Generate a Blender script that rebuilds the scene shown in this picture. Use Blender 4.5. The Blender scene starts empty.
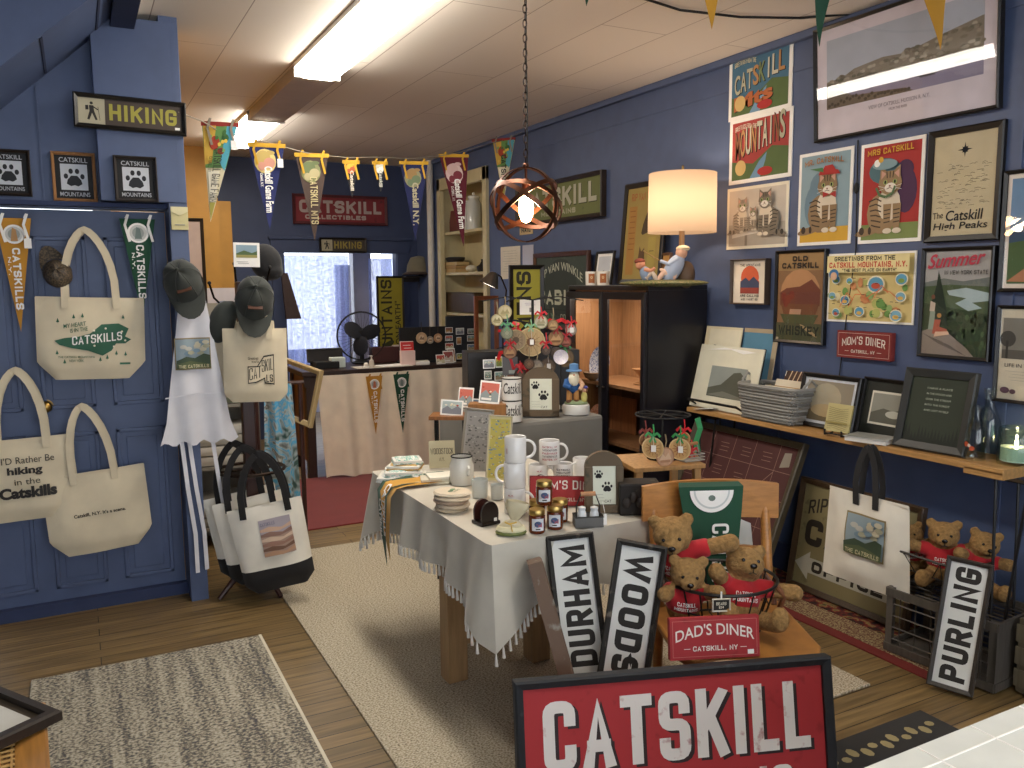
import bpy, bmesh, math, random
from mathutils import Vector, Matrix, Euler, noise
R = math.radians; PI = math.pi
rnd = random.Random(7)
C = bpy.context.scene.collection
# ------------------------------------------------------------------ camera
FPX = 830.0; PITCH = R(7.05); YAW = R(27.6); ROLL = R(.5); H = 1.62
cd = bpy.data.cameras.new('camera'); cam = bpy.data.objects.new('camera', cd); C.objects.link(cam)
cd.sensor_width = 36; cd.lens = FPX / 1024 * 36; cd.clip_start = .05; cd.clip_end = 100
cam.matrix_world = Matrix.Translation((0, 0, H)) @ Matrix.Rotation(-YAW, 4, 'Z') @ Matrix.Rotation(PI/2 - PITCH, 4, 'X') @ Matrix.Rotation(-ROLL, 4, 'Z')
bpy.context.scene.camera = cam
_M = cam.matrix_world.to_3x3()
def at(px, py, X=None, Y=None, Z=None):
    d = _M @ Vector(((px-512)/FPX, -(py-384)/FPX, -1))
    t = X/d.x if X is not None else (Y/d.y if Y is not None else (Z-H)/d.z)
    return Vector((0, 0, H)) + d*t
def sc(p):                                   # metres per pixel at a point
    return -(cam.matrix_world.inverted() @ Vector(p)).z / FPX
def face(p):                                 # z rotation that turns a front (-Y) to the aisle
    return -math.atan2(p[0], p[1])
# ------------------------------------------------------------------ materials
def lin(h):
    h = h.lstrip('#'); r = [int(h[i:i+2], 16)/255 for i in (0, 2, 4)]
    return tuple(c/12.92 if c <= .04045 else ((c+.055)/1.055)**2.4 for c in r) + (1,)
_mats = {}
def mat(h, kind='plain', rough=None, extra=None):
    k = (h, kind, rough, extra)
    if k in _mats: return _mats[k]
    m = bpy.data.materials.new(kind + '_' + h.strip('#')); m.use_nodes = True
    nt = m.node_tree; N = nt.nodes; Lk = nt.links; b = N['Principled BSDF']
    c = lin(h); dark = tuple(x*.72 for x in c[:3]) + (1,); lite = tuple(min(1, x*1.18) for x in c[:3]) + (1,)
    tc = N.new('ShaderNodeTexCoord'); mp = N.new('ShaderNodeMapping'); Lk.new(tc.outputs['Object'], mp.inputs[0])
    def noise_(s, d=3):
        n = N.new('ShaderNodeTexNoise'); n.inputs['Scale'].default_value = s; n.inputs['Detail'].default_value = d
        Lk.new(mp.outputs[0], n.inputs['Vector']); return n
    def ramp(src, stops):
        r = N.new('ShaderNodeValToRGB'); e = r.color_ramp.elements
        while len(e) < len(stops): e.new(.5)
        for i, (p, col) in enumerate(stops): e[i].position = p; e[i].color = col
        Lk.new(src, r.inputs[0]); return r
    def bump(src, st, dist=.002):
        bp = N.new('ShaderNodeBump'); bp.inputs['Strength'].default_value = st; bp.inputs['Distance'].default_value = dist
        Lk.new(src, bp.inputs['Height']); Lk.new(bp.outputs[0], b.inputs['Normal'])
    ro = .6
    if kind == 'plain':
        n = noise_(9); r = ramp(n.outputs[0], [(.3, tuple(x*.93 for x in c[:3])+(1,)), (.7, tuple(min(1, x*1.05) for x in c[:3])+(1,))]); Lk.new(r.outputs[0], b.inputs['Base Color'])
    elif kind == 'wood':
        mp.inputs['Scale'].default_value = extra or (14, 14, 1.2)
        n = noise_(5, 5); r = ramp(n.outputs[0], [(.25, dark), (.55, c), (.8, lite)]); Lk.new(r.outputs[0], b.inputs['Base Color']); bump(n.outputs[0], .25); ro = .45
    elif kind == 'worn':
        n = noise_(22, 6); r = ramp(n.outputs[0], [(.35, c), (.62, c), (.72, lin(extra or '#8a8378'))]); Lk.new(r.outputs[0], b.inputs['Base Color']); bump(n.outputs[0], .3); ro = .7
    elif kind == 'fabric':
        n = noise_(7, 4); r = ramp(n.outputs[0], [(.3, tuple(x*.9 for x in c[:3])+(1,)), (.7, tuple(min(1, x*1.06) for x in c[:3])+(1,))]); Lk.new(r.outputs[0], b.inputs['Base Color'])
        n2 = noise_(420, 2); bump(n2.outputs[0], .35, .001); ro = .9; b.inputs['Sheen Weight'].default_value = .15
    elif kind == 'fur':
        n = noise_(90, 5); r = ramp(n.outputs[0], [(.3, tuple(x*.6 for x in c[:3])+(1,)), (.65, c), (.8, lite)]); Lk.new(r.outputs[0], b.inputs['Base Color']); bump(n.outputs[0], 1, .006); ro = 1
    elif kind == 'speck':
        n = noise_(120, 3); r = ramp(n.outputs[0], [(.42, c), (.56, lin(extra or '#222222'))]); Lk.new(r.outputs[0], b.inputs['Base Color'])
    elif kind == 'metal':
        b.inputs['Base Color'].default_value = c; b.inputs['Metallic'].default_value = 1; n = noise_(30); bump(n.outputs[0], .05); ro = .35
    elif kind == 'gloss':
        n = noise_(6); r = ramp(n.outputs[0], [(.3, c), (.7, tuple(min(1, x*1.04) for x in c[:3])+(1,))]); Lk.new(r.outputs[0], b.inputs['Base Color']); ro = .15
    elif kind == 'emit':
        b.inputs['Base Color'].default_value = c; b.inputs['Emission Color'].default_value = c; b.inputs['Emission Strength'].default_value = extra
    elif kind == 'pane':
        N.remove(b); t = N.new('ShaderNodeBsdfTransparent'); g = N.new('ShaderNodeBsdfGlossy'); g.inputs['Roughness'].default_value = rough or .02
        t.inputs[0].default_value = c
        l0 = N.new('ShaderNodeLayerWeight'); l0.inputs[0].default_value = .5; l1 = N.new('ShaderNodeMath'); l1.operation = 'POWER'; l1.inputs[1].default_value = 4; Lk.new(l0.outputs['Facing'], l1.inputs[0])
        lw = N.new('ShaderNodeMath'); lw.operation = 'MULTIPLY_ADD'; lw.inputs[1].default_value = .7; lw.inputs[2].default_value = .05; Lk.new(l1.outputs[0], lw.inputs[0]); mx = N.new('ShaderNodeMixShader')
        Lk.new(lw.outputs[0], mx.inputs[0]); Lk.new(t.outputs[0], mx.inputs[1]); Lk.new(g.outputs[0], mx.inputs[2]); Lk.new(mx.outputs[0], N['Material Output'].inputs[0])
        _mats[k] = m; return m
    elif kind == 'lace':
        n = noise_(60, 3); r = ramp(n.outputs[0], [(.42, (.8, .8, .8, 1)), (.6, (.96, .96, .96, 1))])
        t = N.new('ShaderNodeBsdfTransparent'); d = N.new('ShaderNodeBsdfTranslucent'); d.inputs[0].default_value = c
        df = N.new('ShaderNodeBsdfDiffuse'); df.inputs[0].default_value = c; a = N.new('ShaderNodeMixShader'); a.inputs[0].default_value = .5
        Lk.new(d.outputs[0], a.inputs[1]); Lk.new(df.outputs[0], a.inputs[2]); mx = N.new('ShaderNodeMixShader')
        Lk.new(r.outputs[0], mx.inputs[0]); Lk.new(t.outputs[0], mx.inputs[1]); Lk.new(a.outputs[0], mx.inputs[2]); Lk.new(mx.outputs[0], N['Material Output'].inputs[0])
        _mats[k] = m; return m
    elif kind == 'shade':
        t = N.new('ShaderNodeBsdfTranslucent'); t.inputs[0].default_value = c; df = N.new('ShaderNodeBsdfDiffuse'); df.inputs[0].default_value = c
        mx = N.new('ShaderNodeMixShader'); mx.inputs[0].default_value = .55; Lk.new(t.outputs[0], mx.inputs[2]); Lk.new(df.outputs[0], mx.inputs[1]); Lk.new(mx.outputs[0], N['Material Output'].inputs[0])
        _mats[k] = m; return m
    b.inputs['Roughness'].default_value = rough if rough is not None else ro
    _mats[k] = m; return m
def custom(name, fn):
    m = bpy.data.materials.new(name); m.use_nodes = True; fn(m.node_tree, m.node_tree.nodes, m.node_tree.links, m.node_tree.nodes['Principled BSDF']); return m
# ------------------------------------------------------------------ text
_tx = {}
def text_mesh(s, bold):
    k = (s, bold)
    if k not in _tx:
        cu = bpy.data.curves.new('tmp', 'FONT'); cu.body = s; cu.resolution_u = 4; cu.offset = bold; cu.fill_mode = 'FRONT'
        o = bpy.data.objects.new('tmp', cu); C.objects.link(o)
        dg = bpy.context.evaluated_depsgraph_get(); dg.update(); me = bpy.data.meshes.new_from_object(o.evaluated_get(dg))
        vs = [(v.co.x, v.co.y) for v in me.vertices]; fs = [tuple(p.vertices) for p in me.polygons]
        # drop faces with reversed winding issues: keep ccw
        x0 = min(v[0] for v in vs); x1 = max(v[0] for v in vs); y0 = min(v[1] for v in vs); y1 = max(v[1] for v in vs)
        vs = [((x-x0)/(x1-x0), (y-y0)/(y1-y0)) for x, y in vs]
        _tx[k] = (vs, fs)
        bpy.data.objects.remove(o); bpy.data.curves.remove(cu); bpy.data.meshes.remove(me)
    return _tx[k]
GLY = {'A': [((0, 0), (.5, 1), (1, 0)), ((.2, .28), (.8, .28))], 'B': [((0, 0), (0, 1)), ((0, 1), (.95, 1), (.95, .52), (0, .52), 'r'), ((0, .52), (1, .52), (1, 0), (0, 0), 'r')], 'C': [((1, .66), (1, 1), (0, 1), (0, 0), (1, 0), (1, .34), 'r')],
 'D': [((0, 0), (0, 1)), ((0, 1), (1, 1), (1, 0), (0, 0), 'r')], 'E': [((1, 1), (0, 1), (0, 0), (1, 0)), ((0, .52), (.85, .52))], 'F': [((1, 1), (0, 1), (0, 0)), ((0, .52), (.85, .52))], 'G': [((1, .68), (1, 1), (0, 1), (0, 0), (1, 0), (1, .46), 'r'), ((1, .46), (.55, .46))],
 'H': [((0, 0), (0, 1)), ((1, 0), (1, 1)), ((0, .5), (1, .5))], 'I': [((.5, 0), (.5, 1))], 'J': [((1, 1), (1, 0), (0, 0), (0, .3), 'r')], 'K': [((0, 0), (0, 1)), ((1, 1), (0, .38)), ((.4, .6), (1, 0))], 'L': [((0, 1), (0, 0), (1, 0))],
 'M': [((0, 0), (0, 1), (.5, .25), (1, 1), (1, 0))], 'N': [((0, 0), (0, 1), (1, 0), (1, 1))], 'O': [((0, .5), (0, 1), (1, 1), (1, 0), (0, 0), (0, .5), 'r')], 'P': [((0, 0), (0, 1)), ((0, 1), (1, 1), (1, .45), (0, .45), 'r')], 'Q': [((0, .5), (0, 1), (1, 1), (1, 0), (0, 0), (0, .5), 'r'), ((.6, .3), (1, 0))],
 'R': [((0, 0), (0, 1)), ((0, 1), (1, 1), (1, .47), (0, .47), 'r'), ((.5, .47), (1, 0))], 'S': [((1, .7), (1, 1), (0, 1), (0, .52), (1, .52), (1, 0), (0, 0), (0, .3), 'r')], 'T': [((0, 1), (1, 1)), ((.5, 0), (.5, 1))], 'U': [((0, 1), (0, 0), (1, 0), (1, 1), 'r')], 'V': [((0, 1), (.5, 0), (1, 1))],
 'W': [((0, 1), (.25, 0), (.5, .8), (.75, 0), (1, 1))], 'X': [((0, 0), (1, 1)), ((0, 1), (1, 0))], 'Y': [((0, 1), (.5, .45), (1, 1)), ((.5, .45), (.5, 0))], 'Z': [((0, 1), (1, 1), (0, 0), (1, 0))], "'": [((.5, 1), (.5, .75))], '.': [((.5, 0), (.5, .05))], ',': [((.5, .05), (.4, -.1))], '"': [((.2, 1), (.2, .75)), ((.8, 1), (.8, .75))]}
GW = {'I': .42, ' ': .5, "'": .35, '.': .35, ',': .35, 'M': 1.3, 'W': 1.35, 'L': .85, '"': .5}
def block_mesh(t, Wd, Hh, wt):
    # condensed block capitals drawn as mitred strokes in a Wd x Hh box, returned in 0..1 units
    tot = sum(GW.get(c, 1) for c in t); gap = .2; cw = Wd/(tot+gap*(len(t)-1)); sw = min(wt*cw, .3*Hh); vs, fs = [], []; ks = []; x = 0
    for c in t:
        g = GW.get(c, 1)*cw; iw = max(g-sw, .001)
        for si, st in enumerate(GLY.get(c, [])):
            rd = st[-1] == 'r'; P = [Vector((x+sw/2+a*iw, sw/2+b*(Hh-sw))) for a, b in (st[:-1] if rd else st)]; loop = (P[0]-P[-1]).length < 1e-6
            if rd:
                q = [P[0]]; rr = min(iw, Hh)*.38
                for i in range(1, len(P)-1):
                    u = (P[i-1]-P[i]); v = (P[i+1]-P[i]); k = min(rr, u.length*.5, v.length*.5); A_, B_ = P[i]+u.normalized()*k, P[i]+v.normalized()*k
                    for j in range(5): w = j/4; q.append(A_*(1-w)**2+P[i]*2*w*(1-w)+B_*w*w)
                q.append(P[-1]); P = q
            if not loop:
                for e, o in ((0, 1), (-1, -2)):
                    d = (P[e]-P[o]).normalized()
                    if not rd or abs(d.x) < .1 or True: P[e] = P[e]+d*(sw/2 if (abs(d.y) < .01 and not rd) or (abs(d.y) > .01 and (P[e].y < sw or P[e].y > Hh-sw)) else 0)
            b0 = len(vs); n = len(P)
            for i in range(n):
                d0 = (P[i]-P[i-1]).normalized() if i else ((P[-1]-P[-2]).normalized() if loop else (P[1]-P[0]).normalized()); d1 = (P[i+1]-P[i]).normalized() if i < n-1 else ((P[1]-P[0]).normalized() if loop else d0)
                m = d0+d1; m = m.normalized() if m.length > 1e-4 else d1; nn = Vector((-m.y, m.x)); k = sw/2/max(.45, abs(nn.dot(Vector((-d0.y, d0.x)))))
                vs += [P[i]+nn*k, P[i]-nn*k]; ks += [si, si]
            for i in range(n-1): fs.append((b0+2*i, b0+2*i+1, b0+2*i+3, b0+2*i+2))
        x += g+gap*cw
    return [(min(1.02, max(-.02, v.x/Wd)), min(1.0, max(-.1, v.y/Hh)), k) for v, k in zip(vs, ks)], fs
# ------------------------------------------------------------------ mesh builder
class MB:
    def __init__(s): s.v = []; s.f = []; s.m = []; s.mats = []; s.X = None
    def mi(s, m):
        if m not in s.mats: s.mats.append(m)
        return s.mats.index(m)
    def add(s, vs, fs, m):
        b = len(s.v); s.v += [tuple(s.X @ Vector(v)) if s.X is not None else tuple(v) for v in vs]; i = s.mi(m)
        for f in fs: s.f.append(tuple(b+q for q in f)); s.m.append(i)
        return s
    def box(s, c, d, m, rot=None, bev=0, taper=1):
        x, y, z = [q/2 for q in d]; Mx = Matrix.Translation(c) @ (Euler(rot).to_matrix().to_4x4() if rot else Matrix())
        if bev:
            bm = bmesh.new(); bmesh.ops.create_cube(bm, size=1)
            for v in bm.verts: v.co = Vector((v.co.x*d[0], v.co.y*d[1], v.co.z*d[2]))
            bmesh.ops.bevel(bm, geom=bm.edges[:], offset=bev, segments=2, profile=.6, affect='EDGES')
            bm.verts.index_update(); r = s.add([Mx @ v.co for v in bm.verts], [tuple(v.index for v in f.verts) for f in bm.faces], m); bm.free(); return s
        t = taper
        vs = [(-x*t, -y*t, -z), (x*t, -y*t, -z), (x*t, y*t, -z), (-x*t, y*t, -z), (-x, -y, z), (x, -y, z), (x, y, z), (-x, y, z)]
        return s.add([Mx @ Vector(v) for v in vs], [(0, 3, 2, 1), (4, 5, 6, 7), (0, 1, 5, 4), (1, 2, 6, 5), (2, 3, 7, 6), (3, 0, 4, 7)], m)
    def lathe(s, prof, m, c=(0, 0, 0), n=20, rot=None, cap=True, sx=1, sy=1):
        Mx = Matrix.Translation(c) @ (Euler(rot).to_matrix().to_4x4() if rot else Matrix()); vs = []; fs = []
        for r, z in prof:
            for i in range(n): a = 2*PI*i/n; vs.append(Mx @ Vector((r*math.cos(a)*sx, r*math.sin(a)*sy, z)))
        for k in range(len(prof)-1):
            for i in range(n): j = (i+1) % n; fs.append((k*n+i, k*n+j, (k+1)*n+j, (k+1)*n+i))
        if cap: fs.append(tuple(range(n-1, -1, -1))); fs.append(tuple((len(prof)-1)*n+i for i in range(n)))
        return s.add(vs, fs, m)
    def ell(s, c, r, m, rot=None, n=16, k=10):
        prof = [(max(1e-4, math.sin(PI*i/k)), -math.cos(PI*i/k)) for i in range(k+1)]
        Mx = Matrix.Translation(c) @ (Euler(rot).to_matrix().to_4x4() if rot else Matrix()) @ Matrix.Diagonal((r[0], r[1], r[2], 1))
        vs = []; fs = []
        for a_, z in prof:
            for i in range(n): a = 2*PI*i/n; vs.append(Mx @ Vector((a_*math.cos(a), a_*math.sin(a), z)))
        for q in range(k):
            for i in range(n): j = (i+1) % n; fs.append((q*n+i, q*n+j, (q+1)*n+j, (q+1)*n+i))
        return s.add(vs, fs, m)
    def tube(s, pts, r, m, n=8, closed=False, flat=None):
        pts = [Vector(p) for p in pts]; L = len(pts); vs = []; fs = []; up = None
        rr = r if isinstance(r, (list, tuple)) else [r]*L
        for i, p in enumerate(pts):
            a = pts[(i-1) % L] if (closed or i) else p; b = pts[(i+1) % L] if (closed or i < L-1) else p
            t = (b-a).normalized()
            if up is None: up = t.orthogonal().normalized() if flat is None else Vector(flat)
            if flat is not None: up = Vector(flat)
            u = (up - t*up.dot(t)); u = u.normalized() if u.length > 1e-6 else t.orthogonal().normalized(); w = t.cross(u); up = u
            for k in range(n): a_ = 2*PI*k/n; vs.append(p + (u*math.cos(a_) + w*math.sin(a_))*rr[i])
        for i in range(L if closed else L-1):
            j = (i+1) % L
            for k in range(n): q = (k+1) % n; fs.append((i*n+k, i*n+q, j*n+q, j*n+k))
        if not closed: fs.append(tuple(range(n-1, -1, -1))); fs.append(tuple((L-1)*n+k for k in range(n)))
        return s.add(vs, fs, m)
    def strip(s, pts, wd, w, th, m):       # flat band, wd = width direction
        pts = [Vector(p) for p in pts]; L = len(pts); wd = Vector(wd).normalized(); vs = []; fs = []
        for i, p in enumerate(pts):
            t = (pts[min(L-1, i+1)]-pts[max(0, i-1)]).normalized(); q = (wd - t*wd.dot(t)); q = q.normalized() if q.length > 1e-5 else t.orthogonal().normalized(); n = t.cross(q)
            for a, b in ((-1, -1), (1, -1), (1, 1), (-1, 1)): vs.append(p + q*a*w/2 + n*b*th/2)
        for i in range(L-1):
            for k in range(4): q = (k+1) % 4; fs.append((i*4+k, i*4+q, i*4+4+q, i*4+4+k))
        fs += [(3, 2, 1, 0), tuple((L-1)*4+k for k in range(4))]
        return s.add(vs, fs, m)
    def prism(s, pts, y0, y1, m):           # polygon in xz, extruded along y
        n = len(pts); vs = [(x, y0, z) for x, z in pts] + [(x, y1, z) for x, z in pts]
        return s.add(vs, [tuple(range(n)), tuple(range(2*n-1, n-1, -1))] + [(i, (i+1) % n, n+(i+1) % n, n+i) for i in range(n)], m)
    def build(s, name, parent=None, smooth=False, label=None, loc=None, rot=None):
        me = bpy.data.meshes.new(name); me.from_pydata(s.v, [], s.f)
        for m in s.mats: me.materials.append(m)
        for p, i in zip(me.polygons, s.m): p.material_index = i
        if s.f: me.validate(); 
        bm = bmesh.new(); bm.from_mesh(me)
        if not getattr(s, 'keepn', False): bmesh.ops.recalc_face_normals(bm, faces=bm.faces[:])
        bm.to_mesh(me); bm.free()
        if smooth:
            for p in me.polygons: p.use_smooth = True
            try: me.set_sharp_from_angle(angle=R(40))
            except Exception: pass
        o = bpy.data.objects.new(name, me); C.objects.link(o)
        if parent is not None: o.parent = parent
        if loc is not None: o.location = loc
        if rot is not None: o.rotation_euler = rot
        if label: o['label'] = label
        return o
def tag(o, label, cat, group=None, kind=None):
    if label: o['label'] = label
    if cat: o['category'] = cat
    if group: o['group'] = group
    if kind: o['kind'] = kind
    return o
def thing(name, label, cat, loc=(0, 0, 0), rot=(0, 0, 0), group=None):
    o = bpy.data.objects.new(name, None); C.objects.link(o); o.empty_display_size = .05
    o.location = loc; o.rotation_euler = rot if isinstance(rot, (tuple, list)) else (0, 0, rot)
    return tag(o, label, cat, group)
def struct(name, mb, smooth=False):
    o = mb.build(name, smooth=smooth); o['kind'] = 'structure'; return o
def dup(root, loc, rot=None, label=None, group=None, scale=None):
    def cp(o, par):
        c = o.copy(); C.objects.link(c)
        if par is not None: c.parent = par
        for ch in kids.get(o, []): cp(ch, c)
        return c
    kids = {}
    for o in bpy.data.objects:
        if o.parent: kids.setdefault(o.parent, []).append(o)
    r = cp(root, None); r.location = loc
    if rot is not None: r.rotation_euler = rot if isinstance(rot, (tuple, list)) else (0, 0, rot)
    if label: r['label'] = label
    if group: r['group'] = group
    if scale: r.scale = (scale,)*3
    return r
# ------------------------------------------------------------------ flat art on a print (x right, z up, front is -y)
class Art:
    def __init__(s, mb, x0, z0, w, h, y=0, step=.0004, warp=None):
        s.mb = mb; s.x0, s.z0, s.w, s.h, s.y, s.k, s.step, s.warp = x0, z0, w, h, y, 1, step, warp; s.sk = 0
    def _p(s, u, v, k=None):
        x = s.x0+u*s.w+s.sk*(1-v); z = s.z0+v*s.h; y = s.y - (s.k if k is None else k)*s.step
        if s.warp: y += s.warp(x, z)
        return (x, y, z)
    def poly(s, pts, m):
        if s.warp and m is not None:
            bm = bmesh.new(); bm.faces.new([bm.verts.new((u*s.w, v*s.h, 0)) for u, v in pts]); bmesh.ops.triangulate(bm, faces=bm.faces[:])
            for _ in range(4):
                es = [e for e in bm.edges if e.calc_length() > .022]
                if not es or len(bm.verts) > 500: break
                bmesh.ops.subdivide_edges(bm, edges=es, cuts=1); bmesh.ops.triangulate(bm, faces=bm.faces[:])
            bm.verts.index_update(); s.mb.add([s._p(v.co.x/s.w, v.co.y/s.h) for v in bm.verts], [tuple(v.index for v in f.verts) for f in bm.faces], m); bm.free(); s.k += 1; return s
        s.mb.add([s._p(u, v) for u, v in pts], [tuple(range(len(pts)))], m); s.k += 1; return s
    def rect(s, u0, v0, u1, v1, m): return s.poly([(u0, v0), (u1, v0), (u1, v1), (u0, v1)], m)
    def ell(s, cu, cv, ru, rv, m, rot=0, n=16):
        ca, sa = math.cos(R(rot)), math.sin(R(rot)); asp = s.w/s.h
        pts = []
        for i in range(n):
            a = 2*PI*i/n; x = ru*math.cos(a); y = rv*math.sin(a)
            pts.append((cu+x*ca-y*sa, cv+(x*sa+y*ca)*asp))
        return s.poly(pts, m)
    def line(s, pts, w, m):
        for (u0, v0), (u1, v1) in zip(pts, pts[1:]):
            dx, dz = (u1-u0)*s.w, (v1-v0)*s.h; L = math.hypot(dx, dz) or 1; nx, nz = -dz/L*w/2/s.w, dx/L*w/2/s.h
            s.mb.add([s._p(u0+nx, v0+nz), s._p(u1+nx, v1+nz), s._p(u1-nx, v1-nz), s._p(u0-nx, v0-nz)], [(0, 1, 2, 3)], m)
        s.k += 1; return s
    def text(s, t, u0, v0, u1, v1, m, bold=.015, rot=0, bend=0, shear=0, slope=0):
        if t.isupper() and bold >= .02 and all(c in GLY or c == ' ' for c in t):
            Lw, Lh = ((v1-v0)*s.h, (u1-u0)*s.w) if rot else ((u1-u0)*s.w, (v1-v0)*s.h); vs, fs = block_mesh(t, abs(Lw), abs(Lh), .21+bold*1.7)
        else: vs, fs = text_mesh(t, bold)
        out = []
        for vt in vs:
            a, b = vt[:2]
            if rot == -90: u = u0+(u1-u0)*b; v = v1-(v1-v0)*a     # reads downwards
            elif rot == 90: u = u1-(u1-u0)*b; v = v0+(v1-v0)*a    # reads upwards
            else:
                u = u0+(u1-u0)*a + shear*b*(u1-u0); v = v0+(v1-v0)*b + bend*(1-(2*a-1)**2) + slope*a
            out.append(s._p(u, v, s.k+(.12*vt[2] if len(vt) > 2 else 0)))
        s.mb.add(out, fs, m); s.k += 1; return s
    def lines(s, u0, v0, u1, v1, n, m, w=.002, jit=.3, seed=1):
        r = random.Random(seed)
        for i in range(n):
            v = v1-(v1-v0)*(i+.5)/n; a = u0+(u1-u0)*r.random()*jit*.5; b = u1-(u1-u0)*r.random()*jit*.5
            s.line([(a, v), (b, v)], w, m); s.k -= 1
        s.k += 1; return s
K = lambda h: mat(h, 'plain', .75)
BLACK, WHITE, CREAM, INK = K('#151515'), K('#f2f0ea'), K('#e6dfc8'), K('#2a2724')
def paw(a, cu, cv, s, m=BLACK, sv=None):
    sv = sv or s*a.w/a.h
    a.poly([(cu-.42*s, cv-.32*sv), (cu-.2*s, cv-.46*sv), (cu, cv-.4*sv), (cu+.2*s, cv-.46*sv), (cu+.42*s, cv-.32*sv), (cu+.36*s, cv-.08*sv), (cu+.16*s, cv+.16*sv), (cu-.16*s, cv+.16*sv), (cu-.36*s, cv-.08*sv)], m); a.k -= 1
    for dx, dy in ((-.44, .12), (-.17, .42), (.17, .42), (.44, .12)): a.ell(cu+dx*s, cv+dy*sv, .12*s, .16*s, m, n=10); a.k -= 1
    a.k += 1
def hiker(a, cu, cv, s, m=BLACK):     # pictogram of a walking figure with pack and staff
    f = a.w/a.h; P = lambda L: [(cu+x*s, cv+y*s*f) for x, y in L]
    a.ell(cu, cv+.42*s*f, .08*s, .08*s, m, n=12); a.k -= 1
    a.poly(P([(-.12, .3), (.1, .3), (.13, 0), (.28, -.45), (.18, -.48), (.02, -.1), (-.12, -.48), (-.23, -.45), (-.1, 0)]), m); a.k -= 1
    a.poly(P([(-.3, .28), (-.16, .3), (-.14, .06), (-.3, .04)]), m); a.k -= 1
    a.line(P([(.08, .24), (.32, .08)]), .06*s*a.w, m); a.k -= 1
    a.line(P([(.32, .25), (.4, -.48)]), .025*s*a.w, m)
# ------------------------------------------------------------------ framed pictures / signs / cards
def rectframe(mb, w, h, fw, d, m, z0=0, y0=0, slope=True):
    # mitred frame, bottom at z0; back at y0, front at y0-d
    o = [(-w/2, z0), (w/2, z0), (w/2, z0+h), (-w/2, z0+h)]; i = [(-w/2+fw, z0+fw), (w/2-fw, z0+fw), (w/2-fw, z0+h-fw), (-w/2+fw, z0+h-fw)]
    yi = y0-d*.72 if slope else y0-d
    e = min(fw*.3, .006); o2 = [(-w/2+e, z0+e), (w/2-e, z0+e), (w/2-e, z0+h-e), (-w/2+e, z0+h-e)]
    vs = [(x, y0, z) for x, z in o] + [(x, y0-d+e, z) for x, z in o] + [(x, y0-d, z) for x, z in o2] + [(x, yi, z) for x, z in i] + [(x, y0, z) for x, z in i]
    fs = []
    for k in range(4):
        for q in range(4):
            n = (q+1) % 4; fs.append((k*4+q, k*4+n, (k+1)*4+n, (k+1)*4+q))
    for q in range(4): n = (q+1) % 4; fs.append((16+q, 16+n, n, q))
    mb.add(vs, fs, m)
def picture(name, label, cat, loc, rotz, w, h, fw=.02, d=.02, fm=None, pm=None, art=None, border=0, bm=None, lean=0, roll=0, group=None, glass=False, tagm=True, flabel=None):
    t = thing(name, label, cat, loc, (-lean, roll, rotz), group); fm = fm or mat('#141212', 'plain', .4); pm = pm or WHITE
    if fw:
        f = MB(); rectframe(f, w, h, fw, d, fm); f.build('frame', t, label=flabel)
        yp = -d*.45
    else: yp = -d
    p = MB(); iw, ih = w-2*fw, h-2*fw; p.box((0, yp/2, fw+ih/2), (iw+.002 if fw else iw, abs(yp), ih+.002 if fw else ih), bm if border else pm)
    a = Art(p, -iw/2, fw, iw, ih, yp)
    if border:
        a = Art(p, -iw/2+border, fw+border, iw-2*border, ih-2*border, yp-.0005); a.rect(0, 0, 1, 1, pm)
    if art: art(a)
    if tagm and w > .15 and fw: Art(p, w/2-fw-.03, fw*.1+.002, .025, .014, -d-.001).rect(0, 0, 1, 1, WHITE) if False else None
    p.build('print' if cat in ('picture', 'poster', 'print', 'card') else 'face_panel', t)
    if glass:
        g = MB(); g.add([(-iw/2, -d*.66, fw), (iw/2, -d*.66, fw), (iw/2, -d*.66, fw+ih), (-iw/2, -d*.66, fw+ih)], [(0, 1, 2, 3)], mat('#ffffff', 'pane')); g.build('glass', t)
    return t
W = 3.42
def wallbox(tl, br, tr=None, bl=None, X=W-.002):
    P = [at(*q, X=X) for q in ((tl[0], tl[1]), (tr or (br[0], tl[1])), (br[0], br[1]), (bl or (tl[0], br[1])))]
    y0 = (P[0].y+P[3].y)/2; y1 = (P[1].y+P[2].y)/2; z1 = (P[0].z+P[1].z)/2; z0 = (P[2].z+P[3].z)/2
    return Vector((X, (y0+y1)/2, z0)), abs(y0-y1), z1-z0
def wallpic(name, label, cat, tl, tr, br, bl, **k):
    c, w, h = wallbox(tl, br, tr, bl); return picture(name, label, cat, c, -PI/2, w, h, **k)
def tag_price(p, x, z, y):
    p.add([(x, y, z), (x+.024, y, z), (x+.024, y, z+.013), (x, y, z+.013)], [(0, 1, 2, 3)], WHITE)
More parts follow.
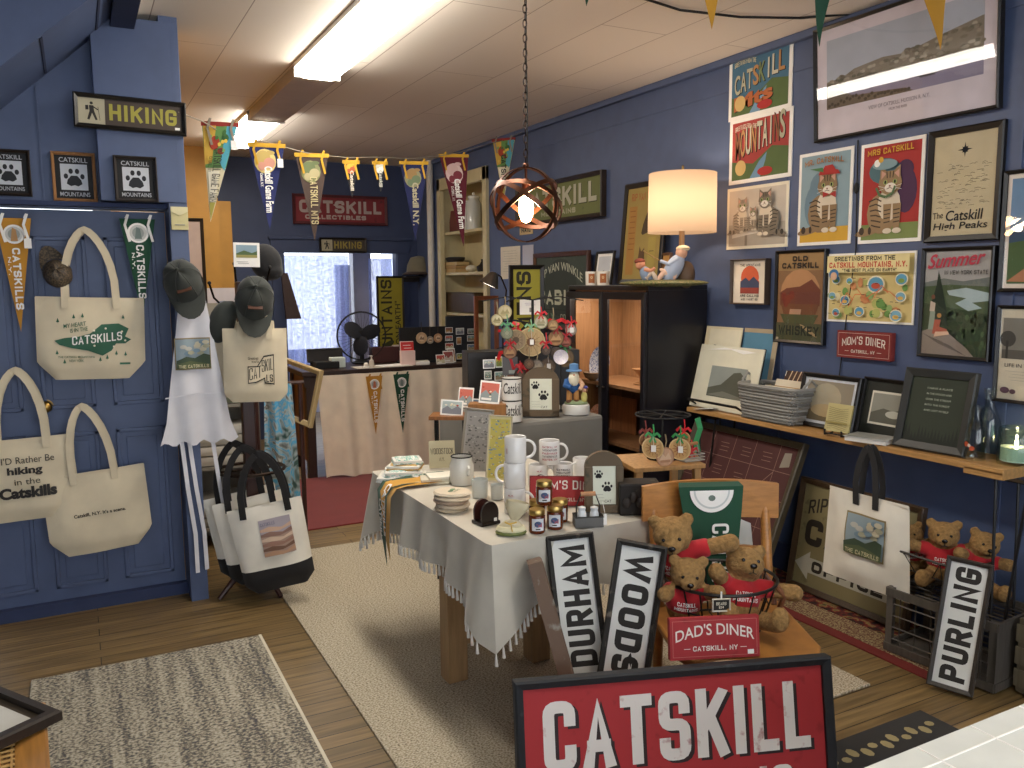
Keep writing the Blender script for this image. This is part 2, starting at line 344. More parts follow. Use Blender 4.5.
# ================================================================== ROOM
CEIL = 2.88; BK = 8.8; YP = 4.45; XL = -2.4; YF = -2.2; CX = .515
def floor_nodes(nt, N, Lk, b):
    tc = N.new('ShaderNodeTexCoord'); br = N.new('ShaderNodeTexBrick'); br.offset = .37; br.inputs['Scale'].default_value = 1
    br.inputs['Brick Width'].default_value = 2.3; br.inputs['Row Height'].default_value = .085; br.inputs['Mortar Size'].default_value = .0022
    br.inputs['Color1'].default_value = lin('#927a52'); br.inputs['Color2'].default_value = lin('#7a6542'); br.inputs['Mortar'].default_value = lin('#2a1b0e')
    Lk.new(tc.outputs['Object'], br.inputs['Vector'])
    mp = N.new('ShaderNodeMapping'); mp.inputs['Scale'].default_value = (1.4, 22, 1); Lk.new(tc.outputs['Object'], mp.inputs[0])
    n = N.new('ShaderNodeTexNoise'); n.inputs['Scale'].default_value = 2.2; n.inputs['Detail'].default_value = 6; Lk.new(mp.outputs[0], n.inputs[0])
    r = N.new('ShaderNodeValToRGB'); r.color_ramp.elements[0].position = .3; r.color_ramp.elements[0].color = (.5, .48, .45, 1); r.color_ramp.elements[1].position = .7; r.color_ramp.elements[1].color = (1.15, 1.12, 1.05, 1)
    Lk.new(n.outputs[0], r.inputs[0]); mx = N.new('ShaderNodeMixRGB'); mx.blend_type = 'MULTIPLY'; mx.inputs[0].default_value = 1
    Lk.new(br.outputs[0], mx.inputs[1]); Lk.new(r.outputs[0], mx.inputs[2]); Lk.new(mx.outputs[0], b.inputs['Base Color']); b.inputs['Roughness'].default_value = .42
    bp = N.new('ShaderNodeBump'); bp.inputs['Strength'].default_value = .3; bp.inputs['Distance'].default_value = .003; Lk.new(r.outputs[0], bp.inputs['Height']); Lk.new(bp.outputs[0], b.inputs['Normal'])
def ceil_nodes(nt, N, Lk, b):
    tc = N.new('ShaderNodeTexCoord'); mp = N.new('ShaderNodeMapping'); mp.inputs['Rotation'].default_value = (0, 0, PI/2); Lk.new(tc.outputs['Object'], mp.inputs[0])
    br = N.new('ShaderNodeTexBrick'); br.offset = .5; br.inputs['Scale'].default_value = 1; br.inputs['Brick Width'].default_value = 2.4; br.inputs['Row Height'].default_value = .4
    br.inputs['Mortar Size'].default_value = .003; br.inputs['Mortar Smooth'].default_value = .4
    br.inputs['Color1'].default_value = lin('#ebe2d6'); br.inputs['Color2'].default_value = lin('#e6dccf'); br.inputs['Mortar'].default_value = lin('#a8978a')
    Lk.new(mp.outputs[0], br.inputs[0]); Lk.new(br.outputs[0], b.inputs['Base Color']); b.inputs['Roughness'].default_value = .75
    bp = N.new('ShaderNodeBump'); bp.inputs['Strength'].default_value = .4; bp.inputs['Distance'].default_value = .004; Lk.new(br.outputs['Fac'], bp.inputs['Height']); bp.invert = True; Lk.new(bp.outputs[0], b.inputs['Normal'])
BLUE = mat('#4d5b7c', 'plain', .5); NAVY = mat('#364160', 'plain', .5); DARKB = mat('#313c5c', 'plain', .85); YEL = mat('#b58434', 'plain', .6)
f = MB(); f.box(((XL+W)/2+.4, (YF+11)/2, -.05), (W-XL+2.2, 11-YF, .1), custom('wood_floor', floor_nodes)); struct('floor', f)
f = MB(); f.box(((XL+W)/2, (YF+BK)/2, CEIL+.05), (W-XL+.2, BK-YF+.3, .1), custom('ceiling_panels', ceil_nodes)); struct('ceiling', f)
by0, by1 = at(489.5, 250, X=W).y, at(440, 250, X=W).y; bz1 = at(489, 165, X=W).z
f = MB(); f.box((W+.05, (YF+by0)/2, CEIL/2), (.1, by0-YF, CEIL), BLUE); f.box((W+.05, (by1+BK+.1)/2, CEIL/2), (.1, BK+.1-by1, CEIL), BLUE); f.box((W+.05, (by0+by1)/2, (bz1+CEIL)/2), (.1, by1-by0, CEIL-bz1), BLUE); struct('wall_right', f)
f = MB(); f.box((XL-.05, (YF+YP)/2, CEIL/2), (.1, YP-YF+.1, CEIL), BLUE); struct('wall_left', f)
# back wall with the doorway
dx0, dx1, dz = at(284, 253, Y=BK).x, at(396, 253, Y=BK).x, at(340, 253, Y=BK).z
f = MB()
f.box(((.2+dx0)/2, BK+.06, CEIL/2), (dx0-.2, .12, CEIL), NAVY); f.box(((dx1+W)/2, BK+.06, CEIL/2), (W-dx1, .12, CEIL), NAVY); f.box(((dx0+dx1)/2, BK+.06, (dz+CEIL)/2), (dx1-dx0, .12, CEIL-dz), NAVY); struct('wall_back', f)
f = MB()
for x in (dx0-.07, dx1+.07): f.box((x, BK-.015, dz/2), (.13, .03, dz), NAVY, bev=.004)
f.box(((dx0+dx1)/2, BK-.015, dz+.07), (dx1-dx0+.28, .03, .14), NAVY, bev=.004)
f.box(((dx0+dx1)/2, BK-.03, dz+.15), (dx1-dx0+.32, .05, .03), NAVY, bev=.004); struct('trim_1', f)
# yellow wall, a hand's breadth before the back wall; jogs once
yx0, yx1 = .55, at(231, 200, Y=BK-.5).x
f = MB(); f.box(((yx0+yx1-.12)/2-.1, BK-.25, CEIL/2), (yx1-yx0-.12+.2, .5, CEIL), YEL); f.box((yx1-.12, BK-.2, 1.2), (.26, .42, 2.4), YEL); struct('wall_yellow', f)
f = MB(); f.box((.45, (YP+BK)/2+.1, CEIL/2), (.1, BK-YP-.2, CEIL), YEL); struct('wall_passage', f)
# partition with the blue door
px0 = XL; door_l, door_r, door_t = at(-60, 300, Y=YP+.1).x, at(166, 212, Y=YP+.1).x, at(120, 210, Y=YP+.1).z
dcx0 = (door_l+door_r)/2
f = MB()
f.box(((XL+door_l-.1)/2, YP+.11, CEIL/2), (door_l-.1-XL, .12, CEIL), BLUE)
f.box(((door_l-.1+CX)/2, YP+.11, (door_t+CEIL)/2), (CX-door_l+.1, .12, CEIL-door_t), BLUE)
f.box((dcx0, YP+.11, .03), (door_r-door_l, .05, .06), DARKB); f.box(((door_r+CX)/2, YP+.06, CEIL/2), (CX-door_r, .22, CEIL), BLUE)
struct('wall_partition', f)
ux = at(91, 60, Y=YP).x
f = MB(); f.box(((ux+CX)/2, YP, (door_t+.03+CEIL-.03)/2), (CX-ux, .12, CEIL-.06-door_t), BLUE, bev=.004); f.box((CX-.03, YP-.055, (door_t+.03+CEIL-.03)/2), (.008, .012, CEIL-.1-door_t), BLUE); struct('trim_2', f)
f = MB(); f.box(((door_l-.1+CX)/2, YP-.01+.06, door_t+.015), (CX-door_l+.1, .1, .022), DARKB, bev=.003); f.box((at(38, 120, Y=YP+.05).x, YP+.045, (door_t+2.55)/2), (.006, .012, 2.5-door_t), BLUE); struct('trim_3', f)
# door leaf with moulded panels
f = MB(); dw = door_r-door_l; dcx = (door_l+door_r)/2; yd = YP+.13
f.box((dcx, yd+.02, door_t/2+.001), (dw-.012, .04, door_t-.012), BLUE)
struct_door = None
for (u0, u1, z0, z1) in ((.06, .3, 1.02, door_t-.13), (.38, .62, 1.02, door_t-.13), (.7, .94, 1.02, door_t-.13), (.06, .3, .12, .9), (.38, .62, .12, .9), (.7, .94, .12, .9)):
    xa, xb = door_l+u0*dw, door_l+u1*dw
    for a, b_, c_, d_ in ((xa, xb, z0, z0+.02), (xa, xb, z1-.02, z1), (xa, xa+.02, z0, z1), (xb-.02, xb, z0, z1)):
        f.box(((a+b_)/2, yd-.004, (c_+d_)/2), (b_-a, .016, d_-c_), BLUE, bev=.004)
    f.box(((xa+xb)/2, yd+.001, (z0+z1)/2), (xb-xa-.09, .012, z1-z0-.09), BLUE, bev=.005)
door = f.build('door_1'); door['kind'] = 'structure'
f = MB(); kp = at(46, 407, Y=yd-.05); f.ell((kp.x, kp.y, kp.z), (.028, .022, .028), mat('#a8874a', 'metal', .3)); f.lathe([(.03, 0), (.03, .006)], mat('#a8874a', 'metal', .3), (kp.x, yd, kp.z), rot=(PI/2, 0, 0)); f.build('door_knob', door, smooth=True)
# sloped underside of the stair above the door
f = MB(); A, Bp = at(0, 110, Y=YP+.05), at(104, 29, Y=YP+.05); sl = (Bp.z-A.z)/(Bp.x-A.x); xz = lambda x: A.z+sl*(x-A.x)
xe = A.x+(CEIL-A.z)/sl; xs = A.x-1.3; ye = YP-.62
f.add([(xs, YP+.05, xz(xs)), (xe, YP+.05, CEIL), (xe, ye, CEIL), (xs, ye, xz(xs)), (xs, YP+.05, CEIL), (xs, ye, CEIL)], [(0, 1, 2, 3), (3, 2, 5), (0, 3, 5, 4), (0, 4, 1)], BLUE)
for t in (.1, .28, .46, .64, .82, .94):
    x = xs+(xe-xs)*t; f.box((x, (ye+YP)/2+.02, xz(x)-.001), (.012, YP-ye, .006), mat('#1d2540', 'plain'), rot=(0, -math.atan(sl), 0))
struct('trim_4', f)
f = MB(); f.box((xe-.0, (ye+YP)/2-.9, CEIL-.04), (.1, YP-ye+1.9, .08), DARKB); f.box((xe+.055, (ye+YP)/2-.9, CEIL-.02), (.012, YP-ye+1.9, .04), WHITE); struct('trim_5', f)
f = MB(); f.box((W-.002, (YF+BK)/2, CEIL-.17), (.006, BK-YF, .03), BLUE); f.box((W-.02, (YF+BK)/2, CEIL-.02), (.04, BK-YF, .04), BLUE, bev=.008); struct('trim_6', f)
f = MB()
for px_ in (783, 1012): y = at(px_, 300, X=W).y; f.box((W-.003, y, CEIL/2), (.008, .014, CEIL-.2), BLUE)
struct('trim_7', f)
f = MB(); f.box((W-.012, (YF+BK)/2, .08), (.024, BK-YF-.1, .16), NAVY, bev=.004); struct('baseboard_right', f)
# front of the shop behind the camera: wall with two display windows, daylight comes through
f = MB()
f.box(((XL+W)/2, YF-.06, .3), (W-XL+.2, .12, .6), BLUE); f.box(((XL+W)/2, YF-.06, 2.7), (W-XL+.2, .12, .36), BLUE)
for x, w_ in ((XL+.1, .3), ((XL+W)/2, .3), (W-.1, .3)): f.box((x, YF-.06, 1.55), (w_, .12, 1.95), BLUE)
struct('wall_front', f)
for i, (xa, xb) in enumerate(((XL+.25, (XL+W)/2-.15), ((XL+W)/2+.15, W-.25))):
    f = MB(); cxm = (xa+xb)/2
    for x in (xa+.02, xb-.02, cxm): f.box((x, YF-.05, 1.56), (.05, .06, 1.92), WHITE)
    for z in (.62, 2.5): f.box((cxm, YF-.05, z), (xb-xa, .06, .05), WHITE)
    f.add([(xa, YF-.05, .6), (xb, YF-.05, .6), (xb, YF-.05, 2.5), (xa, YF-.05, 2.5)], [(0, 1, 2, 3)], mat('#ffffff', 'pane')); struct('window_%d' % (i+1), f)
# little room beyond the doorway with its own window
f = MB(); y2 = 10.4
for x in (dx0-.5, dx1+.45): f.box((x, (BK+y2)/2+.1, 1.3), (.1, y2-BK, 2.6), mat('#c9ccd8', 'plain'))
f.box(((dx0+dx1)/2, (BK+y2)/2+.1, 2.55), (dx1-dx0+1, y2-BK, .08), mat('#c9ccd8', 'plain')); f.box(((dx0+dx1)/2, y2, .4), (dx1-dx0+1, .1, .8), mat('#c9ccd8', 'plain'))
struct('wall_annex', f)
f = MB(); gx = at(361, 300, Y=9.3).x; f.box((gx, 9.3, 1.15), (.21, .16, 2.3), mat('#8b8890', 'plain')); struct('trim_8', f)
f = MB(); gx2 = at(343, 300, Y=9.25).x
f.box((gx2, 9.24, 1.0), (.17, .05, 1.64), mat('#dcdde6', 'plain'), bev=.004); f.box((gx2+.05, 9.21, .9), (.02, .03, .35), mat('#8c98ae', 'metal'))
tag(f.build('annex_cupboard'), 'narrow white panel with grey pull beside the lace curtain in the doorway', 'panel')
def curtain(name, label, x0, x1, z0, z1, y, amp, n, m, seed):
    f = MB(); r = random.Random(seed); nx = 90; nz = 10; vs = []; fs = []; ph = [r.random()*6 for _ in range(4)]
    for j in range(nz+1):
        t = j/nz
        for i in range(nx+1):
            u = i/nx; a = amp*(1.1-.5*t)
            yy = y + a*math.sin(u*n*2*PI+ph[0]+.5*t) + a*.5*math.sin(u*n*3.7*PI+ph[1]) ; vs.append((x0+(x1-x0)*u+.02*(1-t)*math.sin(u*9+ph[2]), yy, z0+(z1-z0)*t))
    for j in range(nz):
        for i in range(nx): q = j*(nx+1)+i; fs.append((q, q+1, q+nx+2, q+nx+1))
    f.add(vs, fs, m); o = f.build('curtain', smooth=True) if name == 'curtain' else f.build(name, smooth=True); return tag(o, label, 'curtain')
LACE = mat('#a9b4e2', 'lace')
curtain('lace_curtain', 'long white lace curtain hanging in the left half of the back doorway', dx0+.01, at(350, 300, Y=9.02).x, .5, dz-.02, 9.02, .03, 6, LACE, 3)
curtain('lace_curtain', 'short pale lace curtain behind the tall yellow sign in the doorway', at(369, 300, Y=9.1).x, dx1+.05, .6, dz-.05, 9.1, .02, 3, LACE, 5)
# white conduit and cream built-in shelves on the far right wall
f = MB(); p = at(431, 250, X=W-.05); f.lathe([(.035, 0), (.035, CEIL)], mat('#cfcac0', 'plain'), (p.x, p.y, 0), n=14); struct('trim_9', f)
CRM = mat('#c9bd94', 'plain', .5)
t = thing('built_in_shelves', 'cream painted built-in shelves recessed in the far right corner', 'shelves', (W+.28, (by0+by1)/2, 0), -PI/2); bw = by1-by0-.006
f = MB()
for x in (-bw/2+.04, bw/2-.04): f.box((x, -.285, bz1/2), (.08, .05, bz1-.006), CRM, bev=.004); f.box((x*1.04, -.14, bz1/2), (.02, .26, bz1-.01), CRM)
f.box((0, -.285, bz1-.065), (bw, .05, .12), CRM, bev=.004); f.box((0, -.14, bz1-.02), (bw, .26, .02), CRM); f.box((0, .0, bz1/2), (bw, .02, bz1), CRM); f.build('body', t)
shz = [at(480, y, X=W+.02).z for y in (229, 273, 316, 352)]
for z in shz: f = MB(); f.box((0, -.13, z), (bw-.1, .24, .028), CRM, bev=.003); f.build('shelf', t)
def onshelf(px, k): q = at(px, 300, X=W+.12); return Vector((W+.12, q.y, shz[k]+.015))
GL = mat('#e8efec', 'pane', extra=1.5)
for i, (px_, hh, lb) in enumerate(((468, .3, 'squat glass jar nearest the dark wedge sign on the cream shelves'), (475, .36, 'tall clear glass jar, taller of the two on the top cream shelf'))):
    q = onshelf(px_, 0); f = MB(); r_ = .075; f.lathe([(r_, 0), (r_, hh*.7), (r_*.7, hh*.8), (r_*.72, hh*.84)], mat('#c9ccc6', 'gloss'), n=14); f.lathe([(r_*.78, hh*.84), (r_*.78, hh*.9), (r_*.2, hh*.93), (r_*.2, hh)], mat('#d8d8d0', 'gloss'), n=14)
    tag(f.build('glass_jar', smooth=True, loc=q), lb, 'jar', 'glass jars on the cream shelves')
q = onshelf(456, 0); f = MB(); f.prism([(-.13, 0), (.13, 0), (.09, .22), (-.05, .22)], -.02, 0, mat('#6d3a35', 'plain')); f.prism([(-.14, -.0), (.14, 0), (.14, .012), (-.14, .012)], -.03, 0, BLACK); tag(f.build('small_placard', loc=q, rot=(0, 0, -PI/2)), 'small dull red placard standing on the top cream shelf', 'placard')
q = onshelf(456, 1)
for i, (hx, w_) in enumerate((('#b99b6a', .34), ('#a8895c', .3), ('#c2a878', .32))):
    f = MB(); f.box((0, 0, .018), (w_, .15, .034), mat(hx, 'plain'), bev=.003); tag(f.build('book', loc=q+Vector((0, 0, .036*i)), rot=(0, 0, -PI/2+.05*i)), ('tan book at the bottom of the short stack on cream shelf', 'brown book in the middle of the short stack on cream shelf', 'light tan book on top of the short stack on cream shelf')[i], 'book', 'books stacked on the cream shelf')
f = MB(); f.lathe([(.12, 0), (.15, .03), (.15, .045), (.11, .05)], mat('#191716', 'plain'), n=20, sy=.6); tag(f.build('dark_bowl', smooth=True, loc=q+Vector((0, 0, .109)), rot=(0, 0, -PI/2)), 'flat black bowl lying on the stacked books', 'bowl')
q = onshelf(483, 1); f = MB(); f.lathe([(.05, 0), (.06, .05), (.03, .07), (.012, .1), (.018, .12)], mat('#161514', 'plain'), n=12); tag(f.build('black_pot', smooth=True, loc=q), 'small black lidded pot at the shelf end by the wall', 'pot')
q = onshelf(472, 1); f = MB(); f.ell((0, 0, .035), (.06, .05, .035), mat('#d5d0bf', 'plain')); tag(f.build('pale_shell', smooth=True, loc=q), 'pale rounded shell between the books and black pot', 'ornament')
q = onshelf(466, 2); f = MB(); f.box((0, 0, .1), (.72, .15, .19), mat('#4a3a26', 'wood'), bev=.01); f.box((0, 0, .2), (.72, .15, .012), mat('#3b2d1d', 'wood')); tag(f.build('dark_wood_box', loc=q, rot=(0, 0, -PI/2)), 'long dark brown wooden box filling the lower cream shelf', 'box')
# ------------------------------------------------------------------ ceiling lights
EM = mat('#fff8ec', 'emit', extra=14.0)
def ceiling_light(loc, L, label, lit=True):
    t = thing('fluorescent_ceiling_light', label, 'ceiling light', loc, 0, 'fluorescent lights in one line on the ceiling')
    f = MB(); f.box((0, 0, -.012), (.27, L, .024), WHITE); f.box((0, -L/2+.01, -.04), (.27, .02, .07), WHITE); f.box((0, L/2-.01, -.04), (.27, .02, .07), WHITE); f.build('housing', t)
    f = MB(); prof = [(-.125, -.024), (-.115, -.06), (-.08, -.08), (.08, -.08), (.115, -.06), (.125, -.024)]
    n = len(prof); f.add([(x, -L/2+.02, z) for x, z in prof]+[(x, L/2-.02, z) for x, z in prof], [(i, i+1, n+i+1, n+i) for i in range(n-1)], EM); f.build('diffuser', t)
    return t
LX = 1.34
ceiling_light((LX, 3.9, CEIL), 2.2, 'lit fluorescent ceiling light nearest the hanging globe lamp'); ceiling_light((LX, 7.1, CEIL), 1.3, 'lit fluorescent ceiling light farther back above the pennant string')
ceiling_light((LX, .4, CEIL), 1.25, 'added unseen fluorescent ceiling light over the shop front')  # additional fixture out of view, put in to light the front
f = MB(); f.box((LX, 5.73, CEIL-.035), (.25, 1.42, .07), mat('#b3a698', 'plain'), bev=.006); tag(f.build('light_channel'), 'unlit beige channel joining the two fluorescent ceiling lights', 'fixture')
# a grille-like linen shade for nothing: none.  World daylight
w = bpy.data.worlds.new('world'); bpy.context.scene.world = w; w.use_nodes = True
w.node_tree.nodes['Background'].inputs[0].default_value = (.84, .91, 1, 1); w.node_tree.nodes['Background'].inputs[1].default_value = 2.6
vs_ = bpy.context.scene.view_settings; vs_.view_transform = 'Standard'; vs_.look = 'None'; vs_.exposure = .88; vs_.gamma = 1; vs_.use_curve_mapping = False
# ------------------------------------------------------------------ rugs
def rug_mat(kind):
    def fn(nt, N, Lk, b):
        tc = N.new('ShaderNodeTexCoord'); mp = N.new('ShaderNodeMapping'); Lk.new(tc.outputs['Object'], mp.inputs[0])
        n = N.new('ShaderNodeTexNoise'); n.inputs['Detail'].default_value = 5; r = N.new('ShaderNodeValToRGB'); e = r.color_ramp.elements
        if kind == 'beige': mp.inputs['Scale'].default_value = (60, 90, 1); n.inputs['Scale'].default_value = 2; cols = [(.34, '#75695a'), (.47, '#b3a68c'), (.6, '#d3c9b3')]
        elif kind == 'grey': mp.inputs['Scale'].default_value = (30, 34, 1); n.inputs['Scale'].default_value = 2.6; cols = [(.34, '#4c4d52'), (.46, '#7a7467'), (.53, '#a49d8b'), (.66, '#bfb9a8')]
        else: n.inputs['Scale'].default_value = 22; cols = [(.4, '#2a1210'), (.47, '#591c18'), (.53, '#7a2a20'), (.58, '#8f7a48'), (.66, '#31321f')]
        while len(e) < len(cols): e.new(.5)
        for i, (p, c) in enumerate(cols): e[i].position = p; e[i].color = lin(c)
        Lk.new(mp.outputs[0], n.inputs[0])
        if kind == 'grey':
            mp2 = N.new('ShaderNodeMapping'); mp2.inputs['Scale'].default_value = (16, 1.2, 1); Lk.new(tc.outputs['Object'], mp2.inputs[0]); n2 = N.new('ShaderNodeTexNoise'); n2.inputs['Scale'].default_value = 1.6; n2.inputs['Detail'].default_value = 4; Lk.new(mp2.outputs[0], n2.inputs[0])
            ad = N.new('ShaderNodeMath'); ad.operation = 'MULTIPLY_ADD'; ad.inputs[1].default_value = .45; ad.inputs[2].default_value = -.22; Lk.new(n2.outputs[0], ad.inputs[0]); a2 = N.new('ShaderNodeMath'); Lk.new(ad.outputs[0], a2.inputs[0]); Lk.new(n.outputs[0], a2.inputs[1]); Lk.new(a2.outputs[0], r.inputs[0])
        else: Lk.new(n.outputs[0], r.inputs[0])
        Lk.new(r.outputs[0], b.inputs['Base Color']); b.inputs['Roughness'].default_value = 1
        bp = N.new('ShaderNodeBump'); bp.inputs['Strength'].default_value = .8; bp.inputs['Distance'].default_value = .004; Lk.new(n.outputs[0], bp.inputs['Height']); Lk.new(bp.outputs[0], b.inputs['Normal'])
    return custom('rug_'+kind, fn)
f = MB(); f.box(((.855+2.72)/2, (2.13+4.92)/2, .005), (2.72-.855, 4.92-2.13, .01), rug_mat('beige'), bev=.003); tag(f.build('woven_rug'), 'large beige woven rug running under the tasselled display table', 'rug')
f = MB(); f.box(((.66-.26)/2, (3.79+1.5)/2, .006), (.92, 2.29, .012), rug_mat('grey'), bev=.004); f.box((.655, 2.645, .0135), (.012, 2.28, .002), K('#d6cfba')); tag(f.build('striped_rug'), 'mottled grey and cream rug in front of the blue door', 'rug')
f = MB(); RO = rug_mat('oriental'); ox0, ox1, oy0, oy1 = 2.96, 3.39, 1.95, 4.6
f.box(((ox0+ox1)/2, (oy0+oy1)/2, .004), (ox1-ox0, oy1-oy0, .008), K('#6e2320'), bev=.002); GLD = mat('#a59770', 'speck', extra='#5c2a22')
f.box(((ox0+ox1)/2+.03, (oy0+oy1)/2+.03, .0085), (ox1-ox0-.06, oy1-oy0-.06, .002), GLD); f.box(((ox0+ox1)/2+.1, (oy0+oy1)/2+.1, .0105), (ox1-ox0-.2, oy1-oy0-.2, .002), RO)
tag(f.build('oriental_rug'), 'dark red oriental rug with gold border along the right wall', 'rug')
f = MB(); f.box((2.15, 6.05, .005), (1.78, 1.44, .01), mat('#7c2b2c', 'fabric'), bev=.002); tag(f.build('red_runner'), 'plain dark red carpet runner before the draped counter', 'rug')
f = MB(); f.box((2.28, 1.5, .006), (.86, .8, .012), mat('#26231f', 'fabric'), bev=.003)
for i in range(16):
    x = 1.9+.05*i; f.ell((x, 1.8+.02*(i % 2), .0125), (.019, .026 if i % 3 else .016, .001), K('#a89a6e'), n=8, k=4)
tag(f.build('black_doormat'), 'black mat with small cream motifs near the white quilted table', 'doormat')
# ================================================================== RIGHT WALL PICTURES
FR = mat('#15120f', 'plain', .35); POLY = mat('#efeee8', 'gloss', .25)
SKY, GRN, DGRN, RED, GOLD, TAN, SEP, GRY = K('#9fb2c4'), K('#566a3c'), K('#2c3c26'), K('#a82c28'), K('#d3a53a'), K('#c9b083'), K('#b9a98a'), K('#8d8c88')
ORG, BRN, LBL, SND = K('#c8622c'), K('#5d3d26'), K('#6f94b0'), K('#cdbb94')
def art_big(a):
    a.rect(0, .0, 1, 1, K('#a9b0bd')); a.rect(0, .0, 1, .3, K('#8e88a0'))
    a.poly([(0, .28), (0, .4), (.12, .42), (.2, .5), (.4, .55), (.55, .52), (.75, .62), (1, .72), (1, .3)], K('#7a7263'))
    r = random.Random(3)
    for i in range(120): u = r.random(); v = .3+r.random()*(.12+.25*u); a.ell(u, v, .012+r.random()*.015, .01, K(r.choice(['#6a6252', '#8b8272', '#a39c8c', '#5d5a4a'])), n=6); a.k -= 1
    a.k += 1; a.poly([(0, 0), (0, .28), (.1, .25), (.2, .12), (.35, .1), (.55, .06), (.6, 0)], K('#6a5f52'))
    for i in range(26): a.ell(.02+.022*i, .03+.14*r.random()*(1-i/26), .012, .01, K('#453f36'), n=6); a.k -= 1
    for u, v in ((.68, .17), (.88, .24)): a.poly([(u-.05, v), (u+.06, v), (u+.045, v-.03), (u-.04, v-.03)], K('#4f4c55')); a.rect(u-.005, v, u+.002, v+.07, K('#4f4c55'))
def art_bigcap(a): art_big(a)
t = wallpic('harbour_print', 'very large framed landscape print of a town above water, highest on the right wall', 'picture', (821, 28), (1007, -26), (1007, 110), (819, 141), fw=.016, d=.035, fm=FR, pm=K('#a9b0bd'), border=.0)
# rebuild the print with mat and caption as the same part
for ch in t.children:
    if ch.name.startswith('print'): pr = ch
c, w_, h_ = wallbox((821, 28), (1007, 110), (1007, -26), (819, 141))
f = MB(); f.box((0, -.008, h_/2), (w_-.03, .016, h_-.03), K('#d2cad2')); a = Art(f, -w_/2+.075, .15, w_-.15, h_-.22, -.0165); art_big(a)
a = Art(f, -.16, .085, .32, .04, -.0165); a.text('VIEW OF CATSKILL, HUDSON R. N.Y.', 0, .5, 1, 1, K('#6c6673'), bold=0); a.text('FROM THE RIVER', .35, 0, .65, .3, K('#6c6673'), bold=0)
pr.data = f.build('tmp').data; bpy.data.objects.remove(bpy.data.objects['tmp'])
f = MB(); f.add([(-w_/2+.016, -.024, .016), (w_/2-.016, -.024, .016), (w_/2-.016, -.024, h_-.016), (-w_/2+.016, -.024, h_-.016)], [(0, 1, 2, 3)], mat('#ffffff', 'pane')); f.build('glass', t)
t.rotation_euler = (R(3.5), 0, -PI/2)
def greet(word, sky, word2=None, seed=1):
    def fn(a):
        a.rect(0, 0, 1, 1, WHITE); a.rect(.05, .06, .95, .94, K(sky)); r = random.Random(seed)
        a.poly([(.05, .06), (.95, .06), (.95, .45), (.7, .5), (.4, .28), (.05, .35)], GRN)
        a.poly([(.35, .06), (.5, .3), (.62, .42), (.6, .3), (.52, .06)], LBL)
        n = len(word)
        for dx, m in ((.012, BLACK), (0, None)):
            for i, ch in enumerate(word):
                u = .1+.8*i/n; v = .38+.22*i/n; hh = .3 if word2 else .42
                mm = m or K(r.choice(['#b7b59a', '#7c8c5e', '#b98a58', '#8fa3ad', '#8a5a3c', '#c8c4ae']))
                a.text(ch, u+dx+(.27/n if ch == 'I' else 0), v-dx, u+(.46 if ch == 'I' else .74)/n+dx, v+hh-dx, mm, bold=.0185); a.k -= 1
            a.k += 1
        if word2:
            for dx, m in ((.012, BLACK), (0, K('#b4663a'))): a.text(word2, .1+dx, .12-dx, .72+dx, .34-dx, m, bold=.04, slope=.1)
        a.ell(.2, .24, .09, .09, K('#d0b070')); a.text('GREETINGS FROM THE', .1, .8, .45, .87, K('#f0e2b0') if sky != '#a8403a' else CREAM, bold=.03, bend=.03); a.ell(.6, .14, .12, .05, RED)
    return fn
wallpic('greetings_poster', 'unframed glossy postcard poster with blue sky and big picture letters, topmost beside the harbour print', 'poster', (728, 59), (792, 37), (794.5, 107), (732, 121), fw=0, d=.006, pm=POLY, art=greet('CATSKILL', '#46708a', 'Mts', 2), group='unframed posters on the right wall')
wallpic('greetings_poster', 'unframed postcard poster with red sky and picture letters below the blue one', 'poster', (729.5, 119), (793, 109), (793, 177), (731, 184.5), fw=0, d=.005, pm=POLY, art=greet('MOUNTAINS', '#a8403a', None, 5), group='unframed posters on the right wall')
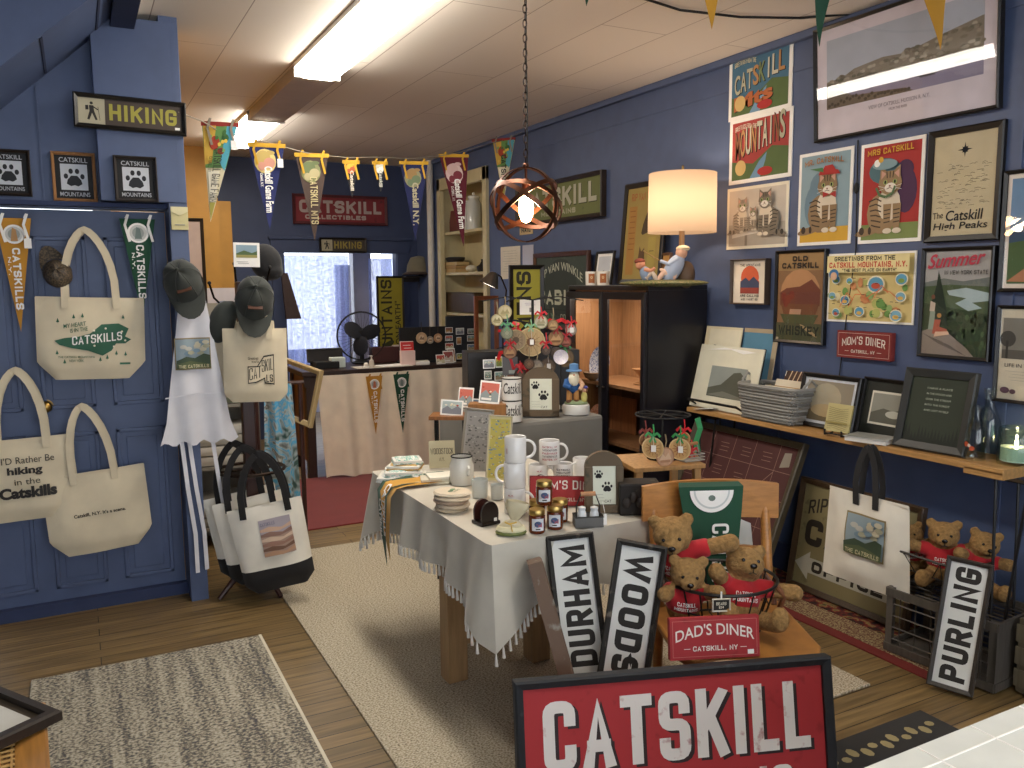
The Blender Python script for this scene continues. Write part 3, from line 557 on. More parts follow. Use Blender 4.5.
def kitty(a, cu, cv, s, c1, c2, hat=None, flip=1):
    f = a.w/a.h; P = lambda L: [(cu+x*s*flip, cv+y*s*f) for x, y in L]
    F, D = K(c1), K(c2)
    E_ = lambda x, y, rx, ry, m, rot=0, n=14: (a.ell(cu+x*s*flip, cv+y*s*f, rx*s, ry*s, m, rot*flip, n))
    E_(-.5, -.86, .42, .1, F, 10); E_(-.7, -.84, .08, .1, D); E_(-.45, -.84, .05, .1, D)
    E_(-.1, -.42, .45, .52, F); E_(.1, -.2, .33, .42, K('#d8cbb4'))
    for i in range(6): a.line(P([(-.5+.02*i, -.1-.12*i), (-.28, -.04-.14*i), (-.12, -.12-.13*i)]), .035*s*a.w, D); a.k -= 1
    a.k += 1
    for x in (.06, .34):
        a.poly(P([(x-.12, -.2), (x+.12, -.2), (x+.09, -.85), (x-.09, -.85)]), F)
        for i in range(4): a.line(P([(x-.09, -.36-.1*i), (x+.09, -.34-.1*i)]), .028*s*a.w, D); a.k -= 1
        E_(x+.02, -.87, .13, .07, K('#dccfb8'))
    E_(.12, .32, .34, .3, F)
    for sx in (-1, 1): a.poly(P([(.12+sx*.3, .36), (.12+sx*.29, .74), (.12+sx*.06, .58)]), F); a.poly(P([(.12+sx*.26, .42), (.12+sx*.26, .64), (.12+sx*.12, .55)]), K('#c99a86'))
    for i in range(3): a.line(P([(.02+.1*i, .6), (.04+.08*i, .44)]), .025*s*a.w, D); a.k -= 1
    E_(.14, .2, .17, .12, K('#e8dfd0')); 
    for sx in (-.13, .15): E_(.12+sx, .34, .06, .06, K('#9fb26a')); E_(.12+sx, .34, .03, .045, BLACK)
    E_(.13, .24, .03, .02, K('#7a4038')); a.line(P([(.05, .17), (.13, .2), (.21, .17)]), .015*s*a.w, D)
    for sx in (-1, 1):
        for q in (-.03, .03): a.line(P([(.13+sx*.1, .2), (.13+sx*.34, .2+q*2)]), .008*s*a.w, WHITE); a.k -= 1
    a.k += 1
def art_mr(a):
    a.rect(0, 0, 1, 1, WHITE); a.rect(.05, .035, .95, .965, K('#8ba3ac')); a.rect(.05, .035, .95, .19, GOLD); a.ell(.42, .62, .2, .22, K('#6b8594')); a.ell(.35, .42, .22, .34, K('#6b8594'))
    kitty(a, .5, .5, .54, '#8d7454', '#3d3024')
    a.poly([(.4, .745), (.8, .735), (.76, .78), (.44, .79)], RED); a.poly([(.47, .78), (.73, .775), (.66, .84), (.52, .835)], RED); a.poly([(.24, .82), (.5, .77), (.48, .82)], K('#4a7a4a'))
    a.poly([(.5, .5), (.62, .535), (.74, .49), (.74, .56), (.62, .535), (.5, .565)], RED); a.text('MR. CATSKILL', .14, .85, .86, .91, K('#a5703a'), bold=.03, bend=.02)
def art_mrs(a):
    a.rect(0, 0, 1, 1, WHITE); a.rect(.05, .035, .95, .965, K('#a8302c')); a.rect(.05, .035, .95, .19, K('#7d8c50')); a.ell(.74, .5, .17, .3, K('#4a2a4a')); a.ell(.72, .7, .13, .13, K('#4a2a4a'))
    a.ell(.4, .71, .25, .17, K('#4f7078')); kitty(a, .44, .46, .54, '#9a7f5c', '#46372a'); a.ell(.42, .77, .2, .07, K('#7f9aa0')); a.ell(.3, .79, .05, .05, WHITE); a.ell(.36, .82, .04, .04, GOLD)
    a.line([(.3, .55), (.36, .47), (.46, .45), (.56, .48), (.6, .55)], .012, K('#56704a')); a.text('MRS CATSKILL', .14, .87, .86, .93, GOLD, bold=.03, slope=.01)
def art_kit3(a):
    a.rect(0, 0, 1, 1, CREAM); a.rect(.04, .05, .96, .95, K('#c9beae')); a.rect(.04, .05, .96, .4, K('#b2a898')); a.poly([(.1, .3), (.72, .4), (.72, .28), (.1, .18)], K('#d9d0c0')); a.text('CATSKILL MOUNTAINS', .14, .26, .7, .33, K('#70685c'), bold=0, slope=.06); a.rect(.32, .05, .36, .22, K('#8d8272'))
    kitty(a, .25, .58, .26, '#a99a86', '#6e6252'); kitty(a, .46, .5, .17, '#9c8f7c', '#5c5244'); kitty(a, .73, .6, .32, '#7a7060', '#3a342c', flip=-1)
wallpic('kittens_poster', 'pale sepia poster of three kittens above a signboard', 'poster', (728, 189), (789.5, 181), (788.5, 247), (727.5, 249.5), fw=0, d=.005, pm=POLY, art=art_kit3, group='unframed posters on the right wall')
wallpic('kitten_poster', 'unframed poster of a striped kitten in a red hat on pale blue', 'poster', (799.7, 155), (854.5, 146), (851.5, 243.6), (798.7, 246), fw=0, d=.005, pm=POLY, art=art_mr, group='unframed posters on the right wall')
wallpic('kitten_poster', 'unframed poster of a kitten in a bonnet on a red ground', 'poster', (861.4, 145.5), (927, 134.4), (921.5, 241.5), (859.5, 243.6), fw=0, d=.005, pm=POLY, art=art_mrs, group='unframed posters on the right wall')
def art_hp(a):
    a.ell(.5, .84, .05, .05, INK, n=8)
    for k in range(8): q = PI/4*k; L = .12 if k % 2 == 0 else .07; a.poly([(.5+.02*math.cos(q+1.57), .84+.014*math.sin(q+1.57)), (.5+L*math.cos(q), .84+L*.62*math.sin(q)), (.5-.02*math.cos(q+1.57), .84-.014*math.sin(q+1.57))], INK); a.k -= 1
    r = random.Random(4); a.k += 1
    for i in range(95):
        u = .06+.8*r.random(); v = .27+.44*r.random(); w = .03+.07*r.random(); a.line([(u, v), (u+w*.5, v+.012*r.random()), (u+w, v)], .0016, K('#6b6350')); a.k -= 1
    a.k += 1; a.text('The', .03, .17, .2, .235, INK, bold=0, slope=.01); a.text('Catskill', .24, .145, .82, .25, INK, bold=.015, shear=.03); a.text('High Peaks', .04, .04, .9, .13, INK, bold=.015, shear=.03)
wallpic('peaks_chart', 'black framed cream chart of the high peaks with a compass star', 'picture', (932.6, 132), (1008.5, 119.6), (1000.6, 240), (925, 243), fw=.028, d=.025, fm=FR, pm=K('#cdbf9c'), art=art_hp, glass=True)
def art_map(a):
    a.rect(0, 0, 1, 1, WHITE); a.rect(.02, .03, .98, .97, K('#d3bf80')); r = random.Random(11)
    for i in range(26): a.ell(.06+.88*r.random(), .08+.5*r.random(), .03+.03*r.random(), .03+.02*r.random(), K(r.choice(['#6f9a50', '#b5b96a', '#e0d5a8', '#8fae6a', '#c98a5a'])), n=9)
    for u, v, q in ((.12, .62, .055), (.08, .38, .05), (.24, .32, .06), (.42, .16, .06), (.6, .55, .1), (.88, .62, .07), (.88, .38, .06), (.84, .12, .07), (.3, .6, .04), (.15, .14, .05), (.5, .78, .05)):
        a.ell(u, v, q, q*.85, K('#e8e0c0')); a.ell(u, v, q*.85, q*.7, K(r.choice(['#5c9ab8', '#4f86a8', '#79aac0']))); a.ell(u, v-.02, q*.5, q*.3, K(r.choice(['#c0523a', '#7a9a4a', '#d8b25a'])))
    for k in range(6): u = .2+.1*k; a.line([(u, .2+.3*r.random()), (u+.08, .35+.2*r.random()), (u+.16, .25+.3*r.random())], .004, K('#d87a4a'))
    for i in range(40): u, v = .05+.88*r.random(), .08+.6*r.random(); a.line([(u, v), (u+.035, v)], .0025, INK); a.k -= 1
    a.k += 1; a.rect(.03, .72, .97, .965, K('#e3d59c')); a.text('GREETINGS FROM THE', .12, .885, .82, .95, INK, bold=.03); a.text('CATSKILL MOUNTAINS, N.Y.', .06, .79, .95, .87, K('#c23a2a'), bold=.05); a.text('"THE BEST PLACE ON EARTH"', .22, .73, .84, .775, INK, bold=.02); a.ell(.12, .7, .06, .05, K('#3a70a0')); a.ell(.12, .67, .04, .04, K('#d8b090'))
wallpic('cartoon_map_poster', 'colourful illustrated map poster with red heading, above the small red diner sign', 'poster', (830, 253.8), (917.4, 250.8), (914.5, 325.6), (827.5, 320.6), fw=0, d=.006, pm=POLY, art=art_map)
def art_sum(a):
    a.rect(0, 0, 1, 1, K('#a9a7a4')); a.poly([(0, .7), (.3, .74), (.6, .71), (1, .75), (1, .6), (0, .6)], K('#6e7570')); a.poly([(0, .66), (.4, .68), (1, .66), (1, .3), (0, .3)], K('#4a5c3e'))
    a.poly([(.36, .62), (.65, .65), (1, .6), (1, .53), (.75, .51), (.9, .46), (.7, .43), (.5, .5), (.66, .55), (.4, .58)], K('#a8bcc0')); a.poly([(0, .5), (1, .4), (1, 0), (0, 0)], K('#2f4127'))
    r = random.Random(8)
    for i in range(70): a.ell(.3+.7*r.random(), .08+.34*r.random(), .03, .045, K(r.choice(['#33492b', '#3f5733', '#263620', '#4c6340'])), n=6); a.k -= 1
    a.k += 1; a.poly([(.14, .3), (.22, .82), (.3, .6), (.36, .42), (.42, .28)], K('#1f3020')); a.poly([(.1, .42), (.24, .78), (.38, .42)], K('#1f3020')); a.poly([(0, 0), (0, .22), (.2, .27), (.45, .2), (.7, .08), (.82, .0)], K('#8c7f74'))
    for i in range(9): a.line([(.02+.05*i, .2-.012*i), (.3+.05*i, .1-.012*i)], .002, K('#5a5048')); a.k -= 1
    a.k += 1; a.poly([(.1, .24), (.19, .24), (.2, .42), (.12, .42)], K('#8b9a8a')); a.poly([(.11, .42), (.19, .42), (.2, .5), (.12, .52)], K('#c8b8a8')); a.ell(.16, .56, .03, .035, K('#7a4a34'))
    a.poly([(.17, .2), (.42, .2), (.4, .25), (.28, .27), (.3, .34), (.2, .34)], K('#b05a44')); a.ell(.27, .38, .035, .035, K('#b98a4a')); a.poly([(.2, .17), (.44, .2), (.42, .23), (.22, .22)], K('#d8b59a'))
    a.text('Summer', .04, .83, .88, .97, K('#b8374a'), bold=.02, shear=.08, slope=.04); a.text('IN NEW YORK STATE', .32, .775, .97, .815, INK, bold=.03)
wallpic('travel_poster', 'black framed summer travel poster of two hikers on a rock above a lake', 'picture', (925, 248.4), (998.5, 245.4), (992, 362), (920.4, 356), fw=.016, d=.03, fm=FR, pm=SKY, art=art_sum, glass=True)
def art_wh(a):
    a.rect(0, 0, 1, 1, K('#8d6a4a')); a.rect(0, .8, 1, 1, K('#a5855a')); a.ell(.5, .52, .44, .44, K('#b98a60')); a.poly([(.06, .55), (.2, .6), (.5, .62), (.75, .7), (.94, .58), (.93, .4), (.07, .4)], K('#6e3a2c')); a.poly([(.08, .42), (.92, .42), (.85, .3), (.15, .3)], K('#74482c'))
    for u, v in ((.15, .5), (.25, .47), (.33, .52), (.2, .43)): a.ell(u, v, .06, .08, K('#7a3020'), n=8)
    a.poly([(.28, .28), (.3, .36), (.55, .36), (.52, .24)], K('#b98f72')); a.poly([(.08, .3), (.92, .3), (.8, .17), (.2, .17)], K('#4d5231')); a.rect(0, 0, 1, .2, K('#4a4d33'))
    a.ell(.72, .12, .22, .03, K('#a8906a'), rot=-28, n=8); a.text('OLD', .33, .905, .66, .965, INK, bold=.04); a.text('CATSKILL', .1, .825, .9, .89, INK, bold=.04); a.text('WHISKEY', .06, .06, .94, .17, K('#1f2416'), bold=.04)
wallpic('whiskey_poster', 'dark framed brown whiskey poster with autumn hills, right of the small orange print', 'picture', (778.5, 250.2), (829.5, 249.3), (826, 345), (776.4, 342), fw=.016, d=.03, fm=FR, pm=TAN, art=art_wh, glass=True)
def art_or(a):
    a.rect(0, 0, 1, 1, K('#ddd3c2')); a.text('THE MOUNTAINS', .2, .86, .8, .92, INK, bold=.02); a.ell(.5, .6, .27, .25, K('#c65a36')); a.rect(.22, .3, .78, .52, K('#c65a36')); a.poly([(.22, .34), (.22, .5), (.38, .6), (.48, .52), (.62, .62), (.78, .48), (.78, .34)], K('#38405a')); a.poly([(.22, .22), (.22, .36), (.78, .36), (.78, .22)], K('#8f3a2e')); a.text('ARE CALLING', .22, .14, .78, .2, INK, bold=.02); a.text('AND I MUST GO', .25, .06, .75, .11, INK, bold=.02)
wallpic('small_mountain_print', 'small wooden box frame with an orange sun over mountains', 'picture', (735, 260), (771.5, 258), (770, 305), (735.5, 303.5), fw=.008, d=.045, fm=mat('#4a3a2c', 'wood'), pm=CREAM, art=art_or)
REDS = mat('#7e2a26', 'worn', extra='#5a201e')
def diner(first):
    def fn(a):
        a.rect(.015, .04, .985, .96, REDS)
        for l in ([(.03, .08), (.97, .08), (.97, .92), (.03, .92), (.03, .08)],): a.line(l, .002, K('#c9a9a0'))
        a.text(first + "'S DINER", .1, .42, .9, .72, K('#e5dcd0'), bold=.02, bend=.1); a.text('CATSKILL, NY', .28, .2, .72, .32, K('#e0d4c6'), bold=.02)
        for u in (.16, .76): a.line([(u, .26), (u+.08, .26)], .0022, K('#d8c8ba'))
    return fn
wallpic('diner_sign', 'small dark red diner sign hanging directly under the cartoon map', 'sign', (841.5, 329), (896, 334), (894.5, 360.5), (841, 357), fw=0, d=.03, pm=REDS, art=diner('MOM'), group='red diner signs')
def art_road(a): a.rect(0, 0, 1, 1, K('#e8ddd0')); a.rect(.04, .04, .96, .96, K('#6f8fb0')); a.poly([(.04, .45), (.96, .6), (.96, .04), (.04, .04)], K('#4a6238')); a.poly([(.04, .06), (.5, .36), (.8, .04)], K('#b07a58')); a.poly([(.04, .5), (.3, .66), (.6, .55), (.96, .68), (.96, .5), (.04, .4)], K('#35506a'))
c = at(1004, 231, X=W-.002); q = at(1004, 172, X=W).z; q0 = at(1004, 292, X=W).z
picture('landscape_print', 'framed landscape print with a path, upper one cut by the right edge', 'picture', (W-.002, c.y-.22, q0), -PI/2, .44, q-q0, fw=.016, d=.03, fm=FR, art=art_road, glass=True)
def art_btm(a): a.rect(0, 0, 1, 1, K('#cfc6b0')); a.rect(.03, .45, .97, .9, K('#7d7a70')); a.rect(.03, .45, .97, .55, K('#5a574e')); a.ell(.1, .67, .1, .1, K('#45433c')); a.rect(.08, .45, .11, .65, K('#35332c')); a.text('LIFE IN THE MOUNTAINS', .08, .36, .9, .4, INK, bold=.01); a.lines(.08, .2, .9, .33, 4, GRY, .001); a.ell(.1, .1, .06, .04, K('#5f4450')); a.ell(.2, .09, .04, .03, K('#5f4450'))
c = at(998, 352, X=W-.002); q = at(1000, 305, X=W).z; q0 = at(1000, 401, X=W).z
picture('sepia_print', 'framed sepia print above the glass milk bottles, cut by the right edge', 'picture', (W-.002, c.y-.18, q0), -PI/2, .36, q-q0, fw=.014, d=.028, fm=FR, art=art_btm, glass=True)
# green CATSKILL sign behind the globe lamp and the things farther along the wall
OLV = mat('#6d7342', 'worn', extra='#585c38')
def art_cks(a): a.rect(.02, .05, .98, .95, OLV); a.text('CATSKILL', .075, .315, .955, .865, K('#3a3c22'), bold=.04); a.text('CATSKILL', .07, .34, .95, .89, K('#b9b7a0'), bold=.04); a.text('MOUNTAINS', .3, .1, .72, .25, K('#a9a78c'), bold=.03)
wallpic('green_catskill_sign', 'long olive green framed sign on the wall behind the globe lamp', 'sign', (520, 186.5), (606.5, 172), (606.5, 218), (520, 226), fw=.03, d=.05, fm=mat('#2d2117', 'wood'), pm=OLV, art=art_cks)
def art_note(a): a.rect(0, 0, 1, 1, K('#d5cfbd')); a.lines(.1, .2, .9, .9, 9, GRY, .002); a.rect(.55, .05, .85, .25, K('#6a6a88'))
wallpic('paper_notice', 'cream typed notice pinned to the wall left of the hanging plastic sleeve', 'notice', (501, 247), (520.5, 246), (520.5, 279), (501.5, 279), fw=0, d=.004, pm=CREAM, art=art_note, group='papers on the wall below the globe lamp')
wallpic('plastic_sleeve', 'shiny clear plastic sleeve hanging below the globe lamp', 'sleeve', (523, 245), (534, 245), (533.5, 272), (523, 272), fw=0, d=.004, pm=mat('#b9bac6', 'gloss', .12), group='papers on the wall below the globe lamp')
wallpic('small_wall_card', 'small tan lettered card on the wall seen through the globe lamp', 'card', (520, 226), (533, 225), (533, 234), (520, 235), fw=0, d=.004, pm=TAN, art=lambda a: a.text('NAIL', .15, .25, .85, .75, INK, bold=.03))
DGR = mat('#37423a', 'worn', extra='#4e5850')
def art_cab(a):
    a.ell(.5, .55, .32, .3, K('#2f3832')); a.text('RIP VAN WINKLE', .08, .62, .92, .74, K('#b7bba6'), bold=.01, bend=.18); a.text('CABINS', .04, .3, .96, .52, K('#b7bba6'), bold=.02); a.rect(0, .22, 1, .235, K('#232b26')); a.text('N.Y.', .2, .08, .4, .18, K('#5f8268'), bold=.02); a.text('COTTAGES', .5, .07, .95, .17, K('#8a9080'), bold=.02)
c, w_, h_ = wallbox((536, 252), (591, 330), X=W-.06)
picture('green_cabins_sign', 'dark green framed cabins sign leaning behind the yellow sign', 'sign', (W-.06, c.y, c.z), -PI/2, w_, h_, fw=.035, d=.03, fm=mat('#4d2e1e', 'wood'), pm=DGR, art=art_cab)
# black cable with an inline switch down the wall
f = MB(); pts = [at(*q, X=W-.008) for q in ((858, 140), (857, 190), (856, 250), (846, 322), (839, 378))]
f.tube(pts, .0035, BLACK, n=6); q = at(856.5, 188, X=W-.012); f.ell(q, (.01, .014, .028), BLACK, n=10, k=6); tag(f.build('power_cable', smooth=True), 'thin black cable with inline switch running down between the kitten posters', 'cable')
# ================================================================== LEFT WALL
YW = YP-.008           # hanging plane on the partition
def lbox(x0, y0, x1, y1, Y=YP+.045):
    a, b = at(x0, (y0+y1)/2, Y=Y), at(x1, (y0+y1)/2, Y=Y); m = at((x0+x1)/2, y1, Y=Y); n = at((x0+x1)/2, y0, Y=Y)
    return Vector(((a.x+b.x)/2, Y, m.z)), b.x-a.x, n.z-m.z
def art_hik(a):
    a.rect(0, 0, .25, 1, K('#b8b095')); hiker(a, .125, .5, .19, INK); a.rect(.25, 0, 1, 1, K('#4b4038')); a.text('HIKING', .29, .2, .95, .84, K('#a7a045'), bold=.05); a.rect(.93, .04, .98, .14, WHITE)
c, w_, h_ = lbox(73, 98, 185, 132, YP-.065)
picture('hiking_sign', 'large dark framed hiking sign over the blue door', 'sign', c, 0, w_, h_, fw=.02, d=.03, roll=R(1.2), fm=FR, pm=TAN, art=art_hik, group='hiking signs')
def art_paw(a):
    a.rect(0, 0, 1, 1, K('#1b1b1c')); a.rect(.14, .2, .86, .8, K('#c8ccd2')); paw(a, .5, .47, .5, K('#24262b')); a.text('CATSKILL', .12, .84, .88, .95, K('#b9bcc2'), bold=.01); a.text('MOUNTAINS', .1, .05, .9, .15, K('#b9bcc2'), bold=.01)
PAWL = ['dark framed paw print sign at the left edge above the gold pennant', 'paw print sign with a light wood frame, middle of three', 'dark framed paw print sign nearest the yellow packet']
for i, (b, fm) in enumerate((((-14, 150, 31, 196), mat('#2b211a', 'wood')), ((52, 153, 96, 202), mat('#a5764a', 'wood')), ((114, 157, 157, 202), mat('#2f2a28', 'wood')))):
    c, w_, h_ = lbox(*b, Y=(YP+.045 if i < 2 else YP-.062)); picture('paw_print_sign', PAWL[i], 'sign', c, 0, w_, h_, fw=.014, d=.035, fm=fm, art=art_paw, group='paw print signs above the blue door')
# ---- pennants
def pennant(label, loc, rotz, w, h, cloth, edge, texts, disc=None, ties=True, deco=None, wav=.012, group=None, name='pennant', twist=0, textcol=WHITE, sub='N.Y.', tagc=False, cat='pennant', yel_ties=None, skew=0):
    t = thing(name, label, cat, loc, (0, twist, rotz), group)
    ph = loc[0]*7+loc[2]*3
    warp = lambda x, z: wav*math.sin(z*9+ph)*(.3+.7*(1-z/h)) + wav*.5*math.sin(x*20+ph)
    f = MB(); nz = 16; nx = 6; vs = []; fs = []
    for s_ in (0, 1):
        for j in range(nz+1):
            v = j/nz
            for i in range(nx+1):
                u = i/nx-.5; x = u*w*v + skew*(1-v); z = h*v; vs.append((x, warp(x, z)+.0012*(1 if s_ else -1), z))
    nn = (nx+1)*(nz+1)
    for s_ in (0, 1):
        for j in range(nz):
            for i in range(nx): q = s_*nn+j*(nx+1)+i; fs.append((q, q+1, q+nx+2, q+nx+1))
    for j in range(nz):
        for i in (0, nx): q = j*(nx+1)+i; fs.append((q, q+nx+1, q+nn+nx+1, q+nn))
    f.add(vs, fs, cloth)
    a = Art(f, -w/2, 0, w, h, -.0035, .0006, warp); a.sk = skew
    if deco: deco(a)
    if disc: 
        a.ell(.5, .86, .3, .3, WHITE, n=24); a.ell(.5, .86, .24, .24, K('#c9c9c4'), n=20); a.ell(.5, .86, .17, .17, K('#9aa09a'), n=12); a.poly([(.4, .8), (.6, .8), (.56, .9), (.46, .92)], K(disc))
    if texts: a.text(texts, .42, .2, .64, .74, textcol, bold=.03, rot=-90)
    if sub: a.text(sub, .29, .5, .38, .66, textcol, bold=.02, rot=-90)
    f.build('felt', t, smooth=True)
    if edge:
        f = MB(); f.strip([(-w/2-.004, warp(-w/2, h)-.002, h-.006), (0, warp(0, h)-.002, h-.006), (w/2+.004, warp(w/2, h)-.002, h-.006)], (0, 0, 1), .022, .005, edge); f.build('header_band', t)
    if ties:
        m = yel_ties or edge or WHITE
        for sx in (-.32, .32):
            f = MB()
            f.strip([(sx*w, -.006, h+.0), (sx*w+.01, -.012, h+.02), (sx*w-.006, -.012, h-.03), (sx*w+.012, -.012, h-.11)], (1, 0, 0), .012, .002, m)
            f.build('tie', t)
    if tagc: f = MB(); f.box((w*.36, -.015, h*.78), (.03, .002, .045), WHITE); f.tube([(w*.36, -.014, h*.8), (w*.3, -.01, h*.97)], .001, WHITE, n=4); f.build('price_tag', t)
    return t
FGR, FGO, FNV, FMR, FBR = mat('#1d4a34', 'fabric'), mat('#c0892f', 'fabric'), mat('#20285c', 'fabric'), mat('#5c1626', 'fabric'), mat('#4a3a33', 'fabric')
GP = 'felt pennants'
def lpen(lb, tipx, tipy, x0, x1, y0, Y, cloth, edge, texts, **k):
    tl, tr, tp = at(x0, y0, Y=Y), at(x1, y0, Y=Y), at(tipx, tipy, Y=Y); w_ = tr.x-tl.x; h_ = (tl.z+tr.z)/2-tp.z
    return pennant(lb, ((tl.x+tr.x)/2, Y, tp.z), 0, w_, h_, cloth, edge, texts, skew=tp.x-(tl.x+tr.x)/2, **k)
lpen('gold pennant with white disc hanging on the blue door at the left edge', 21, 332, -6, 31, 218, YP+.03, FGO, None, 'CATSKILLS', disc='#b58a5a', tagc=True, yel_ties=WHITE, group=GP+' on the blue door')
lpen('dark green pennant with white disc hanging on the blue door beside the first tote', 143, 318, 119, 155, 219, YP+.05, FGR, None, 'CATSKILLS', disc='#6f7f7a', yel_ties=WHITE, group=GP+' on the blue door')
f = MB(); c, w_, h_ = lbox(171, 207, 188, 230, YP-.058); f.box((0, 0, h_/2), (w_, .012, h_), K('#c9c08f'), bev=.002); f.prism([(-w_/2, h_), (w_/2, h_), (w_/2, h_*.8), (0, h_*.62), (-w_/2, h_*.8)], -.01, -.006, K('#d8d0a5')); f.box((0, -.008, h_*.22), (w_*.6, .002, .004), GRY); tag(f.build('paper_packet', loc=c), 'small cream paper packet pinned beside the door top', 'packet')
# ---- tote bags
CAN = mat('#d8cbae', 'fabric'); CANW = mat('#e9e4d6', 'fabric'); BSTR = mat('#1c1b1c', 'fabric')
def tote(label, loc, rot, w, h, hh, hg, cloth=CAN, strap=None, art=None, artbox=None, cut=.16, flare=.0, d=.03, sw=.03, base=None, group=None, seed=1, lean=0, wr=.0035, sag=0, peakx=0, cat='tote bag', drop=True):
    t = thing('tote_bag', label, cat, loc, rot if isinstance(rot, tuple) else (0, 0, rot), group); rr = random.Random(seed); ph = rr.random()*9
    def hw(v): 
        b = w/2*(1-flare*(1-v)); return b-w*cut*max(0, 1-v/(cut*w/h*1.1+1e-6)) if cut else b
    def warp(x, z):
        u = min(1, abs(x)/(w/2)); v = z/h
        return -d*(1-u**4)*(1-.75*v**3)*min(1, v*5+.25) + wr*math.sin(x*26+z*13+ph) + wr*.7*math.sin(z*31-x*17+ph*2)
    f = MB(); nx, nz = 18, 18; vs = []; fs = []
    for sgn in (1, -1):
        for j in range(nz+1):
            v = j/nz; H_ = hw(v)
            for i in range(nx+1): u = -1+2*i/nx; x = u*H_; z = v*h - sag*(1-u*u)*v; y = warp(x, z) if sgn > 0 else -warp(x, z)*.7; vs.append((x, y if abs(u) < 1 else 0, z))
    nn = (nx+1)*(nz+1); n0 = int(nz*(base or 0))
    for sgn in (0, 1):
        for j in range(nz):
            for i in range(nx): q = sgn*nn+j*(nx+1)+i; fs.append((q, q+1, q+nx+2, q+nx+1) if not sgn else (q, q+nx+1, q+nx+2, q+1))
    lo = [g for k_, g in enumerate(fs) if ((k_ % (nx*nz))//nx) < n0]; hi = [g for k_, g in enumerate(fs) if ((k_ % (nx*nz))//nx) >= n0]
    f.add(vs, hi, cloth)
    if lo: f.add(vs, lo, BSTR)
    for j in range(nz):                       # side seams
        pass
    f.strip([(-hw(1)*.99, -.004-0*d, h-.002), (0, warp(0, h)-.0015, h-.004-sag), (hw(1)*.99, -.004, h-.002)], (0, 0, 1), .012, .003, cloth)
    if art:
        x0, z0, aw, ah = artbox; art(Art(f, x0*w, z0*h, aw*w, ah*h, -.004, .0007, warp))
    f.build('bag_body', t, smooth=True)
    if hh:
        for k, yo in ((0, -.012), (1, .012)):
            g = MB(); pts = []; n = 14
            for i in range(n+1):
                q = i/n; a = PI*q; x = -hg*math.cos(a); sx = (abs(math.cos(a))**1.4)*math.copysign(1, -math.cos(a))*hg; z = h-.02-sag*.6+(hh+.02)*(math.sin(a)**.8 if drop else math.sin(a)); pts.append((sx+peakx*math.sin(a)+.006*k, yo+(-.6*d*(1-math.sin(a)))*(1-2*k)*.6, z))
            pts[0] = (pts[0][0], warp(pts[0][0], h-.05)*(1 if k == 0 else -.7)-.003*(1-2*k), h-.05); pts[-1] = (pts[-1][0], warp(pts[-1][0], h-.05)*(1 if k == 0 else -.7)-.003*(1-2*k), h-.05)
            g.strip(pts, (1, 0, .3), sw, .004, strap or cloth); g.build('handle', t, label=('black webbing handle' if strap else None))
    return t
def pine(a, u, v, s, m):
    f = a.w/a.h
    a.poly([(u-.5*s, v), (u+.5*s, v), (u, v+1.5*s*f)], m); a.k -= 1; a.rect(u-.07*s, v-.3*s*f, u+.07*s, v, m); a.k -= 1
TGR = K('#2f5f48')
def art_t1(a):
    a.poly([(.0, .42), (.12, .47), (.3, .5), (.45, .56), (.6, .74), (.82, .76), (.95, .66), (.9, .5), (.98, .44), (.9, .36), (.78, .36), (.72, .22), (.6, .12), (.42, .22), (.2, .28), (.06, .34)], TGR)
    a.text('MY HEART', .12, .66, .4, .74, TGR, bold=.01, slope=.06); a.text('IS IN THE', .2, .57, .42, .65, TGR, bold=.01, slope=.05)
    a.text('CATSKILLS', .22, .33, .86, .5, WHITE, bold=.03, slope=.1)
    for u, v in ((.03, .16), (.05, .78), (.25, .86), (.36, .88), (.88, .86), (.57, .02), (.66, .06), (.9, .12), (.12, -.02), (.78, .14)): pine(a, u, v, .04, TGR)
    a.k += 1
    for u, v in ((.5, .62), (.65, .66), (.86, .6), (.75, .3), (.5, .32), (.9, .42)): a.ell(u, v, .015, .015, CREAM, n=8); a.k -= 1
    a.text('THE CATSKILL MOUNTAINS', .04, .08, .5, .12, TGR, bold=.01); a.text('NEW YORK', .18, .0, .36, .05, TGR, bold=.01); a.rect(.82, -.06, .96, -.02, TGR)
def txt_lines(L, m=INK):
    def fn(a):
        for s_, u0, v0, u1, v1, b in L: a.text(s_, u0, v0, u1, v1, m, bold=b)
    return fn
GT = 'canvas tote bags on the blue door'
def dtote(lb, x0, y0, x1, y1, ptop, pxo, hg, **k):
    c, w_, h_ = lbox(x0, y0, x1, y1, YP-.0); tp = at(pxo, ptop, Y=YP).z
    return tote(lb, c+Vector((0, .04, 0)), k.pop('rot', 0), w_, h_, tp-c.z-h_, hg*w_, **k)
PX = at(90, 300, Y=YP)
t = dtote('large canvas tote with a green mountain map print hanging high on the blue door', 34, 298, 144, 380, 229, 80, .235, art=art_t1, artbox=(-.34, .22, .72, .62), peakx=-.02, group=GT, seed=2, rot=(0, R(2), 0))
t = dtote('canvas tote at the left edge lettered about hiking in bold black', -24, 440, 73, 522, 371, 10, .26, art=txt_lines([("I'D RATHER BE".title(), .16, .8, .82, .93, .0), ('hiking', .22, .56, .66, .74, .04), ('in the', .3, .4, .62, .52, 0), ('Catskills', .1, .14, .82, .36, .05)]), artbox=(-.36, .2, .84, .64), group=GT, seed=3, rot=(0, R(-1), 0))
t = dtote('plain canvas tote with one tiny line of print, lowest on the blue door', 48, 472, 153, 553, 406, 92, .2, art=txt_lines([('Catskill, N.Y. It\'s a scene.', 0, 0, 1, 1, .03)]), artbox=(-.24, .47, .5, .05), group=GT, seed=5, peakx=-.015, rot=(0, R(-3.5), 0))
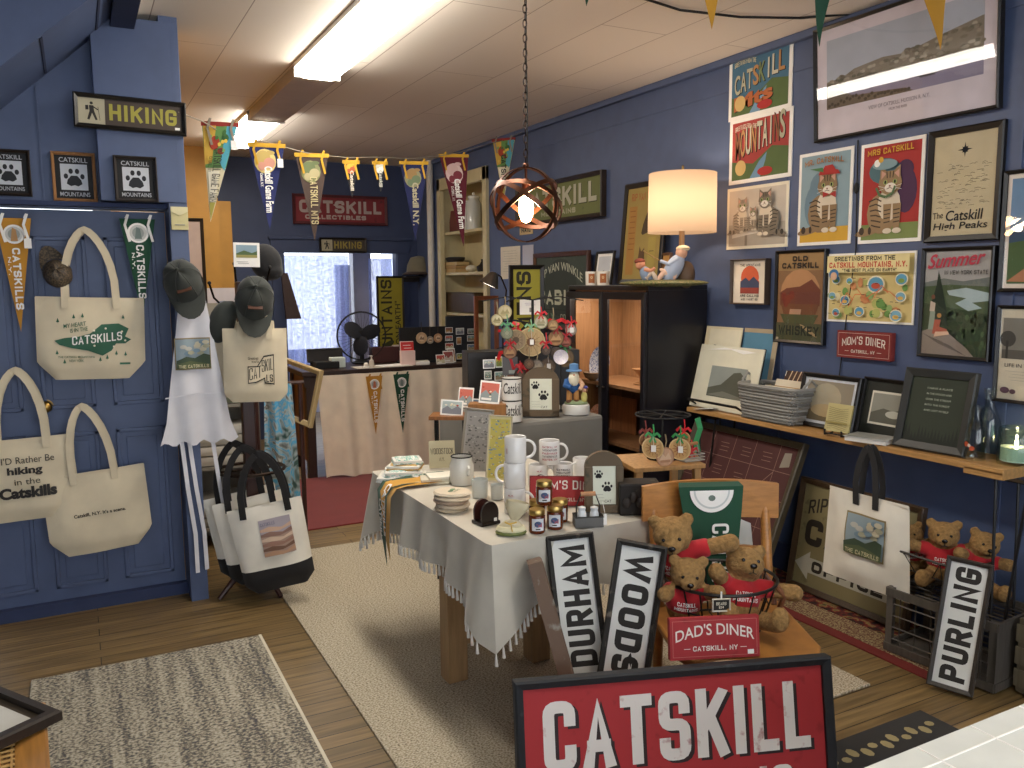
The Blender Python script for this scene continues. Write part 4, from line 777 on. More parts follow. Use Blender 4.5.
# ---- caps
def cap(label, loc, rot, cloth, patch=None, s=1, group=None, name='baseball_cap'):
    t = thing(name, label, 'cap', loc, rot, group); f = MB(); n, k = 22, 8; vs = []; fs = []
    for j in range(k+1):
        q = PI/2*j/k
        for i in range(n):
            a = 2*PI*i/n; r_ = math.cos(q)**.8 if j < k else .02; x = .082*s*r_*math.cos(a); z = .1*s*r_*math.sin(a); y = -.1*s*math.sin(q)*(1+.08*math.sin(a*3))
            vs.append((x*(1+.03*math.sin(a*6)), y, z+.02*math.sin(q)))
    for j in range(k):
        for i in range(n): p = (i+1) % n; fs.append((j*n+i, j*n+p, (j+1)*n+p, (j+1)*n+i))
    f.add(vs, fs, cloth); f.ell((0, -.121*s, .02), (.008, .006, .008), cloth, n=8, k=5)
    for q_ in range(3):
        a = PI*q_/3; f.tube([(.0825*s*math.cos(a)*math.cos(b_)**.8 if math.cos(b_) > 0 else -.0825*s*math.cos(a)*abs(math.cos(b_))**.8, -.121*s*math.sin(abs(b_)) if False else -.121*s*math.cos(abs(b_-PI/2)) , (.1*s*math.sin(a)*(math.copysign(abs(math.cos(b_))**.8, math.cos(b_))))+.02*math.sin(b_)) for b_ in [PI*i/12 for i in range(13)]], .0016, cloth, n=4)
    f.build('crown', t, smooth=True)
    f = MB(); vs = []; fs = []; m_ = 10; L = 6
    for s_ in (0, 1):
        for j in range(L+1):
            for i in range(m_+1):
                a = PI+PI*i/m_; r0 = 1+.0*j; ext = .088*s*(j/L)*math.sin(PI*i/m_)**.6
                vs.append((.083*s*math.cos(a)*(1-.06*j/L), -.004*s_-.02*s-.045*s*(j/L)*(math.cos(a)**2*-.6+.5), .1*s*math.sin(a)-ext))
    nn = (m_+1)*(L+1)
    for s_ in (0, 1):
        for j in range(L):
            for i in range(m_): q = s_*nn+j*(m_+1)+i; fs.append((q, q+1, q+m_+2, q+m_+1))
    f.add(vs, fs, cloth); f.build('brim', t, smooth=True)
    if patch: f = MB(); f.box((0, -.078*s, -.064*s), (.06*s, .006, .03*s), patch, bev=.002, rot=(R(-38), 0, 0)); f.build('leather_patch', t)
    return t
CAPG = mat('#2f332f', 'fabric'); LEA = mat('#4f2f1f', 'plain')
c = at(186, 287, Y=YP-.07)
cap('charcoal cap with leather patch hanging on the blue column above the white apron', c+Vector((-.01, -.01, .015)), (R(-24), R(-16), R(-10)), CAPG, LEA, 1.12, 'charcoal caps')
c = at(58, 276, Y=YP+.0); cap('small brown camouflage cap half behind the green map tote', c+Vector((0, .06, .01)), (R(30), R(160), 0), mat('#6b5b46', 'speck', extra='#3a3228'), None, .75)
# ---- white apron with mountain print
def art_mt(a):
    a.rect(0, 0, 1, 1, K('#8d7c54')); a.rect(.03, .04, .97, .96, K('#8fa0a8')); r = random.Random(6)
    for i in range(16): a.ell(.08+.84*r.random(), .5+.4*r.random(), .1, .06, K(r.choice(['#c9c2a8', '#a8a78f', '#b9b8ae', '#7790a0'])), n=9)
    a.poly([(.03, .3), (.3, .42), (.55, .36), (.8, .5), (.97, .45), (.97, .04), (.03, .04)], K('#3a4a38')); a.poly([(.03, .2), (.4, .28), (.97, .16), (.97, .04), (.03, .04)], K('#4f5a3c')); a.text('THE CATSKILLS', .08, .06, .92, .16, K('#c9c19a'), bold=.02)
t = thing('white_apron', 'white apron with a mountain picture hanging on the column, ties dangling', 'apron', at(200, 442, Y=YP-.09), 0)
WC = mat('#d9d9de', 'fabric'); s1 = sc(t.location); f = MB(); hA = 150*s1; vs = []; fs = []; n = 20
def awarp(x, z): return .014*math.sin(x*45+z*3)*(1-z/hA*.6)-.012*(1-z/hA)
for sd in (0, 1):
    for j in range(15):
        v = j/14; hw0 = (33*(1-v)+11*v+ (4 if v < .15 else 0)*(1-v/.15 if v < .15 else 0))*s1
        for i in range(n+1): u = -1+2*i/n; x = u*hw0+(1-v)*.0; z = v*hA + (0 if v > .02 else .012*math.sin(i*1.3)); vs.append((x, awarp(x, z)-.004*sd, z))
nn = 15*(n+1)
for sd in (0, 1):
    for j in range(14):
        for i in range(n): q = sd*nn+j*(n+1)+i; fs.append((q, q+1, q+n+2, q+n+1))
f.add(vs, fs, WC); f.strip([(-30*s1, -.024, hA*.31), (0, -.026, hA*.33), (27*s1, -.024, hA*.32)], (0, 0, 1), .006, .003, WC)
art_mt(Art(f, -19*s1, hA*.49, 33*s1, 31*s1, -.008, .001, awarp)); f.build('cloth', t, smooth=True)
for k, (x0, x1, y1) in enumerate(((-17, -9, 572), (-10, 0, 570), (12, 22, 560))):
    f = MB(); zb = at(200, y1, Y=YP-.09).z-t.location.z; f.strip([(x0*s1, .0, .01), ((x0*.6+x1*.4)*s1, -.008, zb*.35), ((x0*.3+x1*.7)*s1+.012, .0, zb*.7), (x1*s1, -.006, zb)], (1, .2, 0), .02, .003, WC); f.build('apron_tie', t)
# ================================================================== PENNANT STRING ACROSS THE SHOP
S0, S1 = Vector((CX-.02, YP-.08, at(187, 112, Y=YP-.1).z)), at(524, 131, X=W-.01)
def on_string(px):
    d = _M @ Vector(((px-512)/FPX, (384-150)/FPX, -1)); dd = S1-S0; den = dd.x*d.y-dd.y*d.x; k = (-(S0.x*d.y-S0.y*d.x))/den
    p = S0+dd*k; return p, k
PY = {205: 122, 221: 132, 266: 142, 310: 154, 350: 158, 379: 157, 412: 159, 453: 154, 503: 140}
def zstr(px):
    ks = sorted(PY); a = max([k for k in ks if k <= px] or [ks[0]]); b = min([k for k in ks if k >= px] or [ks[-1]])
    return PY[a] if a == b else PY[a]+(PY[b]-PY[a])*(px-a)/(b-a)
def sp(px, py=None):
    p, k = on_string(px); q = at(px, py if py is not None else zstr(px), Y=p.y); return Vector((p.x, p.y, q.z))
STR = K('#8a8070'); f = MB(); f.tube([S0]+[sp(x) for x in range(205, 515, 12)]+[S1], .003, STR, n=5); f.box(S1+Vector((-.005, 0, 0)), (.02, .03, .03), WHITE, bev=.004); tag(f.build('pennant_string', smooth=True), 'thin string carrying old pennants from the column to the far wall', 'string')
def bust(c1, c2, c3):
    def fn(a):
        a.ell(.45, .8, .3, .34, K(c1)); a.ell(.4, .84, .2, .2, K(c2)); a.ell(.56, .78, .16, .15, K(c3), rot=20); a.ell(.6, .9, .12, .06, K(c2)); a.ell(.35, .74, .1, .12, K(c3))
    return fn
def scenic(a):
    r = random.Random(5); a.poly([(0, .98), (1, .98), (.62, .25), (.5, 0), (.4, .2)], K('#6f9a4a')) if False else None
    a.poly([(.02, .97), (.98, .97), (.78, .55), (.22, .55)], K('#5f8a48')); a.poly([(.04, .97), (.4, .97), (.38, .6), (.2, .58)], K('#caa23f')); a.poly([(.7, .97), (.97, .97), (.75, .52), (.6, .6)], K('#4f9fb0'))
    a.ell(.4, .8, .14, .2, K('#a53a22')); a.ell(.6, .72, .1, .1, K('#8a3a24')); a.ell(.68, .85, .1, .12, K('#2f5f30')); a.poly([(.3, .52), (.62, .52), (.56, .2), (.44, .2)], K('#e3dcc6'))
    a.poly([(.42, .2), (.58, .2), (.5, .02)], K('#a9a04a'))
    for i in range(9): vv = .6+.34*r.random(); a.ell(.5+.62*vv*(r.random()-.5), vv, .05, .06, K(r.choice(['#d8b84a', '#3f6a34', '#b5502e', '#7aa05a'])), n=7)
GS = 'old pennants on the long string'; YT = mat('#c79a2c', 'fabric')
def spen(lb, px, w_px, ytop, ytip, cloth, edge, texts, rz=None, **k):
    p = sp(px, ytop); s = sc(p); h = p.z-sp(px, ytip).z; rz = face(p)*.8 if rz is None else rz
    return pennant(lb, (p.x, p.y-.012, p.z-h-.008), rz, w_px*s*1.04, h, cloth, edge, texts, group=GS, wav=.008, **k)
scp = dict(deco=scenic, sub='CATSKILL, N.Y.', textcol=INK, yel_ties=STR)
CRF = mat('#d9cfae', 'fabric')
spen('scenic game farm pennant nearest the column, red band and bright pictures', 221, 33, 122, 221, CRF, mat('#8a2a22', 'fabric'), 'CATSKILL GAME FARM', rz=R(-8), tagc=True, skew=-.07, **scp)
spen('navy game farm pennant with a buffalo picture and yellow band', 266, 34, 143, 228, FNV, YT, 'Catskill Game Farm', sub='Catskill, N.Y.', deco=bust('#d8c27a', '#b9a05c', '#c98f7a'), tagc=True)
spen('brown Catskill mountains pennant in front of the red sign', 311, 31, 153, 240, FBR, YT, 'CATSKILL MTS', sub=None, deco=bust('#7d7f54', '#5f6a44', '#a59a72'), textcol=K('#c8b98a'))
spen('tiny dark pennant with an orange figure, left of two small ones', 350, 15, 160, 197, mat('#1d1a1e', 'fabric'), YT, 'Catskill', sub=None, deco=bust('#c0672c', '#d8a23a', '#a5502a'), tagc=False, textcol=K('#c9bfae'))
spen('tiny dark pennant with a pale bird, right of two small ones', 379, 14, 161, 192, mat('#1a1a22', 'fabric'), YT, 'Catskill', sub=None, deco=bust('#d8d8d0', '#c9c9c0', '#e8e8e0'), tagc=False, textcol=K('#b9b9ae'))
spen('royal blue pennant lettered in old style with yellow band', 413, 27, 161, 240, mat('#1c2350', 'fabric'), YT, 'Catskill N.Y.', sub=None, deco=bust('#8d8a66', '#9a7a4a', '#6a7a5a'), textcol=K('#b5ad90'))
spen('maroon game farm pennant hanging over the cream shelves', 453, 28, 154, 246, FMR, YT, 'Catskill Game Farm', sub='CATSKILL, N.Y.', deco=bust('#d3b9b4', '#c9a9a4', '#7a2a36'), skew=.06)
spen('scenic pennant behind the globe lamp next to the far end of the string', 503, 24, 138, 200, CRF, mat('#8a2a22', 'fabric'), 'CATSKILL', rz=R(-50), **dict(scp, sub=None))
# short bunting near the front, hanging from a cord that leaves the picture
t0 = [(590, -52, 9, 30), (707, -48, 28, 34), (829, -60, 47, 40), (935, -60, 52, 42), (1012, -60, 56, 44)]
f = MB(); BYd = 2.35; pts = [at(x, y-2, Y=BYd) for x, y, _, _ in t0]; pts = [at(520, -48, Y=BYd)]+pts+[at(1090, -58, Y=BYd)]; pts[0].z = min(pts[0].z, CEIL-.02); f.tube([Vector((p.x, p.y, min(p.z, CEIL-.02))) for p in pts], .003, STR, n=5); tag(f.build('bunting_line', smooth=True), 'cord of plain triangle bunting strung near the ceiling at the front', 'cord')
LB = ['green bunting flag whose tip shows right of the lamp chain', 'gold bunting flag over the right side of the ceiling, left of the cable', 'green bunting flag hanging over the left edge of the harbour print', 'gold bunting flag hanging over the middle of the harbour print', 'green bunting flag at the top right corner']
for i, (x, y0, y1, wp) in enumerate(t0):
    p = at(x, y0, Y=BYd-.004); p.z = min(p.z, CEIL-.02); q = at(x, y1, Y=BYd-.004)
    pennant(LB[i], (p.x, BYd-.004, q.z), R(-12), wp*sc(p), p.z-q.z, FGR if i % 2 == 0 else mat('#c8922c', 'fabric'), None, None, disc=None, ties=False, sub=None, group='bunting flags near the ceiling', name='bunting_flag', wav=.02, skew=(.03 if i % 2 else -.02))
f = MB(); f.tube([at(x, y, Z=CEIL-.012) for x, y in ((636, -4), (680, 10), (740, 17), (800, 18))]+[at(850, 14, X=W-.03)], .006, BLACK, n=6); tag(f.build('ceiling_cable', smooth=True), 'black cable sagging along the ceiling to the right wall', 'cable')
# ================================================================== BACK OF THE SHOP
def art_coll(a): a.rect(0, 0, 1, 1, mat('#762228', 'worn', extra='#5a1a20')); a.text('CATSKILL', .04, .36, .96, .88, K('#a89a94'), bold=.05); a.text('COLLECTIBLES', .1, .1, .78, .28, K('#a89a94'), bold=.03)
a0, a1, a2 = at(292, 191, Y=BK-.03), at(387, 197, Y=BK-.03), at(387, 226, Y=BK-.03)
picture('collectibles_sign', 'long dark red collectibles sign high on the back wall', 'sign', ((a0.x+a1.x)/2, BK-.012, a2.z), 0, a1.x-a0.x, a1.z-a2.z, fw=.03, d=.03, fm=mat('#4d171b', 'plain'), pm=RED, art=art_coll)
def art_hik2(a): a.rect(0, 0, .25, 1, K('#9a927a')); hiker(a, .125, .5, .19, INK); a.rect(.25, 0, 1, 1, K('#3a322c')); a.text('HIKING', .29, .2, .93, .84, K('#8a7a34'), bold=.05)
a0, a1, a2 = at(319, 240, Y=BK-.07), at(366, 240, Y=BK-.07), at(366, 253, Y=BK-.07)
picture('hiking_sign', 'small hiking sign over the curtained back doorway', 'sign', ((a0.x+a1.x)/2, BK-.066, a2.z), 0, a1.x-a0.x, a1.z-a2.z+.02, fw=.02, d=.03, fm=FR, pm=TAN, art=art_hik2, group='hiking signs')
def art_mtn(a):
    a.rect(0, 0, 1, 1, K('#8f8420')); a.text('MOUNTAINS', .1, .02, .56, .98, K('#23200f'), bold=.02, rot=90); a.text('PLACE ON EARTH"', .68, .0, .92, .75, K('#23200f'), bold=.01, rot=90); a.ell(.35, .28, .3, .12, K('#35381a'), rot=30, n=12)
def sign_at(name, label, tl, br, Y, rz=0, lean=0, **k):
    a, b = at(tl[0], (tl[1]+br[1])/2, Y=Y), at(br[0], (tl[1]+br[1])/2, Y=Y); zt, zb = at((tl[0]+br[0])/2, tl[1], Y=Y).z, at((tl[0]+br[0])/2, br[1], Y=Y).z
    return picture(name, label, k.pop('cat', 'sign'), ((a.x+b.x)/2, Y, zb), rz, b.x-a.x, zt-zb, lean=lean, **k)
sign_at('mountains_sign', 'tall yellow sign with sideways black letters beside the back doorway', (377, 276), (404, 372), BK-.1, fw=.02, d=.03, fm=FR, pm=GOLD, art=art_mtn, group='tall yellow signs')
t = sign_at('mountains_sign', 'yellow sign with big sideways letters in front of the green cabins sign', (510, 265), (542, 345), 5.15, rz=R(-12), fw=.03, d=.03, fm=FR, pm=GOLD, art=lambda a: (a.rect(0, 0, 1, 1, K('#9a9230')), a.text('MTNS', .12, .1, .66, .97, K('#23200f'), bold=.03, rot=90)), group='tall yellow signs')
ymt = t.location.copy()
f = MB(); p = at(289, 319, Y=BK-.4); q = at(289, 273, Y=BK-.4); f.prism([(-.03, 0), (.12, 0), (.0, q.z-p.z), (-.06, q.z-p.z)], -.02, .02, mat('#38241a', 'wood')); tag(f.build('dark_board', loc=p), 'dark narrow wooden board in front of the lace curtain', 'board')
# hat on a wall peg
t = thing('felt_hat', 'grey brown felt hat resting on a wall hook beside the white pipe', 'hat', at(419, 274, Y=BK-.15), 0); HT = mat('#77705c', 'fabric'); f = MB(); f.lathe([(.0001, .2), (.09, .18), (.13, .1), (.14, .02)], HT, n=18, sy=.8, cap=False); f.build('crown', t, smooth=True)
f = MB(); f.lathe([(.13, .03), (.19, 0), (.185, -.006), (.13, .02)], mat('#3d2c22', 'fabric'), n=18, sy=.8, cap=False); f.build('brim', t, smooth=True); f = MB(); f.box((0, .02, -.03), (.36, .2, .012), mat('#2c2623', 'wood')); f.box((0, .11, -.06), (.3, .012, .05), mat('#2c2623', 'wood')); tag(f.build('hat_shelf', loc=t.location), 'small dark wall shelf carrying the felt hat', 'shelf')
# ================================================================== COUNTER AT THE BACK
cy = 6.75; c0, c1 = at(304, 372, Y=cy), at(479, 360, Y=cy); CT = .9; cdep = .62
DW = mat('#33211a', 'wood'); HW = mat('#7a5233', 'wood'); cxm = (c0.x+c1.x)/2; cw = c1.x-c0.x
t = thing('sales_counter', 'dark wooden counter behind the cream drape at the back', 'counter', (cxm, cy+cdep/2, 0))
f = MB(); f.box((0, 0, CT-.02), (cw+.04, cdep+.04, .04), DW, bev=.006); f.box((0, -cdep/2+.03, CT-.08), (cw, .04, .09), DW); f.build('countertop', t)
for x, y in ((-cw/2+.05, -cdep/2+.05), (cw/2-.05, -cdep/2+.05), (-cw/2+.05, cdep/2-.05), (cw/2-.05, cdep/2-.05)): f = MB(); f.box((x, y, (CT-.04)/2), (.07, .07, CT-.04), DW, bev=.004); f.build('leg', t)
f = MB(); f.box((-cw/2+.05, 0, .5), (.03, cdep-.1, .75), HW); f.build('side_panel', t)
f = MB(); nx, nz = 110, 12; vs = []; fs = []; x0, x1 = at(317, 400, Y=cy-.06).x, at(471, 400, Y=cy-.06).x
for j in range(nz+1):
    v = j/nz
    for i in range(nx+1):
        u = i/nx; am = .022*(1-.55*v); vs.append((x0+(x1-x0)*u-.0*(1-v)+.05*(1-v)*(1-u), cy-.075+am*math.sin(u*34)+am*.6*math.sin(u*57+1.3)-.02*(1-v), .02+.012*math.sin(u*22)*(1-v)+(CT-.05)*v))
for j in range(nz):
    for i in range(nx): q = j*(nx+1)+i; fs.append((q, q+1, q+nx+2, q+nx+1))
f.add(vs, fs, mat('#f0e2ca', 'fabric')); o = f.build('counter_drape', smooth=True); tag(o, 'long cream fabric drape pinned along the front of the counter', 'drape')
s_ = sc((2.2, cy, .8))
for lb, x, y0, y1, cl, dc in (('gold pennant pinned to the cream counter drape', 376, 376, 434, FGO, '#b5674a'), ('green pennant pinned to the cream counter drape', 403, 374, 433, FGR, '#6f7f7a')):
    p, q = at(x, y0, Y=cy-.13), at(x, y1, Y=cy-.13); pennant(lb, (q.x, cy-.125, q.z), 0, 17*s_, p.z-q.z, cl, None, 'CATSKILLS', disc=dc, group='pennants on the counter drape', yel_ties=cl, wav=.004)
def ct(px, dy=.0): q = at(px, 360, Y=cy+dy); return Vector((q.x, cy+dy, CT+.001))
s_ = sc((2.3, cy, .9))
t = thing('cash_register', 'black cash register screen with a white receipt printer', 'cash register', ct(325, .3)); f = MB(); f.box((.0, .0, .1), (36*s_, .03, 13*s_), mat('#121214', 'plain', .3), rot=(R(-14), 0, 0), bev=.005); f.box((0, .01, .158), (36*s_, .035, .004), mat('#9a9ca0', 'plain'), rot=(R(-14), 0, 0)); f.box((-.06, .06, .03), (.1, .05, .06), BLACK); f.build('screen', t)
f = MB(); f.box((-.02, -.1, .03), (.2, .14, .06), BLACK, bev=.008); f.build('keypad', t); f = MB(); f.box((.08, -.09, .045), (.12, .1, .085), K('#cfd8cf'), bev=.006); f.build('printer', t)
t = thing('desk_fan', 'large black fan against the lace curtain behind the counter', 'fan', (at(361, 365, Y=cy+.5).x, cy+.46, CT+.002), R(-15)); Rf = 21*s_*1.2; f = MB(); zc = Rf+.03
f.lathe([(.09, 0), (.1, .01), (.02, .03), (.02, zc-Rf*.2)], BLACK, n=16); f.build('base', t, smooth=True); f = MB()
ring = lambda r_, y: [(r_*math.cos(2*PI*i/28), y, zc+r_*math.sin(2*PI*i/28)) for i in range(28)]
f.tube(ring(Rf, 0), .007, BLACK, n=6, closed=True); f.tube(ring(Rf*.98, -.05), .003, BLACK, n=5, closed=True)
for i in range(36): a = 2*PI*i/36; f.tube([(.04*math.cos(a), -.08, zc+.04*math.sin(a)), (Rf*.7*math.cos(a), -.075, zc+Rf*.7*math.sin(a)), (Rf*math.cos(a), -.01, zc+Rf*math.sin(a))], .0014, BLACK, n=4)
f.build('guard', t); f = MB()
for k in range(3): a = 2*PI*k/3+.4; f.ell((Rf*.42*math.cos(a), -.02, zc+Rf*.42*math.sin(a)), (Rf*.42, .006, Rf*.33), mat('#0f1220', 'plain'), rot=(.3, -a, 0), n=14, k=6)
f.build('blade', t, smooth=True) if False else f.build('rotor', t, smooth=True); f = MB(); f.lathe([(.06, 0), (.07, .06), (.05, .12)], BLACK, (0, .1, zc), rot=(PI/2, 0, 0)); f.build('motor', t, smooth=True)
f = MB(); f.lathe([(.02, 0), (.024, .01), (.02, .06), (.008, .07), (.006, .09), (.01, .092), (.01, .1)], mat('#d9cdbd', 'gloss'), n=12); f.box((-.012, 0, .1), (.04, .008, .006), WHITE); tag(f.build('pump_bottle', smooth=True, loc=ct(371.5, .05)), 'small white pump bottle on the counter', 'bottle')
f = MB(); f.ell((0, 0, .024), (.022, .02, .024), mat('#e6ddd0', 'gloss')); f.ell((.0, 0, .012), (.028, .024, .012), WHITE); tag(f.build('china_figure', smooth=True, loc=ct(366, .03)), 'small white rounded china ornament left of the pump bottle', 'ornament')
def card_display(lb, loc, rz, hx, hx2, s, group=None):
    t = thing('leaflet_box', lb, 'leaflet box', loc, rz, group); f = MB(); f.box((0, .02, .05*s), (.1*s, .06*s, .1*s), K(hx2), bev=.003); f.build('tray', t); f = MB(); f.box((0, .03*s, .09*s), (.095*s, .01, .15*s), K(hx2), rot=(R(-12), 0, 0)); a = Art(f, -.045*s, .03*s, .09*s, .13*s, .013*s, .0005, lambda x, z: .2*(z-.1*s)); a.rect(0, .55, 1, 1, K(hx)); a.rect(.1, .1, .9, .45, K('#d87a6a')); a.lines(.15, .6, .85, .9, 2, WHITE, .004); f.build('leaflets', t)
card_display('red and white leaflet box on the counter', ct(408, .08), R(-10), '#c0282a', '#e8c9c2', 1.25)
f = MB(); f.box((0, 0, .015), (.12, .08, .03), WHITE, bev=.003); f.box((0, 0, .032), (.11, .07, .006), K('#cfc6b6')); tag(f.build('card_pile', loc=ct(422, .06), rot=(0, 0, -.2)), 'flat white pile of cards between leaflet box and postcards', 'cards')
# dark screen board standing on the counter with postcards and hanging wooden discs
f = MB(); q = ct(424, .22); f.box((0, 0, .16), (.46, .02, .32), mat('#14110f', 'plain')); f.box((0, .03, .01), (.46, .12, .02), BLACK); tag(f.build('black_backboard', loc=q), 'black board on the counter behind the hanging wooden discs', 'board')
for i, (x, y, w_) in enumerate(((421.5, 338, 12), (430, 340, 8), (438, 338, 9.5))):
    q = at(x, y, Y=cy+.17); t = thing('wooden_disc_ornament', ('largest pale wooden disc ornament on the counter board, leftmost of three', 'narrow grey wooden disc ornament between two larger ones on the counter board', 'tan oval wooden disc ornament nearest the postcards on the counter board')[i], 'ornament', q, 0, 'wooden discs on the counter board')
    f = MB(); f.lathe([(w_*s_*.5, -.004), (w_*s_*.5, .004)], mat(('#c9a680', '#9a9080', '#b98d66')[i], 'wood'), rot=(PI/2, 0, 0), n=18, sx=1); a = Art(f, -w_*s_*.4, -w_*s_*.4, w_*s_*.8, w_*s_*.8, -.005); a.ell(.5, .5, .36, .36, K('#d9bd9a')); a.poly([(.2, .35), (.45, .7), (.6, .5), (.8, .65), (.8, .3)], K('#8a7058')); f.build('disc', t)
    f = MB(); f.tube([(0, 0, w_*s_*.5), (.002, 0, w_*s_*.5+.09)], .002, K('#5a4a3c'), n=4); f.build('loop', t)
PC = [('#8d5f4a', '#b5884a'), ('#a9b6b4', '#7c7f86'), ('#9aa59a', '#6e7f74'), ('#c86a5a', '#8f9a9a'), ('#c9a36a', '#a5744a'), ('#7fa09a', '#8f7f66'), ('#b8564a', '#d0c9a8'), ('#6b7f94', '#a89a7f'), ('#8a9a5a', '#c8b060'), ('#9a4f4a', '#c9b9a9'), ('#b5a23a', '#7a8a4a'), ('#5f7f8a', '#b0a58a')]
def postcard(lb, loc, rot, w, h, k, group, name='postcard', th=.002):
    f = MB(); f.box((0, 0, h/2), (w, th, h), POLY); a = Art(f, -w/2, 0, w, h, -th/2); c1, c2 = PC[k % len(PC)]; r = random.Random(k)
    a.rect(.07, .09, .93, .91, K(c1)); a.poly([(.07, .09), (.07, .35+.2*r.random()), (.3, .6), (.5, .4), (.75, .62), (.93, .45), (.93, .09)], K(c2))
    for _ in range(5): a.ell(.15+.7*r.random(), .2+.6*r.random(), .06, .04, K(r.choice(['#d8cfae', '#5a4a3a', '#b0503a', '#e8e0c8', '#4a5a4a'])), n=7)
    if k % 3 == 0: a.rect(.12, .14, .6, .24, WHITE)
    return tag(f.build(name, loc=loc, rot=rot), lb, 'postcard', group)
t = thing('postcard_board', 'dark postcard board on the right end of the counter', 'display board', ct(461, .2)); f = MB(); hB = .62; f.box((0, 0, .2), (34*s_, .02, .42), mat('#22262a', 'plain'), bev=.002); f.build('backing', t); f = MB(); f.box((0, .04, .01), (34*s_, .1, .02), BLACK); f.build('foot', t)
rows = [(449, 330, 8.5, 6), (460, 331, 9.5, 7), (471, 331, 8, 5.5), (449, 338, 8.5, 5.6), (459, 340.5, 5.6, 8), (471, 338, 9, 6.5), (449.5, 346, 9.5, 7), (471, 347, 8.5, 6.5), (460.5, 356, 9, 6.5)]
RL = ['brown top left', 'grey green top middle', 'green top right', 'pale blue second row left', 'upright tan middle', 'blue grey second row right', 'red and grey third row left', 'olive and brown third row right', 'red lowest']
for i, (x, y, w_, h_) in enumerate(rows):
    q = at(x, y+h_/2, Y=cy+.186); postcard(RL[i]+' postcard pinned on the dark counter board', q, (0, 0, 0), w_*s_, h_*s_, i, 'postcards on the counter board')
for i, (x, w_, h_, dy) in enumerate(((441, 10, 10, .0), (449, 12, 13, .05), (452, 9, 15, .1))):
    postcard(('red and white card standing in front on the counter beside the drape end', 'larger cream bordered card standing behind the first on the counter', 'tallest card at the back of the little group on the counter')[i], ct(x, dy), (R(-12), 0, 0), w_*s_, h_*s_, 6+i*3, 'cards standing on the counter')
f = MB(); q = ct(382, -.22+.3); f.box((0, 0, .002), (.5, .2, .003), K('#cfc6b8')); f.box((.1, .03, .005), (.25, .15, .003), WHITE, rot=(0, 0, .2)); tag(f.build('paper_sheets', loc=q), 'loose white paper sheets along the counter top', 'paper')
f = MB(); q = ct(397, .45); f.box((0, 0, .07), (.5, .1, .14), mat('#4a2320', 'plain'), bev=.01); f.box((.12, -.0, .145), (.3, .08, .008), K('#b9aaa0')); tag(f.build('dark_red_box', loc=q), 'long dark red box behind the leaflet box on the counter', 'box')
# tall slim brown wooden frame in front of the built-in shelves, clip lamp beside
t = thing('mirror_frame', 'tall slim brown wooden frame standing before the cream shelves', 'frame', (0, 0, 0)); a0, a1, b0 = at(474, 296, Y=6.2), at(497, 296, Y=6.2), at(486, 380, Y=6.2)
t.location = ((a0.x+a1.x)/2, 6.2, .9); t.rotation_euler = (0, 0, R(-8)); f = MB(); rectframe(f, a1.x-a0.x, a0.z-.9, .035, .03, mat('#7a4426', 'wood')); f.build('frame', t)
f = MB(); f.add([(-.09, -.012, .03), (.09, -.012, .03), (.09, -.012, a0.z-.93), (-.09, -.012, a0.z-.93)], [(0, 1, 2, 3)], mat('#ffffff', 'pane')); f.build('glass', t)
t = thing('clip_lamp', 'small metal clip lamp with a white rimmed shade near the yellow sign', 'lamp', at(489, 285, Y=5.6), R(-20)); f = MB(); f.lathe([(.02, .1), (.035, .09), (.075, 0), (.078, -.004)], mat('#9c948a', 'metal', .3), rot=(0, R(25), 0), cap=False, n=18); f.build('shade', t, smooth=True); f = MB(); f.lathe([(.066, .004), (.066, .0)], mat('#fff2dc', 'emit', extra=3), rot=(0, R(25), 0), n=18); f.build('bulb', t)
f = MB(); f.tube([(.04, 0, .09), (.09, 0, .06), (.13, 0, -.04), (.1, 0, -.3), (.1, 0, -.62)], .006, mat('#3a2f2a', 'metal'), n=6); f.build('arm', t)
# ================================================================== DISPLAY CABINET
cX, cY0, cY1, cH = 2.95, 3.93, 4.82, 1.59; BK2 = mat('#14131a', 'plain', .35); INW = mat('#9c7656', 'wood')
t = thing('display_cabinet', 'tall black display cabinet with two glass doors showing a warm wood interior', 'cabinet', ((cX+W-.02)/2, (cY0+cY1)/2, 0), -PI/2); cw = cY1-cY0; cdp = W-.03-cX
f = MB(); f.box((0, 0, cH-.015), (cw, cdp, .03), BK2, bev=.004); f.box((0, 0, .05), (cw, cdp, .1), BK2)
for x in (-cw/2+.012, cw/2-.012): f.box((x, 0, cH/2), (.024, cdp, cH-.06), BK2)
f.box((0, cdp/2-.01, cH/2), (cw-.05, .015, cH-.06), INW); 
for x in (-cw/2+.03, cw/2-.03): f.box((x, .01, cH/2), (.008, cdp-.06, cH-.08), INW)
f.box((0, .01, cH-.035), (cw-.06, cdp-.06, .008), INW); f.build('carcass', t)
cz = [at(600, 379, X=cX+.2).z, at(600, 432, X=cX+.2).z]
for z in cz+[.45]: f = MB(); f.box((0, .01, z), (cw-.07, cdp-.07, .02), INW); f.build('shelf', t)
for sx in (-1, 1):
    f = MB(); hw = cw/2; x = sx*hw/2; rectframe_z = .06
    g = MB(); g.X = Matrix.Translation((x, -cdp/2-.002, .06)); rectframe(g, hw-.006, cH-.1, .045, .022, BK2); d = g.build('door', t)
    g = MB(); g.add([(x-hw/2+.05, -cdp/2-.01, .12), (x+hw/2-.05, -cdp/2-.01, .12), (x+hw/2-.05, -cdp/2-.01, cH-.1), (x-hw/2+.05, -cdp/2-.01, cH-.1)], [(0, 1, 2, 3)], mat('#f4efe8', 'pane')); g.build('glass', d)
    g = MB(); g.ell((x-sx*(hw/2-.03), -cdp/2-.035, .95), (.01, .012, .01), mat('#3a3430', 'metal')); g.build('knob', d)
